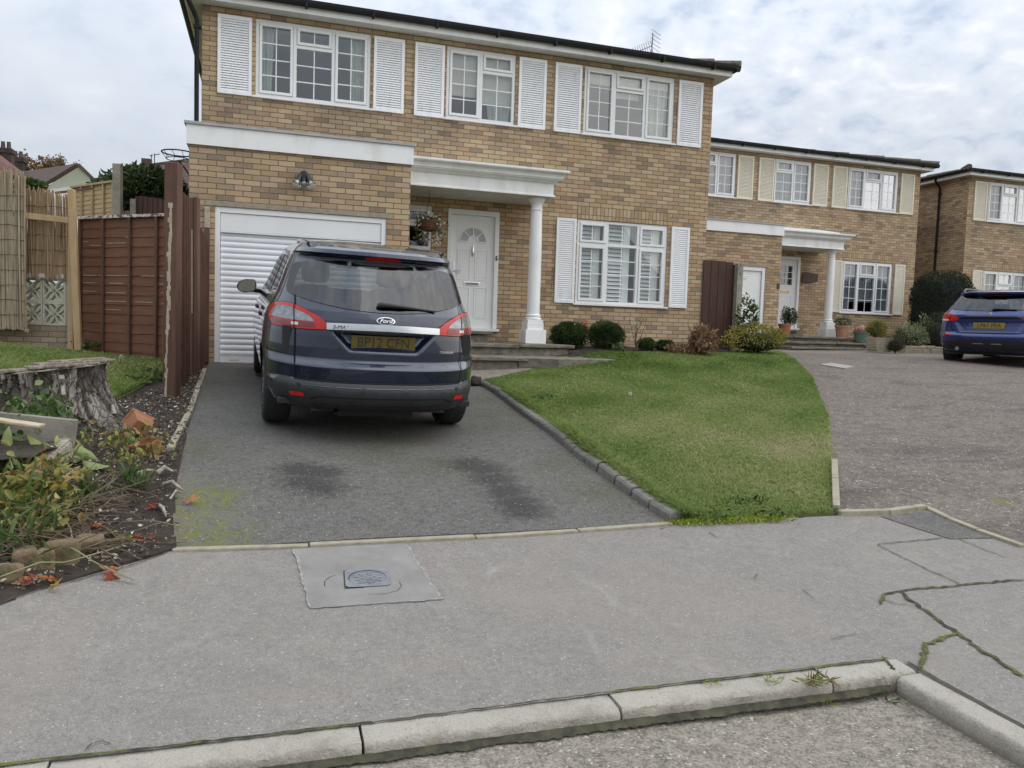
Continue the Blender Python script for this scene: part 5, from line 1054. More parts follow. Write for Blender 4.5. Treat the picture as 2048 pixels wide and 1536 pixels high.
def shrub(base, r, label, mt, n=1500, size=.035, asp=.45, cat='shrub', name='shrub', lump=.22, seed=0, group=None, stems=True, lift=.9, shell=.55, up=.25, stemc=None):
    o = thing(name, tuple(base), label, cat, group); r = np.array(r, float); P, d, tn = crown_pts(n, r, lump, shell, seed); P[:, 2] += r[2] * lift
    ok = P[:, 2] > -.01; P, d, tn = P[ok], d[ok], tn[ok]
    leaves('foliage', P, d + RNG.normal(size=d.shape) * .7 + np.array([0, 0, up]), size, mt, o, asp, tone=tn)
    if stems:
        b = MB()
        for k in range(6):
            a = RNG.random() * 6.28; e = Vector((cos(a) * r[0] * .6, sin(a) * r[1] * .6, r[2] * (lift + .2))); b.tube([(0, 0, -.05), e * .5 + Vector((0, 0, .05)), e], [.012, .009, .004], 5)
        b.build('stem', stemc or m_twig, o)
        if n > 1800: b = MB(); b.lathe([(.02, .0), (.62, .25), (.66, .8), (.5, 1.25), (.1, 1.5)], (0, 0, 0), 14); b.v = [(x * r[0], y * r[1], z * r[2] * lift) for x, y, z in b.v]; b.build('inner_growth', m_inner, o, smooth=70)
    return o
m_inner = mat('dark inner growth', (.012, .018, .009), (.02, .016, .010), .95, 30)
m_twig = mat('brown twig', (.09, .065, .045), (.14, .11, .08), .9, 20)
m_bark = mat('tree bark', (.07, .055, .045), (.11, .09, .075), .95, 12, .8, 40)
G_DARK = leaf_mat('dark evergreen leaf', [(.010, .020, .008), (.022, .040, .012), (.045, .075, .022)])
G_YEW = leaf_mat('yew leaf', [(.010, .017, .009), (.020, .032, .014), (.040, .058, .022)])
G_BOX = leaf_mat('hebe leaf', [(.020, .040, .010), (.040, .075, .016), (.075, .125, .03)])
G_MID = leaf_mat('mid green leaf', [(.030, .055, .014), (.065, .11, .028), (.12, .18, .05)])
G_GOLD = leaf_mat('golden leaf', [(.08, .11, .02), (.22, .21, .04), (.42, .34, .07)])
G_VAR = leaf_mat('variegated leaf', [(.06, .09, .035), (.17, .20, .09), (.38, .38, .22)])
G_YEL = leaf_mat('yellow tipped leaf', [(.02, .045, .012), (.05, .09, .02), (.45, .40, .05)])
G_HEATH = leaf_mat('heather', [(.03, .035, .012), (.07, .06, .02), (.12, .085, .035)])
G_DEAD = leaf_mat('dead brown leaf', [(.12, .07, .035), (.25, .15, .08), (.38, .25, .15)], .8)
G_LAUR = leaf_mat('laurel leaf', [(.018, .035, .012), (.045, .075, .022), (.12, .16, .07)], .35)
G_AUT = leaf_mat('autumn leaf', [(.10, .085, .03), (.22, .14, .05), (.30, .12, .045)], .6)
G_CREEP = leaf_mat('creeper leaf', [(.30, .05, .03), (.46, .15, .05), (.42, .27, .07), (.22, .25, .07)], .5, .35)
G_WEED = leaf_mat('weed leaf', [(.04, .075, .018), (.09, .15, .04), (.20, .26, .10)], .5, .3)
G_PALE = leaf_mat('pale lily leaf', [(.20, .28, .10), (.34, .40, .16), (.50, .48, .14)], .4, .35)
G_LITTER = leaf_mat('dry litter', [(.05, .035, .022), (.16, .11, .07), (.34, .27, .18), (.6, .55, .48)], .9, 0.)
G_FLOW = leaf_mat('petal', [(.70, .22, .14), (.75, .45, .42), (.80, .72, .70)], .5, .3)
G_FLOWW = leaf_mat('white petal', [(.62, .36, .40), (.75, .66, .62), (.80, .78, .74)], .5, .3)
G_ORG = leaf_mat('orange rose petal', [(.55, .08, .04), (.65, .16, .07), (.72, .30, .16)], .5, .3)
G_MOSS = leaf_mat('bright moss', [(.14, .19, .02), (.26, .33, .04), (.40, .45, .08)], .8, .2)
def grass_mat(name):
    t = NT(name); col = t.ramp(t.attr('tone'), [(0, (.105, .168, .034)), (.33, (.185, .265, .064)), (.60, (.270, .330, .106)), (.82, (.40, .395, .18)), (1, (.46, .41, .25))]); return t.done(col, .6, None, .25, trans=.42)
m_grass = grass_mat('grass blade')
def pip(P, poly):
    c = np.zeros(len(P), bool); j = len(poly) - 1; x, y = P[:, 0], P[:, 1]
    for i in range(len(poly)):
        a, b = poly[i], poly[j]
        if a[1] != b[1]: c ^= ((a[1] > y) != (b[1] > y)) & (x < (b[0] - a[0]) * (y - a[1]) / (b[1] - a[1]) + a[0])
        j = i
    return c
def fnoise(P, s, seed):
    g = np.random.default_rng(seed); k = g.normal(size=(14, 2)) * s; ph = g.random(14) * 6.3; return sum(np.sin(P @ k[j] + ph[j]) for j in range(14)) / 14 ** .5
def blades(name, poly, n, h, mt, off=.03, seed=1, label=None, wid=.0045, lean=.5, dry=None, kind='stuff'):
    g = np.random.default_rng(seed); pl = np.array(poly); lo, hi = pl.min(0), pl.max(0); P = lo + g.random((int(n), 2)) * (hi - lo)
    # thin out with distance from the eye: far blades are wider and fewer
    dist = np.linalg.norm(P, axis=1); keep = g.random(len(P)) < np.clip((5.2 / dist) ** 1.0, .3, 1.); P, dist = P[keep], dist[keep]; P = P[pip(P, poly)]; dist = np.linalg.norm(P, axis=1); m_ = len(P)
    tn = .42 + .19 * fnoise(P, 1.1, 3) + .10 * fnoise(P, 4., 4) + g.normal(0, .09, m_)
    if dry: 
        for (x, y, r, a) in dry: tn += a * np.exp(-((P[:, 0] - x) ** 2 + (P[:, 1] - y) ** 2) / r ** 2)
    hh = h * g.uniform(.5, 1.3, m_) * (1 + .25 * fnoise(P, 3., 5)) * np.where(tn > .75, .75, 1); hh = np.clip(hh, .012, 3 * h); w = wid * np.clip(dist / 5., 1, 2.4) * g.uniform(.7, 1.3, m_)
    a = g.random(m_) * 2 * pi; ln = lean * g.uniform(.3, 1.5, m_); b = a + g.normal(0, .9, m_)
    B = np.c_[P, terr(P[:, 0], P[:, 1]) + off]; T = np.c_[np.cos(a), np.sin(a), np.zeros(m_)] * w[:, None]; Ln = np.c_[np.cos(b), np.sin(b), np.zeros(m_)] * (hh * ln)[:, None]; U = np.c_[np.zeros((m_, 2)), hh]
    V = np.stack([B - T, B + T, B + T * .8 + Ln * .3 + U * .6, B - T * .8 + Ln * .3 + U * .6, B + Ln + U * (1 - .25 * ln[:, None])], 1); i = np.arange(m_)[:, None] * 5
    return tag(arr_mesh(name, V.reshape(-1, 3), [i + np.array([[0, 1, 2, 3]]), i + np.array([[3, 2, 4]])], mt, None, np.repeat(np.clip(tn, 0, 1), 5)), label, 'grass', None, kind)
lawn_o = [tuple(p) for p in lawn]
dryp = [(*G(1500, 870)[:2], .8, .22), (*G(1420, 930)[:2], .6, .25), (*G(1250, 790)[:2], .8, .12), (*G(1560, 800)[:2], .7, .12), (*G(1600, 1000)[:2], .5, .25), (*G(1350, 860)[:2], .5, .15)]
blades('lawn_grass', lawn_o, 700000, .032, m_grass, .008, 1, 'green front lawn of short grass with yellowish patches between the two drives', dry=dryp, lean=1.25)
blades('side_lawn_grass', [tuple(p) for p in LL], 420000, .055, m_grass, .045, 2, 'longer grass between the tree stump and the brown fence panel', lean=.8)
ep2 = ep + 0; _n = np.gradient(ep2, axis=0); _n = np.stack([_n[:, 1], -_n[:, 0]], 1) / np.linalg.norm(_n, axis=1)[:, None]
blades('lawn_fringe', [tuple(p) for p in ep2 + _n * .085] + [tuple(p) for p in (ep2 + _n * .17)[::-1]], 60000, .075, m_grass, .02, 7, 'longer ragged grass hanging over the edging stones of the drive', lean=1.1)
# ragged tufts on the lawn's rim
def tuft(base, n, h, mt, name, label, cat='weed', spread=.05, wid=.006, group=None, lean=.7):
    o = None; P = np.zeros((n, 3)); P[:, :2] = RNG.normal(0, spread * .4, (n, 2)); a = RNG.random(n) * 6.28; t = RNG.uniform(.1, lean, n); D = np.c_[np.cos(a) * t, np.sin(a) * t, np.ones(n)]
    return leaves(name, P, D, h, mt, None, wid / h, .2, loc=tuple(base), tagv=(label, cat, group), droop=.5)
# bright moss along the lawn foot
mp = np.array([G(u, v)[:2] for u, v in zip(np.linspace(1352, 1560, 60), np.linspace(1049, 1041, 60))]); mk = mp[RNG.integers(0, 60, 2600)] + np.c_[RNG.normal(0, .05, 2600), RNG.normal(.012, .03, 2600)]
leaves('moss_fringe', np.c_[mk, terr(mk[:, 0], mk[:, 1]) + .004 + .012 * RNG.random(2600)], np.c_[RNG.normal(0, .6, (2600, 2)), np.ones(2600)], .015, G_MOSS, None, .6, kind='stuff', tagv=('bright green moss creeping over the pavement edge below the lawn', 'moss', None, 'stuff'))
# ---- plants against the first house
def gz(u, v): p = G(u, v); return np.array([p[0], p[1], p[2] + .04])
shrub(gz(1136, 699), (.33, .26, .24), 'round dark green hebe beside the white column', G_BOX, 11000, .028, .42, seed=1, lump=.10, shell=.8)
shrub(gz(1212, 700), (.34, .27, .24), 'round dark green hebe below the left shutter of the front window', G_BOX, 11000, .028, .42, seed=2, lump=.10, shell=.8)
o = shrub(gz(1163, 698), (.13, .12, .22), 'small rose bush with orange blooms between the two round hebes', G_MID, 420, .04, .6, cat='rose', name='rose_bush', seed=3)
c = np.concatenate([RNG.normal((x, y, z), .02, (14, 3)) for x, y, z in ((.05, -.1, .36), (.10, -.12, .27), (.02, -.1, .43), (.14, -.1, .21))]); leaves('bloom', c, RNG.normal(size=c.shape), .03, G_ORG, o, .9)
shrub(gz(1292, 704), (.17, .14, .10), 'low green cushion shrub with red flowers under the front window', G_BOX, 2600, .026, .5, seed=4); shrub(gz(1327, 705), (.17, .14, .10), 'low green cushion shrub under the right end of the front window', G_BOX, 2600, .026, .5, seed=5)
def bare(base, hgt, label, name='bare_rose', seed=0, leafn=30, spread=.25, mt=None):
    g = np.random.default_rng(seed); o = thing(name, tuple(base), label, 'rose'); b = MB(); tips = []
    for k in range(7):
        a = g.random() * 6.28; p = Vector((0, 0, 0)); pts = [p]; d = Vector((cos(a) * spread, sin(a) * spread, 1)).normalized()
        for j in range(5): d = (d + Vector(g.normal(0, .18, 3))).normalized(); p = p + d * hgt / 5 * g.uniform(.7, 1.2); pts.append(p)
        b.tube(pts, [.009, .008, .007, .005, .004, .003], 5); tips += pts[2:]
    b.build('stem', m_twig, o); T = np.array([tips[i] for i in g.integers(0, len(tips), leafn)]) + g.normal(0, .03, (leafn, 3)); leaves('leaf', T, g.normal(size=(leafn, 3)), .04, mt or G_AUT, o, .55); return o
bare(gz(1272, 704), .62, 'leggy bare rose in front of the window sill', seed=1); bare(gz(1392, 707), .55, 'thin leaning rose stem beside the dead hydrangea', seed=2, leafn=10)
shrub(gz(1404, 712), (.26, .2, .25), 'dead brown hydrangea against the brown gate', G_DEAD, 520, .085, .5, 'shrub', 'dead_shrub', seed=6, shell=.3)
shrub(gz(1357, 709), (.28, .15, .06), 'heap of brown fallen leaves in the bed beside the dead hydrangea', G_DEAD, 260, .06, .5, 'leaf pile', 'leaf_pile', seed=7, stems=False)
shrub(gz(1238, 706), (.12, .1, .06), 'small grey green seedling at the lawn edge below the hebe', G_WEED, 130, .05, .5, 'weed', 'seedling', seed=8, stems=False)
# brown side gate and its concrete post
m_dkwood = mat('dark brown stained timber', (.075, .032, .020), (.052, .022, .014), .75, 5, .25, 30, stretch=(3, 3, .5))
a, d_, e = PY(1404, 703, 12.98), PY(1464, 703, 12.98), PY(1409, 520, 12.98)
o = thing('garden_gate', (a[0] - .06, 12.98, a[2]), 'tall dark brown board gate between the house corner and a concrete post', 'gate'); w = d_[0] - a[0] + .06; h = e[2] - a[2]
for k in range(4): b = MB(); b.box(k * w / 4.4 + .004, (k + 1) * w / 4.4 - .004, -.012, .012, 0, h + RNG.normal(0, .008)); b.build('board', m_dkwood, o, bevel=.003)
b = MB(); b.box(w * .93, w * 1.02, -.03, .03, 0, h * .97); b.build('gate_stile', m_dkwood, o, bevel=.004)
m_conc = mat('weathered concrete post', (.34, .31, .25), (.22, .20, .16), .95, 10, .7, 60)
a, e = PY(1466, 704, 12.9), PY(1474, 527, 12.9); b = MB(); b.box(-.02, .10, -.055, .055, -.1, e[2] - a[2])
for z in (.25, .85, 1.45, 1.62): b.box(.03, .045, -.0575, -.05, z, z + .06, 1)
o = b.build('fence_post', [m_conc, m_gap], None, bevel=.006); o.location = (a[0], 12.9, a[2]); tag(o, 'pale concrete fence post with dark bolt holes beside the brown gate', 'post')
shrub(gz(1492, 706), (.22, .2, .55), 'loose leafy bush growing in front of the white garage door', G_MID, 420, .075, .5, seed=9, shell=.35, lift=1.0, lump=.35)
shrub(gz(1512, 708), (.62, .42, .26), 'spreading golden green shrub at the corner of the lawn', G_GOLD, 2600, .05, .5, seed=10, lump=.3)
# ---- pots and plants by the second house
m_terra = mat('terracotta', (.40, .16, .08), (.30, .12, .065), .85, 6, .2, 40)
m_terrap = mat('pale terracotta', (.46, .25, .16), (.36, .19, .12), .85, 6, .2, 40)
m_greenpot = mat('green glazed pot', (.13, .20, .15), (.10, .16, .12), .3, 6)
m_trough = mat('rough stone trough', (.50, .44, .32), (.32, .28, .20), .95, 14, .9, 50, stretch=(1, 1, 4), bd=.02)
def pot(base, r, h, label, mt, plant=None):
    o = thing('plant_pot', tuple(base), label, 'plant pot'); b = MB(); b.lathe([(r * .72, 0), (r * .93, h * .82), (r * 1.0, h * .82), (r * 1.02, h), (r * .90, h), (r * .88, h * .9), (.001, h * .9)], (0, 0, 0), 24, cap=False); b.build('pot', mt, o, smooth=40)
    b = MB(); b.lathe([(.001, h * .91), (r * .88, h * .905)], (0, 0, 0), 16, cap=False); b.build('compost', m_soil, o); return o
st = H + .318 - .19
def q2(u, y, z): p = PY(u, 660, y); return np.array([p[0], y, z])
b1 = q2(1569, 17.2, st); pot(b1, .17, .30, 'orange terracotta pot on the upper step beside the number 8 wall', m_terra); shrub(b1 + (0, 0, .28), (.13, .12, .26), 'dark spiky little conifer growing in the orange terracotta pot', G_YEW, 700, .04, .3, 'plant', 'conifer', seed=12)
shrub(b1 + (.22, .05, .30), (.17, .15, .20), 'round leafy bush leaning out of the orange terracotta pot', G_BOX, 900, .045, .5, 'plant', seed=13)
b2 = q2(1684, 17.45, st); pot(b2, .19, .32, 'pale terracotta pot standing right of the second porch column', m_terrap); shrub(b2 + (0, 0, .3), (.26, .2, .13), 'feathery green plant spilling over the pale terracotta pot', G_MID, 700, .05, .25, 'plant', seed=14)
b3 = gz(1720, 697); b3[2] = st - .12; pot(b3, .2, .30, 'green glazed pot of pink and white flowers', m_greenpot); o = shrub(b3 + (0, 0, .28), (.17, .14, .08), 'pink and white flowers filling the green glazed pot', G_FLOW, 330, .05, .8, 'flowers', 'flowering_plant', seed=15, stems=False)
b4 = gz(1757, 705); o = thing('stone_trough', tuple(b4 - (0, 0, .03)), 'square stone trough of stacked slate holding a golden plant', 'planter')
for k in range(6): b = MB(); w = .19 + .014 * k + RNG.normal(0, .005); b.box(-w, w, -.16, .16, k * .055, k * .055 + .05); b.build('stone_course', m_trough, o, bevel=.008)
shrub(b4 + (-.1, 0, .28), (.24, .2, .22), 'gold variegated shrub growing from the stone trough', G_GOLD, 1500, .045, .5, seed=16)
shrub(gz(1738, 690) + (0, .9, 0), (.75, .45, .46), 'large dark bush in front of the cream shuttered window', G_DARK, 2600, .05, .42, seed=17)
shrub(gz(1704, 690) + (0, .75, .1), (.38, .3, .26), 'grey green lavender bush right of the second porch column', G_MID, 1500, .05, .2, seed=18)
shrub(gz(1812, 694) + (.2, .9, .05), (.55, .42, .46), 'rounded bush with yellow tips beneath the cream shutter', G_YEL, 4200, .04, .5, seed=19)
shrub(gz(1818, 703), (.48, .38, .34), 'silvery variegated shrub above the low stone wall', G_VAR, 3600, .04, .5, seed=20)
shrub(gz(1790, 706), (.25, .22, .20), 'brown green heather mound beside the stone trough', G_HEATH, 2200, .03, .3, seed=21)
shrub(gz(1868, 702) + (0, .3, 0), (.26, .2, .45), 'thin upright variegated shrub in front of the clipped yew', G_VAR, 700, .05, .5, seed=22, lump=.35)
shrub(gz(1902, 704) + (0, .45, 0), (.42, .42, .50), 'round dark box bush behind the blue car', G_DARK, 4200, .03, .5, seed=23, lump=.08, shell=.8)
yb = PY(1876, 700, 17.3); yb[2] = tz(yb[0], 17.3) - .05
o = thing('yew_bush', tuple(yb), 'tall clipped dark yew standing between the two far houses', 'yew')
Pc, dd, tn = crown_pts(19000, (.86, .80, 1.12), .06, .8, 24); Pc[:, 2] = np.sign(Pc[:, 2]) * np.abs(Pc[:, 2]) ** .7 * 1.12 ** .3 + 1.12; _h = np.hypot(Pc[:, 0], Pc[:, 1]) / .86; _s = np.minimum(1.3, np.where(_h > .05, _h ** -.35, 1)); Pc[:, :2] *= _s[:, None]; ok = Pc[:, 2] > 0; leaves('foliage', Pc[ok], dd[ok] + RNG.normal(size=dd[ok].shape) * .7, .055, G_YEW, o, .4, tone=tn[ok])
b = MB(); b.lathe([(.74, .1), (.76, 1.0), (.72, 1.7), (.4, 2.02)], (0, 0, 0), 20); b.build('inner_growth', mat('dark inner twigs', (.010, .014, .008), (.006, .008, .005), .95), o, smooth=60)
a = gz(1803, 705); e = gz(1890, 706); b = MB(); L = e - a; w = np.linalg.norm(L[:2])
for k in range(5): b.box(w * k / 5 + .005, w * (k + 1) / 5 - .005, -.11 + RNG.normal(0, .008), .11, -.06, .06); b.box(max(0, w * (k - .5) / 5 + .005), w * (k + .5) / 5 - .005, -.10 + RNG.normal(0, .01), .1, .063, .13 + RNG.normal(0, .008))
o = b.build('low_wall', m_trough, None, bevel=.012); o.location = a; o.rotation_euler = (0, 0, math.atan2(L[1], L[0])); tag(o, 'low rough stone wall holding back the shrubs beside the blue car', 'wall')
cpx = px((1640, 729), (1662, 726), (1707, 733), (1690, 737)); sheet('access_cover', [tuple(p) for p in cpx], .006, mat('pale cover', (.36, .33, .28), (.26, .24, .205), .8, 8), .2, kind=None, label='pale rectangular access cover in the pinkish drive', cat='drain cover')
# hanging basket
hp = PY(857, 447, 12.35); o = thing('hanging_basket', (hp[0], 12.35, hp[2]), 'wicker hanging basket of pink and white flowers below the porch canopy', 'hanging basket')
b = MB(); b.lathe([(.03, -.13), (.10, -.11), (.145, -.05), (.16, .03), (.15, .03), (.001, .02)], (0, 0, 0), 22, cap=False); 
for z, r in ((-.09, .122), (-.06, .142), (-.03, .152), (0, .158), (.03, .163)): b.tube([(r * cos(k * pi / 12), r * sin(k * pi / 12), z) for k in range(25)], .010, 5)
b.build('basket', mat('woven wicker', (.17, .085, .035), (.10, .05, .022), .85, 30, .5, 80), o, smooth=60)
b = MB(); top = H + 2.19 - hp[2]
for k in range(3): b.tube([(.16 * cos(k * 2.1), .16 * sin(k * 2.1), .03), (0, 0, top - .15)], .003, 4)
b.tube([(0, 0, top - .15), (0, 0, top)], .004, 4); b.build('chain', m_blackpl, o)
P_ = np.concatenate([RNG.normal((0, -.02, .07), (.10, .10, .035), (150, 3)), RNG.normal((.14, -.05, -.12), (.06, .06, .11), (130, 3)), RNG.normal((-.17, 0, -.02), (.04, .05, .1), (70, 3)), RNG.normal((-.05, -.1, -.2), (.07, .05, .05), (30, 3))]); leaves('trailing_foliage', P_, RNG.normal(size=P_.shape), .045, G_MID, o, .55)
P_ = np.concatenate([RNG.normal((.0, -.08, .11), (.05, .04, .02), (34, 3)), RNG.normal((.16, -.1, -.03), (.04, .04, .06), (24, 3)), RNG.normal((.14, -.1, -.22), (.05, .04, .05), (40, 3)), RNG.normal((-.18, -.05, 0), (.03, .04, .07), (16, 3)), RNG.normal((-.1, -.1, -.22), (.05, .03, .03), (10, 3))]); leaves('bloom', P_, RNG.normal(size=P_.shape) + (0, -1, .2), .042, G_FLOWW, o, .9)
# ================================================================== fences on the left
m_reedg = mat('grey weathered reed', (.46, .38, .265), (.27, .215, .145), .9, 7, .2, 60, stretch=(6, 6, .35))
m_reedb = mat('brown reed', (.42, .30, .18), (.25, .165, .09), .9, 7, .2, 60, stretch=(6, 6, .35))
m_tan = mat('new tan timber', (.50, .36, .20), (.40, .27, .14), .8, 6, .2, 40, stretch=(4, 4, .6))
m_tanh = mat('new tan lap board', (.52, .39, .22), (.42, .30, .16), .8, 6, .2, 40, stretch=(.6, 4, 5))
m_brown = mat('red brown stained lap board', (.185, .076, .038), (.135, .055, .027), .75, 4, .25, 40, stretch=(.5, 4, 5))
m_brownv = mat('red brown stained post', (.135, .066, .042), (.090, .044, .029), .75, 5, .25, 40, stretch=(5, 5, .5))
m_peel = mat('pale bare timber', (.50, .42, .32), (.36, .28, .20), .9, 12, .3, 60)
m_wht = mat('flaking white paint', (.60, .58, .55), (.16, .08, .06), .8, 16, .3, 60, lo=.48, hi=.56)
m_block = mat('cream screen block', (.58, .55, .47), (.46, .43, .36), .9, 8, .4, 60)
m_brickb = brick_mat('garden wall brick', [(.36, .29, .21), (.30, .24, .17), (.40, .33, .24), (.33, .25, .18)], (.22, .18, .13))
def fr(d, u):            # a frame facing the viewer at depth d
    return Pd(u, 650, d)
def reed(name, u0, u1, tops, vb, d0, d1, label, mt, step):
    p0, p1 = Pd(u0, vb, d0), Pd(u1, vb, d1); o = thing(name, tuple(p0), label, 'reed screen'); ex = Vector((p1 - p0)[:2].tolist() + [0]); L = ex.length; ex.normalize(); n = int(L / step); b = MB(); ny = Vector((-ex.y, ex.x, 0))
    for k in range(2 * n):
        t = (k % n) / n + (.5 / n if k >= n else 0); u = u0 + (u1 - u0) * t; d = d0 + (d1 - d0) * t; vt = np.interp(t, [q[0] for q in tops], [q[1] for q in tops]); zt = Pd(u, vt, d)[2] - p0[2] + RNG.normal(0, .025); zb = RNG.uniform(-.02, .03)
        x = L * t; a = ex * x + ny * (RNG.normal(0, .008) + (.02 if k >= n else 0)); ln = RNG.normal(0, .018); r = step * RNG.uniform(.6, 1.1)
        b.tube([a + Vector((0, 0, zb)), a + ex * ln * .5 + ny * RNG.normal(0, .008) + Vector((0, 0, (zt + zb) / 2)), a + ex * ln + Vector((0, 0, zt))], [r, r * .95, r * .7], 5)
    b.build('reed_panel', mt, o, smooth=60)
    b = MB(); k = .18; hmin = Pd(u0, max(q[1] for q in tops) + 12, d0)[2] - p0[2]
    while k < hmin: b.tube([ex * (L * j / 12) - ny * .016 + Vector((0, 0, k + RNG.normal(0, .008))) for j in range(13)], .0035, 4); k += .19
    b.build('binding_wire', m_crack, o); return o
reed('reed_screen', -330, 52, [(0, 336), (.85, 343), (1, 350)], 646, 10.05, 10.05, 'grey weathered reed screen hanging in front of the patterned block wall', m_reedg, .0105)
reed('reed_screen', 48, 141, [(0, 378), (.5, 385), (1, 398)], 556, 10.22, 10.22, 'browner reed screen standing behind the patterned block wall', m_reedb, .0115)
a, e = Pd(-320, 390, 9.9), Pd(139, 441, 10.05); b = MB(); b.obox(a, e, .04, .075); tag(b.build('fence_rail', m_tan, None, bevel=.004), 'pale timber rail running across the two reed screens', 'rail')
def post(name, u0, u1, vt, vb, d, label, mt, cat='post', dy=None, lean=0., bev=.006):
    p, q, t = Pd(u0, vb, d), Pd(u1, vb, d), Pd((u0 + u1) / 2, vt, d); w = np.linalg.norm(q - p); dy = dy or w; b = MB(); b.box(-w / 2, w / 2, -dy / 2, dy / 2, -.15, t[2] - p[2])
    o = b.build(name, mt, None, bevel=bev); c = (p + q) / 2; o.location = tuple(c); o.rotation_euler = (0, lean, -YAW * .6); return tag(o, label, cat)
post('fence_post', 137, 148, 386, 690, 10.0, 'narrow new tan timber post at the end of the reed screen', m_tan, lean=.012)
post('fence_post', 150, 163, 383, 692, 9.9, 'taller tan timber post touching the brown fence panel', m_tan, dy=.06, lean=-.035)
# patterned block wall
p0 = Pd(135, 690, 10.35); zc = Pd(90, 557, 10.35)[2]; xr = p0[0]; o = thing('screen_block_wall', (xr, p0[1], p0[2] - .05), 'low garden wall of pierced cream blocks on a brick base', 'wall'); o.rotation_euler = (0, 0, -YAW)
zt = zc - p0[2] + .05; bs = (zt - .31) / 2
b = MB(); b.box(-3.2, .02, -.05, .05, -.2, .31 - .002); b.build('brick_base', m_brickb, o)
def screen_block(b, x0, z0, s):
    t = .022; d = .045; b.box(x0, x0 + s, -d, d, z0, z0 + t); b.box(x0, x0 + s, -d, d, z0 + s - t, z0 + s); b.box(x0, x0 + t, -d, d, z0 + t, z0 + s - t); b.box(x0 + s - t, x0 + s, -d, d, z0 + t, z0 + s - t)
    c = (x0 + s / 2, z0 + s / 2)
    for qx, qz in ((1, 1), (-1, 1), (1, -1), (-1, -1)):
        for sd in (-1, 1):
            pts = []
            for k in range(9):
                f = k / 8; L = s * .66 * f; bul = sin(pi * f) * s * .125 * sd; dx, dz = qx / sqrt(2), qz / sqrt(2); pts.append((c[0] + dx * L - dz * bul * qx * qz * (1 if qx * qz > 0 else -1), c[1] + dz * L + dx * bul * qx * qz * (1 if qx * qz > 0 else -1)))
            pts = [(min(max(x, x0 + .01), x0 + s - .01), min(max(z, z0 + .01), z0 + s - .01)) for x, z in pts]
            for k in range(8): b.obox((pts[k][0], 0, pts[k][1]), (pts[k + 1][0], 0, pts[k + 1][1]), .07, .026, up=(0, 1, 0)) if False else b.obox((pts[k][0], 0, pts[k][1]), (pts[k + 1][0], 0, pts[k + 1][1]), .07, .022, up=(pts[k + 1][1] - pts[k][1], 0, -(pts[k + 1][0] - pts[k][0])))
for i in range(5):
    for j in range(2):
        b = MB(); screen_block(b, -bs * (i + 1) + .01, .31 + j * bs, bs - .008); b.build('screen_block', m_block, o)
b = MB()
for i in range(4): b.box(-.6 * (i + 1) + .004, -.6 * i + .0, -.075, .075, zt, zt + .055)
b.build('coping', mat('white coping', (.62, .62, .60), (.45, .45, .43), .8, 6), o, bevel=.006)
# lap fence panels
def lap_panel(name, P0, P1, h, nb, battens, label, mt, mtv, capmt=None, gaps=(), lab='fence', hr=None):
    P0, P1 = np.array(P0), np.array(P1); o = thing(name, tuple(P0), label, lab); d = P1 - P0; L = np.linalg.norm(d[:2]); o.rotation_euler = (0, -math.atan2(d[2], L), math.atan2(d[1], d[0])); b = MB(); st = h / nb
    for k in range(nb):
        z = k * st; n = 14
        pr = [(L * i / n, RNG.normal(0, .004)) for i in range(n + 1)]
        for i in range(n):
            (x0, w0), (x1, w1) = pr[i], pr[i + 1]; b.add([(x0, -.012, z + w0), (x1, -.012, z + w1), (x1, -.002, z + st * 1.12), (x0, -.002, z + st * 1.12), (x0, -.004, z + w0), (x1, -.004, z + w1)], [(0, 1, 2, 3), (4, 5, 1, 0)])
    b.build('lap_boards', mt, o, fix=False)
    for x in battens: b = MB(); b.box(x * L - .018, x * L + .018, -.045, -.016, .0, h); b.build('batten', mtv, o, bevel=.003)
    if capmt: b = MB(); b.box(-.01, L + .01, -.05, .03, h, h + .035); b.build('capping_rail', capmt, o, bevel=.004)
    if gaps:
        b = MB()
        for x0, x1, k in gaps: z = k * st; b.box(x0 * L, x1 * L, -.0145, -.011, z - .002, z + .006)
        b.build('bare_edge', m_peel, o)
    return o
pl, pr_ = Pd(160, 716, 10.3), Pd(352, 731, 9.55); h = Pd(160, 442, 10.3)[2] - pl[2]
lap_panel('lap_fence', pl, pr_, h, 15, (.02, .27, .55, .82, .98), 'red brown lap fence panel between the tan posts and the tall brown post', m_brown, m_brownv, m_wht,
          [(.05, .19, 9), (.22, .25, 9), (.30, .52, 9), (.66, .79, 9), (.84, .93, 9), (.05, .18, 8.2), (.33, .48, 8.2), (.84, .92, 8.2), (.05, .18, 7.3), (.30, .5, 7.2), (.86, .92, 7.3), (.3, .5, 6.3), (.6, .78, 6.3), (.86, .92, 6.2), (.3, .45, 5.4), (.05, .1, 12.6), (.5, .53, 13), (.78, .80, 13.2), (.12, .25, 12.2), (.3, .5, 12.4)])
# the tall post, slightly leaning, its arris split to bare wood
pb, ptp = G(343, 797), None; dd_ = np.dot(pb - EYE, AF); w = 26 / F * dd_; b = MB(); hh = 463 / F * dd_; b.box(-w / 2, w / 2, -w / 2, w / 2, -.2, hh)
o = b.build('gate_post', m_brownv, None, bevel=.008); o.location = pb; o.rotation_euler = (0, .008, -.30); tag(o, 'tall leaning red brown post with a long pale split down its corner', 'post')
b = MB(); n = 40
for i in range(n):
    z0, z1 = hh * (.01 + .82 * i / n), hh * (.01 + .82 * (i + 1) / n); f = i / n; wd = (.010 + .010 * f) * RNG.uniform(.5, 1.3); x = -.03 + .035 * f + RNG.normal(0, .004); b.box(x - wd, x + wd, -w / 2 - .003, -w / 2 + .002, z0, z1)
q = b.build('bare_split', m_peel, o)
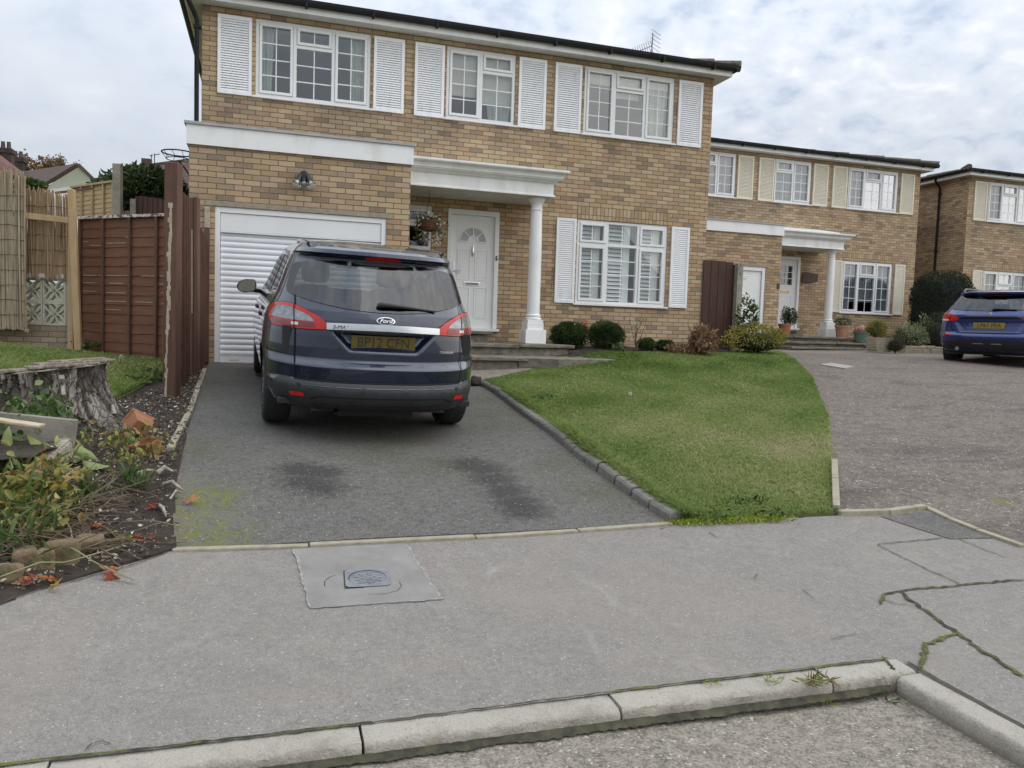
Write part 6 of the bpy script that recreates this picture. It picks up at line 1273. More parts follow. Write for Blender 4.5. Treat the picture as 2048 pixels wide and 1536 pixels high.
# gate end: a thick post, edge-on lap panel and thin wall batten
g1 = G(387, 749); d1 = np.dot(g1 - EYE, AF); w = 21 / F * d1; b = MB(); hh = 348 / F * d1; b.box(-w / 2, w * .1, -w / 2, w / 2, -.2, hh - .0); b.box(w * .12, w / 2, -w / 2, w / 2, -.2, hh + .01)
o = b.build('gate_post', m_brownv, None, bevel=.01); o.location = g1; o.rotation_euler = (0, -.004, -.2); tag(o, 'thick doubled brown post halfway between the tall post and the garage', 'post')
b = MB(); b.box(-w * .02, w * .05, -w / 2 - .003, -w / 2 + .001, hh * .35, hh * .82); b.build('bare_split', m_peel, o)
lap_panel('side_fence', g1 + (.03, .12, .02), np.array([-.83, 11.05, H - .56]), 1.70, 16, (.1, .5, .9), 'brown lap fence seen edge-on beside the garage wall', m_brownv, m_brownv, lab='fence')
_p0, _p1 = PY(361, 780, pb[1] + .55), PY(373, 752, g1[1] - .12); _p0[2] = tz(_p0[0], _p0[1]); _p1[2] = tz(_p1[0], _p1[1])
lap_panel('side_fence', _p0, _p1, 2.02, 18, (.1, .5, .9), 'dark ragged boards seen edge-on just behind the tall split post', m_brownv, m_brownv, lab='fence')
b = MB(); q = PY(413, 725, 11.04); b.box(-.03, .03, -.025, .025, 0, (PY(413, 415, 11.04) - q)[2]); o = b.build('wall_batten', m_brownv, None, bevel=.004); o.location = q; tag(o, 'thin brown batten with a pale worn tip against the garage wall', 'post'); zt = (PY(413, 415, 11.04) - q)[2]
b = MB(); b.box(-.032, .032, -.028, .026, zt - .26, zt + .01); b.build('pale_tip', m_peel, o)
# further back: new tan panel, concrete post, dark close-boarded fence, hedge
pl, pr_ = Pd(146, 440, 13.4), Pd(233, 432, 12.6); lap_panel('lap_fence', pl, pr_, Pd(233, 366, 12.6)[2] - pr_[2], 7, (.04, .25, .5, .75, .96), 'new tan lap fence panel behind the reed screens', m_tanh, m_tan, m_tan)
post('fence_post', 228, 243, 330, 440, 12.4, 'tall slotted grey concrete post beside the tan fence panel', m_conc)
post('fence_post', 262, 273, 399, 440, 12.6, 'short mossy concrete stub at the end of the dark close boarded fence', m_conc)
pa, pc = Pd(272, 440, 12.6), Pd(352, 440, 12.0); o = thing('close_board_fence', tuple(pa), 'dark brown close boarded fence below the hedge', 'fence'); L = np.linalg.norm((pc - pa)[:2]); o.rotation_euler = (0, 0, math.atan2(pc[1] - pa[1], pc[0] - pa[0])); ht0, ht1 = Pd(272, 393, 12.6)[2] - pa[2], Pd(352, 402, 12.)[2] - pa[2]; b = MB(); n = 16
for k in range(n): b.box(L * k / n + .002, L * (k + 1) / n - .002, -.012 + .008 * (k % 2), .012 + .008 * (k % 2), -.3, ht0 + (ht1 - ht0) * k / n + RNG.normal(0, .006))
b.build('boards', m_dkwood, o)
pa = Pd(240, 445, 12.9); b = MB(); 
for k in range(5): b.box(k * .036, k * .036 + .03, -.01, .01, 0, .20 + RNG.normal(0, .004))
o = b.build('grey_pale_fence', m_conc, None); o.location = pa; tag(o, 'short run of grey boards between the two concrete posts', 'fence')
pa = Pd(140, 392, 10.6); b = MB(); b.obox(Pd(110, 386, 10.4), Pd(185, 377, 10.6), .02, .03); tag(b.build('loose_batten', m_brownv, None), 'loose dark batten poking over the tan posts', 'batten')
hb = Pd(292, 425, 15.2); o = thing('laurel_hedge', (hb[0], hb[1], hb[2] - .9), 'glossy laurel hedge rising behind the dark close boarded fence', 'hedge'); Pq, dq, tq = crown_pts(9000, (.9, .6, .66), .18, .6, 31); Pq[:, 2] += 1.12; leaves('foliage', Pq, dq + RNG.normal(size=dq.shape) * .8, .12, G_LAUR, o, .42, tone=tq)
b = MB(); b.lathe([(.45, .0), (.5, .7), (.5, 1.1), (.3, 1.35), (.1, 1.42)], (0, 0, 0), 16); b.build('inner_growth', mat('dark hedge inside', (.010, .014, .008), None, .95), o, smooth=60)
# basketball hoop on the far corner of the garage
hp = PY(357, 306, 12.3); o = thing('basketball_hoop', tuple(hp), 'bent black basketball hoop fixed beside the garage roof', 'hoop'); b = MB(); R = .225; b.tube([(R * cos(k * pi / 12) - .0, R * sin(k * pi / 12), .0) for k in range(25)], .010, 6); b.build('rim', m_blackpl, o)
b = MB()
for k in range(10): a = k * pi / 5; b.tube([(R * cos(a), R * sin(a), 0), (R * .75 * cos(a + .2), R * .75 * sin(a + .2), -.09)], .005, 4)
b.tube([(R * .75 * cos(k * pi / 12), R * .75 * sin(k * pi / 12), -.09) for k in range(25)], .006, 5); b.tube([(.0, .0, -.11), (.08, .05, -.2), (.16, .05, -.32), (.24, .05, -.40)], .012, 5); b.build('net_frame', m_blackpl, o)
b = MB(); b.box(.19, .30, -.05, .35, -.16, .11); b.build('backboard', m_conc, o)
# ---- houses and trees beyond the fences
m_roofd = mat('brown roof tile', (.115, .075, .058), (.075, .050, .040), .9, 3, .6, 9, stretch=(1, 1, 3), bd=.05)
m_roofr = mat('red roof tile', (.16, .075, .055), (.11, .05, .04), .9, 3, .6, 9, bd=.05)
m_rend = mat('white render', (.82, .83, .84), (.76, .77, .79), .9, 2)
def far_house(label, base_v, pts, mt_r, walls=None, chim=(), grp='houses beyond the fences', name='far_house'):
    o = thing(name, tuple(pts['o']), label, 'house', grp); O_ = np.array(pts['o'])
    b = MB()
    for poly in pts['roof']: b.add([tuple(np.array(q) - O_) for q in poly], [tuple(range(len(poly)))]); 
    r = b.build('roof', mt_r, o); s = r.modifiers.new('s', 'SOLIDIFY'); s.thickness = .14
    if walls:
        b = MB()
        for poly in walls: b.add([tuple(np.array(q) - O_) for q in poly], [tuple(range(len(poly)))])
        b.build('wall', m_rend, o)
    for c in chim:
        b = MB(); c0 = np.array(c) - O_; b.box(c0[0] - .5, c0[0] + .5, c0[1] - .3, c0[1] + .3, c0[2] - 2.2, c0[2]); b.box(c0[0] - .56, c0[0] + .56, c0[1] - .36, c0[1] + .36, c0[2] - .18, c0[2] + .06)
        ch = b.build('chimney', mat('sooty brick', (.07, .05, .045), (.04, .03, .028), .95, 4), r); b = MB()
        for k in (-.28, .05, .32): b.lathe([(.12, 0), (.09, .35), (.11, .38)], (c0[0] + k, c0[1], c0[2] + .06), 10)
        b.build('chimney_pot', m_roofd, ch)
    return o
A = lambda u, v, d: Pd(u, v, d)
far_house('white gabled bungalow with a brown roof behind the tan fence panel', 0, dict(o=A(130, 400, 34), roof=[[A(45, 348, 41), A(157, 333, 33), A(78, 381, 33.), A(-30, 392, 41)], [A(157, 333, 33), A(45, 348, 41), A(130, 372, 43), A(191, 366, 34.5)]]), m_roofd, [[A(157, 334, 33.1), A(80, 381, 33.1), A(80, 430, 33.1), A(190, 430, 34.5), A(190, 366, 34.5)]])
far_house('red tiled roof with two sooty chimneys at the left edge', 0, dict(o=A(0, 400, 40), roof=[[A(-60, 296, 40), A(4, 317, 40), A(50, 352, 38), A(-60, 372, 37)], [A(4, 317, 40), A(-60, 296, 40), A(-20, 330, 46), A(52, 352, 46)]]), m_roofr, [[A(-60, 365, 37.2), A(46, 352, 38.2), A(46, 420, 38.2), A(-60, 420, 37.2)]], chim=(A(4, 300, 41), A(29, 318, 44)))
o3 = far_house('low brown hipped roof with aerials, seen above the laurel hedge', 0, dict(o=A(280, 400, 44), roof=[[A(183, 368, 44), A(206, 350, 46), A(262, 341, 46), A(292, 328, 46), A(430, 310, 46), A(430, 380, 43), A(183, 380, 43)], [A(206, 350, 46), A(183, 368, 44), A(190, 368, 52), A(292, 328, 52), A(430, 310, 52)]]), m_roofd, [[A(186, 379, 43.4), A(430, 379, 43.4), A(430, 420, 43.4), A(186, 420, 43.4)]])
b = MB(); off = -np.array(A(280, 400, 44))
for (u, v0, v1, ws) in ((303, 330, 309, (-4, 3)), (309, 330, 307, (-1, 11))): b.tube([A(u, v0, 45.5) + off, A(u, v1, 45.5) + off], .03, 4); b.tube([A(u + ws[0], v1 + 3, 45.5) + off, A(u + ws[1], v1 + 1, 45.5) + off], .025, 4)
b.tube([A(297, 318, 45.5) + off, A(305, 323, 45.5) + off], .025, 4); b.build('tv_aerial', m_blackpl, o3)
b = MB(); b.box(*(lambda q: (q[0] - .25, q[0] + .25, q[1] - .25, q[1] + .25, q[2] - .3, q[2] + .25))(A(293, 327, 46) + off)); b.build('chimney', m_roofd, o3)
# autumn tree: tapered trunk, forked limbs, thin crown
def tree(base, hgt, spread, label, mtl, nleaf, lsize, seed, name='tree', depth=4, bark=None):
    g = np.random.default_rng(seed); o = thing(name, tuple(base), label, 'tree'); b = MB(); tips = []
    def br(p, d, L, r, k):
        pts = [p]; q = p
        for j in range(4): d = (d + Vector(g.normal(0, .16, 3))).normalized(); q = q + d * L / 4; pts.append(q)
        b.tube(pts, [r * (1 - .13 * j) for j in range(5)], 6 if k > 1 else 4)
        if k <= 1: tips.extend(pts[1:])
        if k == 0: return
        for j in range(3 if k > 1 else 4): a = g.random() * 6.28; br(pts[int(g.integers(2, 5))], (d * .9 + Vector((cos(a) * spread, sin(a) * spread, g.uniform(-.1, .5)))).normalized(), L * g.uniform(.55, .8), r * .55, k - 1)
    br(Vector((0, 0, 0)), Vector((0, 0, 1)), hgt * .42, hgt * .022, depth); b.build('trunk', bark or m_bark, o, smooth=60)
    T = np.array([tips[i] for i in g.integers(0, len(tips), nleaf)]) + g.normal(0, hgt * .02, (nleaf, 3)); leaves('crown', T, g.normal(size=T.shape), lsize, mtl, o, .6, tone=g.random(nleaf)); return o
tb = A(92, 372, 46); tree((tb[0], tb[1], tb[2] - 1.0), 3.7, .75, 'thin leaved autumn tree rising behind the white gabled bungalow', G_AUT, 1500, .15, 5)
tb = A(-6, 400, 52); tree((tb[0], tb[1], tb[2]), 5.0, .4, 'dark narrow evergreen at the left edge behind the chimneys', G_DARK, 1600, .25, 8, 'evergreen_tree')
shrub(A(62, 384, 13), (.22, .2, .10), 'green bush top showing above the brown reed screen', G_MID, 700, .08, .5, seed=40)
# ================================================================== the stump and the wild bed
from mathutils import noise as mn
def stump():
    ctr = Pd(72, 735, 6.05); zt = ctr[2]; cx, cy = ctr[0], ctr[1]; zb = tz(cx, cy) - .12; R = .478; o = thing('tree_stump', (cx, cy, zb), 'big weathered grey tree stump with flaking bark at the edge of the bed', 'tree stump'); hgt = zt - zb; NU, NV = 420, 150
    flares = [(-.35, .30, .30), (-1.25, .20, .35), (-2.1, .22, .3), (.55, .26, .35), (2.0, .2, .5), (3.4, .25, .5)]
    U = np.arange(NU) / NU * 2 * pi; V = []; tone = []
    for j in range(NV + 1):
        h = j / NV; z = h * hgt
        for a in U:
            fl = sum(am * exp(-((((a - c + pi) % (2 * pi)) - pi) / wd) ** 2) for c, am, wd in flares); r = R * (1 + .10 * (1 - h) ** 2) + fl * (1 - h) ** 2.6 * 1.5 + .02 * sin(3 * a + 1)
            x, y = cos(a), sin(a); sh = (1 - h) * .5
            p1 = mn.fractal(Vector((x * 5.5 + sh, y * 5.5, z * 2.6)), .8, 2.1, 5); p2 = mn.ridged_multi_fractal(Vector((x * 9, y * 9, z * 3.0 + 7)), .9, 2.2, 4, .9, 2.) if True else 0; ck = mn.cell(Vector((x * 9 + .6 * p1, y * 9 + .6 * p1, z * 6 + p1)))
            dsp = .016 * p1 + .014 * (p2 - 1.2) + .014 * (ck - .5); top = max(0., (h - .94) / .06); dsp *= (1 - top * .6)
            V.append((x * (r + dsp), y * (r + dsp), z * (1 + 0) + (.015 * mn.noise(Vector((x * 3, y * 3, 0))) + .055 * x - .02) * h)); tone.append(.5 + 1.2 * (.6 * (ck - .5)) + .35 * p1 + .25 * (p2 - 1.2))
    i = np.arange(NU); f = np.concatenate([np.stack([j * NU + i, j * NU + (i + 1) % NU, (j + 1) * NU + (i + 1) % NU, (j + 1) * NU + i], 1) for j in range(NV)])
    t = NT('flaking grey bark'); v = t.scale(t.obj(), (1, 1, .38)); wv = t.n('ShaderNodeVectorMath', operation='ADD'); nz_ = t.n('ShaderNodeTexNoise'); t.l(v, nz_.inputs['Vector']); nz_.inputs['Scale'].default_value = 9; nz_.inputs['Detail'].default_value = 5
    sc_ = t.n('ShaderNodeVectorMath', operation='SCALE'); t.l(nz_.outputs['Color'], sc_.inputs[0]); sc_.inputs['Scale'].default_value = .10; t.l(v, wv.inputs[0]); t.l(sc_.outputs[0], wv.inputs[1])
    ed = t.voro(21, 'Distance', 'DISTANCE_TO_EDGE', wv.outputs[0]); n1 = t.noise(16, 6, .7, .5, v); n2 = t.noise(60, 5, .7, 0, v); fc = t.math('ADD', t.math('MULTIPLY', t.attr('tone'), .55), t.math('MULTIPLY', n1, .45))
    col = t.ramp(fc, [(.20, (.055, .045, .038)), (.42, (.15, .13, .11)), (.58, (.24, .215, .185)), (.74, (.34, .315, .275)), (.92, (.50, .47, .42))]); col = t.mix(t.rng(n2, .45, .7, 0, .45), col, (.13, .115, .10)); col = t.mix(t.rng(ed, .0, .09, .85, 0.), col, (.03, .024, .02)); n2 = t.math('ADD', n2, t.rng(ed, 0., .15, 0., 1.6))
    mb_ = t.done(col, .95, t.bump(n2, .6, .01), .2)
    arr_mesh('bark', np.array(V), f, mb_, o, np.clip(tone, 0, 1), True)
    t = NT('weathered cut wood'); v = t.scale(t.obj(), (1, 5, 1)); n1 = t.noise(7, 6, .7, .8, v); n2 = t.noise(30, 5, .7, .2, v); mt = t.done(t.ramp(t.math('ADD', t.math('MULTIPLY', n1, .6), t.math('MULTIPLY', n2, .4)), [(.3, (.045, .035, .03)), (.45, (.21, .17, .14)), (.6, (.40, .35, .29)), (.75, (.55, .50, .43))]), .95, t.bump(n2, .8, .02), .2)
    b = MB(); b.grid(lambda u, w: (lambda r, a: (r * cos(a), r * sin(a), hgt + .055 * cos(a) * r / R - .02 + .02 * mn.fractal(Vector((r * cos(a) * 5, r * sin(a) * 14, 3)), .8, 2, 4) * min(1, (1 - w) * 6)))(R * 1.00 * w + .001, 2 * pi * u), 90, 26); b.build('cut_face', mt, o, smooth=180, fix=False)
    b = MB()
    for ang, ln, wd, zz in ((-.25, .55, .16, .028), (-.7, .5, .12, .015), (-1.5, .6, .1, .01), (-.1, .4, .10, .04)):
        c = Vector((cos(ang) * R * .62, sin(ang) * R * .62, hgt + .055 * cos(ang) * .6 - .01 + zz)); d = Vector((cos(.55), sin(.55), .06)); b.obox(c - d * ln / 2, c + d * ln / 2, wd, .022)
    b.build('loose_slab', mt, o, bevel=.006)
    b = MB()
    for k in range(9):
        a = RNG.uniform(-2.9, .5); z = RNG.uniform(.15, .9) * hgt; fl = sum(am * exp(-((((a - c + pi) % (2 * pi)) - pi) / wd) ** 2) for c, am, wd in flares); r = R * (1 + .10 * (1 - z / hgt) ** 2) + fl * (1 - z / hgt) ** 2.6 * 1.5 + .015; c = Vector((cos(a) * r, sin(a) * r, z)); L = RNG.uniform(.03, .10); w = RNG.uniform(.010, .026); tn = Vector((-sin(a), cos(a), 0)); od = Vector((cos(a), sin(a), 0)); up = Vector((RNG.normal(0, .2), 0, 1)) - od * .9 * (1 - z / hgt) ** 2
        b.add([c - tn * w, c + tn * w * .8, c + up * L + tn * w * .6 + od * .004, c + up * L * .9 - tn * w + od * .006, c - tn * w - od * .02, c + tn * w - od * .02], [(0, 1, 2, 3), (0, 3, 4), (1, 5, 2), (0, 4, 5, 1)])
    b.build('bark_flake', mat('pale bark flake', (.50, .47, .42), (.33, .30, .26), .95, 30, .4, 80), o, fix=False)
stump()
# raised bed edges: concrete slab, timber board, old planks
m_grav = mat('mottled concrete slab', (.29, .27, .22), (.20, .185, .15), .95, 9, .4, 70)
m_oldw = mat('silvered timber', (.42, .38, .31), (.20, .17, .13), .95, 8, .6, 40, stretch=(1, 6, 6))
a, e, bt = Pd(-260, 800, 4.75), Pd(152, 841, 5.15), Pd(150, 892, 5.1); b = MB(); b.obox(a - np.array([0, 0, .09]), e - np.array([0, 0, .09]), .055, .19); tag(b.build('concrete_slab', m_grav, None, bevel=.006), 'pale concrete gravel board standing on edge before the stump', 'slab')
a, e = Pd(141, 884, 5.0), Pd(62, 952, 4.55); b = MB(); b.obox(a - np.array([0, 0, .05]), e - np.array([0, 0, .05]), .03, .12); b.obox(a + np.array([-.03, .0, .018]), e + np.array([-.03, 0, .014]), .07, .016); tag(b.build('bed_board', m_oldw, None, bevel=.004), 'silvered timber board edging the raised bed', 'board')
for (q0, q1, w_, lb) in (((-30, 836, 4.8), (84, 852, 4.85), .10, 'broken pale plank lying on the raised bed behind the nettles'),):
    b = MB(); b.obox(Pd(*q0), Pd(*q1), w_, .018); tag(b.build('plank', mat('split pale wood', (.56, .47, .34), (.40, .31, .20), .9, 8, .4, 40, stretch=(1, 5, 5)), None, bevel=.004), lb, 'plank')
rb = [tuple(Pd(*q)[:2]) for q in ((-80, 835, 4.95), (145, 862, 5.05), (135, 890, 4.95), (60, 955, 4.5), (-80, 985, 4.2))]; zr = Pd(100, 880, 4.9)[2] - .03
bm_b = MB(); bm_b.grid(lambda u, v: (lambda p: (p[0], p[1], zr + .02 * mn.noise(Vector((p[0] * 6, p[1] * 6, 0)))))((1 - u) * ((1 - v) * np.array(rb[4]) + v * np.array(rb[0])) + u * ((1 - v) * np.array(rb[3]) + v * np.array(rb[1]))), 24, 24); tag(bm_b.build('raised_soil', m_soil, None, smooth=180), kind='structure')
# terracotta troughs
def trough(p, s, rot, label):
    o = thing('plant_pot', tuple(p), label, 'plant pot'); o.rotation_euler = rot; b = MB(); t = .011
    def rg(k, z): return [(-s * k, -s * k * .72, z), (s * k, -s * k * .72, z), (s * k, s * k * .72, z), (-s * k, s * k * .72, z)]
    R_ = [rg(.72, 0), rg(.98, s * 1.15), rg(1.05, s * 1.15), rg(1.08, s * 1.4), rg(.97, s * 1.4), rg(.70, .012)]; vs = [q for r in R_ for q in r]
    b.add(vs, [(j * 4 + k, j * 4 + (k + 1) % 4, (j + 1) * 4 + (k + 1) % 4, (j + 1) * 4 + k) for j in range(5) for k in range(4)] + [(0, 3, 2, 1), (20, 21, 22, 23)]); b.build('pot', mat('bright terracotta', (.36, .165, .080), (.25, .105, .055), .85, 9, .2, 50), o, bevel=.004); return o
trough(G(283, 880) + (0, 0, .09), .088, (radians(-62), radians(28), radians(35)), 'square terracotta pot tipped on its side, resting on the other pot'); trough(G(300, 908) + (0, .0, -.02), .085, (radians(14), radians(-10), radians(-25)), 'square terracotta pot standing open and half sunk in the weeds')
# sandstone lumps
m_sand = mat('mossy sandstone', (.24, .155, .10), (.085, .080, .033), .95, 11, .7, 40, bd=.02)
def rock(p, s, label, seed, mt=None, name='stone', sq=6.):
    b = MB(); g = np.random.default_rng(seed); of = Vector(g.normal(0, 10, 3)); rz = g.random() * 3
    def fn(u, v):
        a, c = 2 * pi * u, pi * v; d = Vector((cos(a) * sin(c), sin(a) * sin(c), cos(c))); k = (abs(d.x) ** sq + abs(d.y) ** sq + abs(d.z) ** sq) ** (-1 / sq); q = d * k * (1 + .10 * mn.fractal(d * 1.7 + of, .8, 2, 4)); return (q.x * s[0], q.y * s[1], q.z * s[2])
    b.grid(fn, 36, 20); o = b.build(name, mt or m_sand, None, smooth=55); o.location = tuple(p); o.rotation_euler = (g.normal(0, .12), g.normal(0, .12), g.normal(0, .3)); return tag(o, label, 'stone')
for (u, v, s, lb) in ((48, 1142, (.055, .05, .065), 'brown sandstone lump at the pavement edge, left of the others'), (84, 1140, (.05, .05, .06), 'small sandstone lump wedged between two larger ones'), (122, 1130, (.075, .06, .075), 'large mossy sandstone block with a green side'), (177, 1108, (.07, .055, .055), 'flat topped pale sandstone block nearest the fallen red leaves'), (8, 1165, (.06, .05, .05), 'dark stone at the left edge of the picture')): rock(G(u, v) + (0, .03, s[2] * .6), s, lb, int(u))
rock(G(951, 772) + (0, 0, .06), (.06, .06, .055), 'dark rounded stone at the top end of the edging row', 99, mat('dark stone', (.035, .028, .024), (.06, .05, .04), .9, 9, .4, 40))
# litter, chips and crumbs on the soil (nobody could count them)
bed_o = [tuple(p) for p in BANK] + [(-3.2, 3.05), (-4.0, 4.6), (-2.4, 5.8), (-1.75, 6.6), (-1.2, 8.1), (-.9, 9.6)]
def scatter(poly, n, seed):
    g = np.random.default_rng(seed); pl = np.array(poly); lo, hi = pl.min(0), pl.max(0); P = lo + g.random((n, 2)) * (hi - lo); P = P[pip(P, poly)]; return np.c_[P, terr(P[:, 0], P[:, 1]) + .035]
Pp = scatter(bed_o, 15000, 1); leaves('bark_litter', Pp, np.c_[RNG.normal(size=(len(Pp), 2)), RNG.normal(0, .25, len(Pp))], .032, G_LITTER, None, .4, .1, tone=RNG.random(len(Pp)) ** 2.0, tagv=('dry bark and leaf litter covering the soil of the bed', 'litter', None, 'stuff'))
Pp = scatter(bed_o, 9000, 2); k = 6; g_ = RNG; V = Pp[:, None] + g_.normal(0, .0042, (len(Pp), 4, 3)) * np.array([1, 1, .6]); i = np.arange(len(Pp))[:, None] * 4; arr = arr_mesh('pale_crumbs', V.reshape(-1, 3), [i + np.array([[0, 1, 2]]), i + np.array([[0, 2, 3]]), i + np.array([[0, 3, 1]]), i + np.array([[1, 3, 2]])], mat('pale crumb', (.62, .58, .52), (.45, .40, .34), .9, 20)); tag(arr, 'pale chips scattered over the dark soil', 'chips', None, 'stuff')
G_CREEPY = leaf_mat('turning creeper leaf', [(.15, .17, .04), (.26, .24, .06), (.34, .26, .07), (.36, .17, .05)], .5, .35)
G_YG = leaf_mat('yellow green leaf', [(.07, .10, .02), (.17, .20, .05), (.34, .33, .10), (.26, .15, .06)], .5, .3)
# weeds in the bed
def patch_leaves(name, spots, n, sp, size, mt, label, cat='weed', asp=.6, up=.8, hgt=.08):
    for (u, v), lb in zip(spots, label):
        p = G(u, v); P = np.c_[RNG.normal(0, sp, (n, 2)), np.abs(RNG.normal(0, hgt, n))]; leaves(name, P, np.c_[RNG.normal(0, .7, (n, 2)), np.full(n, up)], size, mt, None, asp, .25, loc=(p[0], p[1], p[2] + .02), tagv=(lb, cat))
patch_leaves('leafy_weed', [(240, 905), (285, 900), (165, 905), (255, 935), (300, 925)], 45, .07, .045, G_YG, ['low leafy weed at the foot of the stump root', 'feathery green weed in front of the terracotta pots', 'clump of round leaved weed below the timber board', 'small seedlings on the bare soil below the root', 'weed beside the sunken terracotta pot'])
patch_leaves('nettle', [(100, 878), (45, 905), (72, 892), (15, 915)], 150, .075, .058, G_WEED, ['nettle growing against the concrete slab', 'ground ivy on the raised bed left of the nettle', 'low nettle shoots on the raised bed', 'weed at the left end of the raised bed'], hgt=.13)
patch_leaves('grass_tuft', [(255, 968), (280, 985), (180, 1000), (150, 1030)], 34, .03, .13, G_WEED, ['pale grass tuft on the dark soil', 'spiky tuft of dry grass near the driveway moss', 'tuft of thin grass in the middle of the bed', 'grass tuft beside the vine stems'], asp=.06, up=1.2, hgt=.01)
patch_leaves('lawn_weed', [(1500, 1012), (1440, 1042), (1545, 1036), (1090, 800)], 26, .07, .05, G_MID, ['small leafy weed in the lower right of the front lawn', 'weed rosette at the foot of the front lawn beside the moss', 'flat weed near the right foot of the front lawn', 'darker clover patch near the drive edging'], asp=.5, up=.4, hgt=.01)
patch_leaves('dock_weed', [(300, 758), (285, 770), (165, 695), (330, 765), (180, 700)], 16, .06, .11, G_MID, ['broad leaved weed in the long grass beside the tall post', 'flat dock leaves in the grass behind the stump', 'weed growing at the foot of the tan post', 'leafy weed at the foot of the tall brown post', 'small dock at the corner of the brown panel'], asp=.5, up=.35, hgt=.02)
for (u, v, hh, lb) in ((240, 742, .12, 'white dandelion clock in the grass right of the stump'), (52, 690, .14, 'pale dandelion heads leaning in the grass behind the stump'), (1258, 800, .03, 'tiny white daisies in the middle of the lawn')):
    p = G(u, v) + (0, 0, .04); o = thing('dandelion', tuple(p), lb, 'flower'); b = MB(); b.tube([(0, 0, 0), (.01, 0, hh)], .003, 5); b.build('stalk', m_twig, o); q = RNG.normal(size=(60, 3)); leaves('seed_head', unit(q) * .012 + (.01, 0, hh), q, .014, G_FLOWW, o, .6)
# creeper and tall weeds spilling at the front left
def five_leaf(c, nrm, s, k=5):
    nrm = unit(np.array(nrm, float)); a = unit(np.cross(nrm, RNG.normal(size=3))); b2 = np.cross(nrm, a); A_ = np.linspace(-1.9, 1.9, k); D = np.array([a * cos(t) + b2 * sin(t) - nrm * .25 for t in A_]); return np.repeat([c], k, 0), D, s * (1 - .12 * np.abs(A_))
def creeper(name, label, C, s, mt, parent=None, upn=1.0, tone=None):
    Cs, Ds, Ls, Tn = [], [], [], []
    for c in C:
        q, d, l = five_leaf(c, RNG.normal(0, .6, 3) + (0, -.4, upn), s * RNG.uniform(.7, 1.25)); Cs.append(q); Ds.append(d * l[:, None]); t = RNG.random() if tone is None else tone; Tn.append(np.full(len(q), t) + RNG.normal(0, .06, len(q)))
    D = np.concatenate(Ds); o = leaves(name, np.concatenate(Cs), D, float(np.mean(np.linalg.norm(D, axis=1))), mt, parent, .5, .2, tone=np.concatenate(Tn), droop=.3)
    return tag(o, label, 'leaf') if label else o
vine = thing('creeper', tuple(G(60, 1080)), 'tangled creeper with orange and yellow leaves sprawling over the front left bed', 'creeper'); vo = np.array(vine.location)
b = MB()
for k in range(260):
    u0, v0 = RNG.uniform(-80, 190), RNG.uniform(960, 1125); p = G(u0, v0) + (0, 0, .03); a = RNG.uniform(-.5, .6) + (pi if RNG.random() < .35 else 0); pts = [p]; d = np.array([cos(a), sin(a) * .8, RNG.uniform(-.1, .5)]); L = RNG.uniform(.15, .55)
    for j in range(6): d = d + RNG.normal(0, .25, 3); d[2] -= .10; d /= np.linalg.norm(d); q = pts[-1] + d * L / 6; q[2] = max(q[2], tz(q[0], q[1]) + .02); pts.append(q)
    b.tube([q - vo for q in pts], [.0035] * 6 + [.0015], 4)
b.build('stem', mat('dry vine stem', (.21, .165, .105), (.10, .07, .045), .9, 9), vine)
b = MB()
for (pts, r) in (([(40, 1085), (100, 1030), (125, 985), (160, 940)], .007), ([(125, 985), (150, 1010), (160, 1040)], .005), ([(-20, 1000), (20, 930), (30, 900), (12, 850)], .008), ([(30, 900), (60, 950), (110, 960), (150, 925)], .006), ([(60, 1070), (105, 1060), (140, 1085), (150, 1120)], .005), ([(100, 1105), (150, 1142), (190, 1160), (270, 1172)], .0035), ([(0, 1180), (80, 1170), (130, 1160), (250, 1100)], .0035)):
    P = [G(u, v) + (0, 0, .06 + .05 * sin(k * 1.3)) for k, (u, v) in enumerate(pts)]; P = resample(P, 14); b.tube([q - vo for q in P], [r] * 13 + [r * .5], 6)
b.build('thick_stem', mat('pale green stem', (.27, .28, .15), (.18, .18, .09), .8, 9), vine, smooth=60)
C = np.array([G(u, v) + (0, 0, z) for u, v, z in zip(RNG.uniform(-70, 165, 44), RNG.uniform(985, 1060, 44), RNG.uniform(.10, .24, 44))]) - vo; creeper('autumn_leaf', None, C, .065, G_CREEPY, vine)
C = np.array([G(u, v) + (0, 0, z) for u, v, z in zip(RNG.uniform(-80, 140, 1000), RNG.uniform(945, 1095, 1000), np.abs(RNG.normal(0, .09, 1000)))]) - vo; leaves('green_leaf', C, RNG.normal(size=C.shape) + (0, 0, .3), .055, G_YG, vine, .5)
C = np.array([G(u, v) + (0, 0, z) for u, v, z in zip(RNG.uniform(-90, 110, 240), RNG.uniform(960, 1150, 240), RNG.uniform(.01, .2, 240))]) - vo; D = RNG.normal(size=C.shape) + (0, 0, .6); leaves('lance_leaf', C, D, .12, G_WEED, vine, .12)
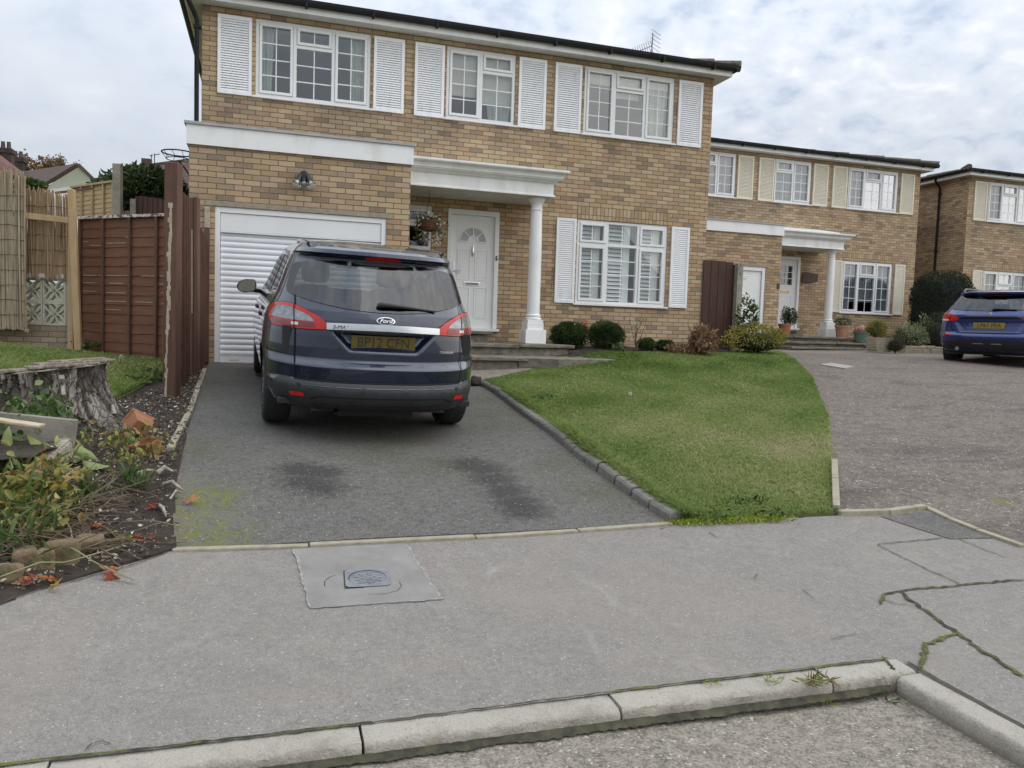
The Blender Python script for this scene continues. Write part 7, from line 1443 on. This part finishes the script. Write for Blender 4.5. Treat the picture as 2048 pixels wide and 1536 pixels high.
# pale broad leaves (wilting lily) in the middle of the bed
o = thing('pale_leaved_plant', tuple(G(120, 950) + (0, 0, .05)), 'pale yellow green broad leaved plant flopping below the timber board', 'plant'); vo2 = np.array(o.location)
C, D = [], []
for (u, v, h_, u2, v2, h2) in ((112, 935, .12, 155, 905, .10), (150, 925, .10, 182, 915, .08), (120, 940, .10, 70, 935, .14), (150, 945, .06, 168, 925, .10), (100, 950, .08, 90, 925, .2), (140, 930, .1, 178, 925, .04), (60, 960, .1, 40, 915, .22), (20, 940, .15, 2, 905, .2), (100, 955, .08, 112, 918, .22), (165, 935, .05, 180, 940, .03)): p, q = G(u, v) + (0, 0, h_), G(u2, v2) + (0, 0, h2); C.append(p - vo2); D.append(q - p)
C, D = np.array(C), np.array(D); leaves('leaf', C, D, .19, G_PALE, o, .42, .45, droop=.35); b = MB()
for c in C: b.tube([(0, 0, -.02), c * .6 + np.array([0, 0, .03]), c], [.008, .006, .004], 5)
b.build('stem', m_twig, o)
# separate fallen leaves one can count
FL = [(25, 1145, 'orange creeper leaf hanging at the left edge above the pavement', .2), (50, 1172, 'orange creeper leaf lying on the pavement crack', .35), (72, 1165, 'red creeper leaf beside the orange one on the pavement', .02), (52, 1180, 'small dark red leaf below the pavement crack', .0), (108, 1183, 'mustard yellow leaf lying alone on the pavement', .72), (98, 1170, 'small orange leaf on the twig over the pavement', .4), (275, 1088, 'bright red leaf at the corner of bed and pavement', .05), (300, 1086, 'orange red leaf beside the bright red one', .22), (228, 1075, 'yellow green star shaped leaf on the litter', .85), (252, 1085, 'pale green star shaped leaf near the pavement corner', 1.), (305, 1020, 'red leaf on the soil beside the moss', .03), (380, 1012, 'pale orange leaf on the green moss of the drive', .4), (160, 1048, 'yellow flower like leaf on the dark soil', .75), (190, 1060, 'orange leaf on the soil above the sandstone blocks', .25), (218, 1148, 'pale orange leaf out on the pavement', .5), (222, 1158, 'small pink leaf out on the pavement', .1), (135, 1010, 'red brown dead leaf standing in the middle of the bed', .08)]
for u, v, lb, tn in FL: p = G(u, v); o = creeper('fallen_leaf', lb, np.array([[0, 0, .02]]), .052, G_CREEP, None, 1.6, tn); o.location = (p[0], p[1], p[2] + .015)
# twigs and woody bits
for (u, v, u2, v2, r, lb) in ((275, 955, 310, 950, .012, 'curved piece of dead wood on the soil near the drive'), (328, 978, 365, 990, .014, 'broken stick lying across the moss'), (340, 1008, 362, 993, .007, 'thin bent twig beside the broken stick'), (318, 1020, 332, 1042, .012, 'short rotten stick at the edge of the drive'), (315, 955, 345, 952, .018, 'knot of rotten wood on the edge of the drive'), (1320, 1068, 1345, 1075, .004, 'small dark twig on the pavement below the lawn')):
    p, q = G(u, v) + (0, 0, .03), G(u2, v2) + (0, 0, .03); m_ = (p + q) / 2 + (0, 0, .02); b = MB(); b.tube([p, m_ + RNG.normal(0, .008, 3), q], [r, r * .9, r * .5], 7); tag(b.build('stick', m_oldw, None, smooth=60), lb, 'stick')
b = MB(); c = G(283, 940)
# weeds in the kerb
def stringy(p, n, label, s=.06, mt=None): return leaves('kerb_weed', RNG.normal(0, .018, (n, 3)) * (1.6, .6, .3), np.c_[RNG.normal(0, 1, n), RNG.normal(-.3, .6, n), np.abs(RNG.normal(.3, .4, n))], s, mt or G_GOLD, None, .12, .2, loc=tuple(p), tagv=(label, 'weed'))
stringy(PZ(1632, 1360, H - 1.32), 46, 'yellow green grass tuft on the kerb joint', .05, G_YG); stringy(PZ(1650, 1420, .02), 70, 'yellow weed drooping down the kerb face', .05, G_MOSS); stringy(PZ(1785, 1405, .03), 24, 'sparse weed in the gutter by the road corner', .05, G_WEED)
stringy(PZ(1420, 1366, H - 1.32), 24, 'little moss tuft behind the long kerb stone', .03, G_MOSS); stringy(PZ(1545, 1362, H - 1.32), 24, 'moss tuft behind the kerb near the weed', .03, G_MOSS)
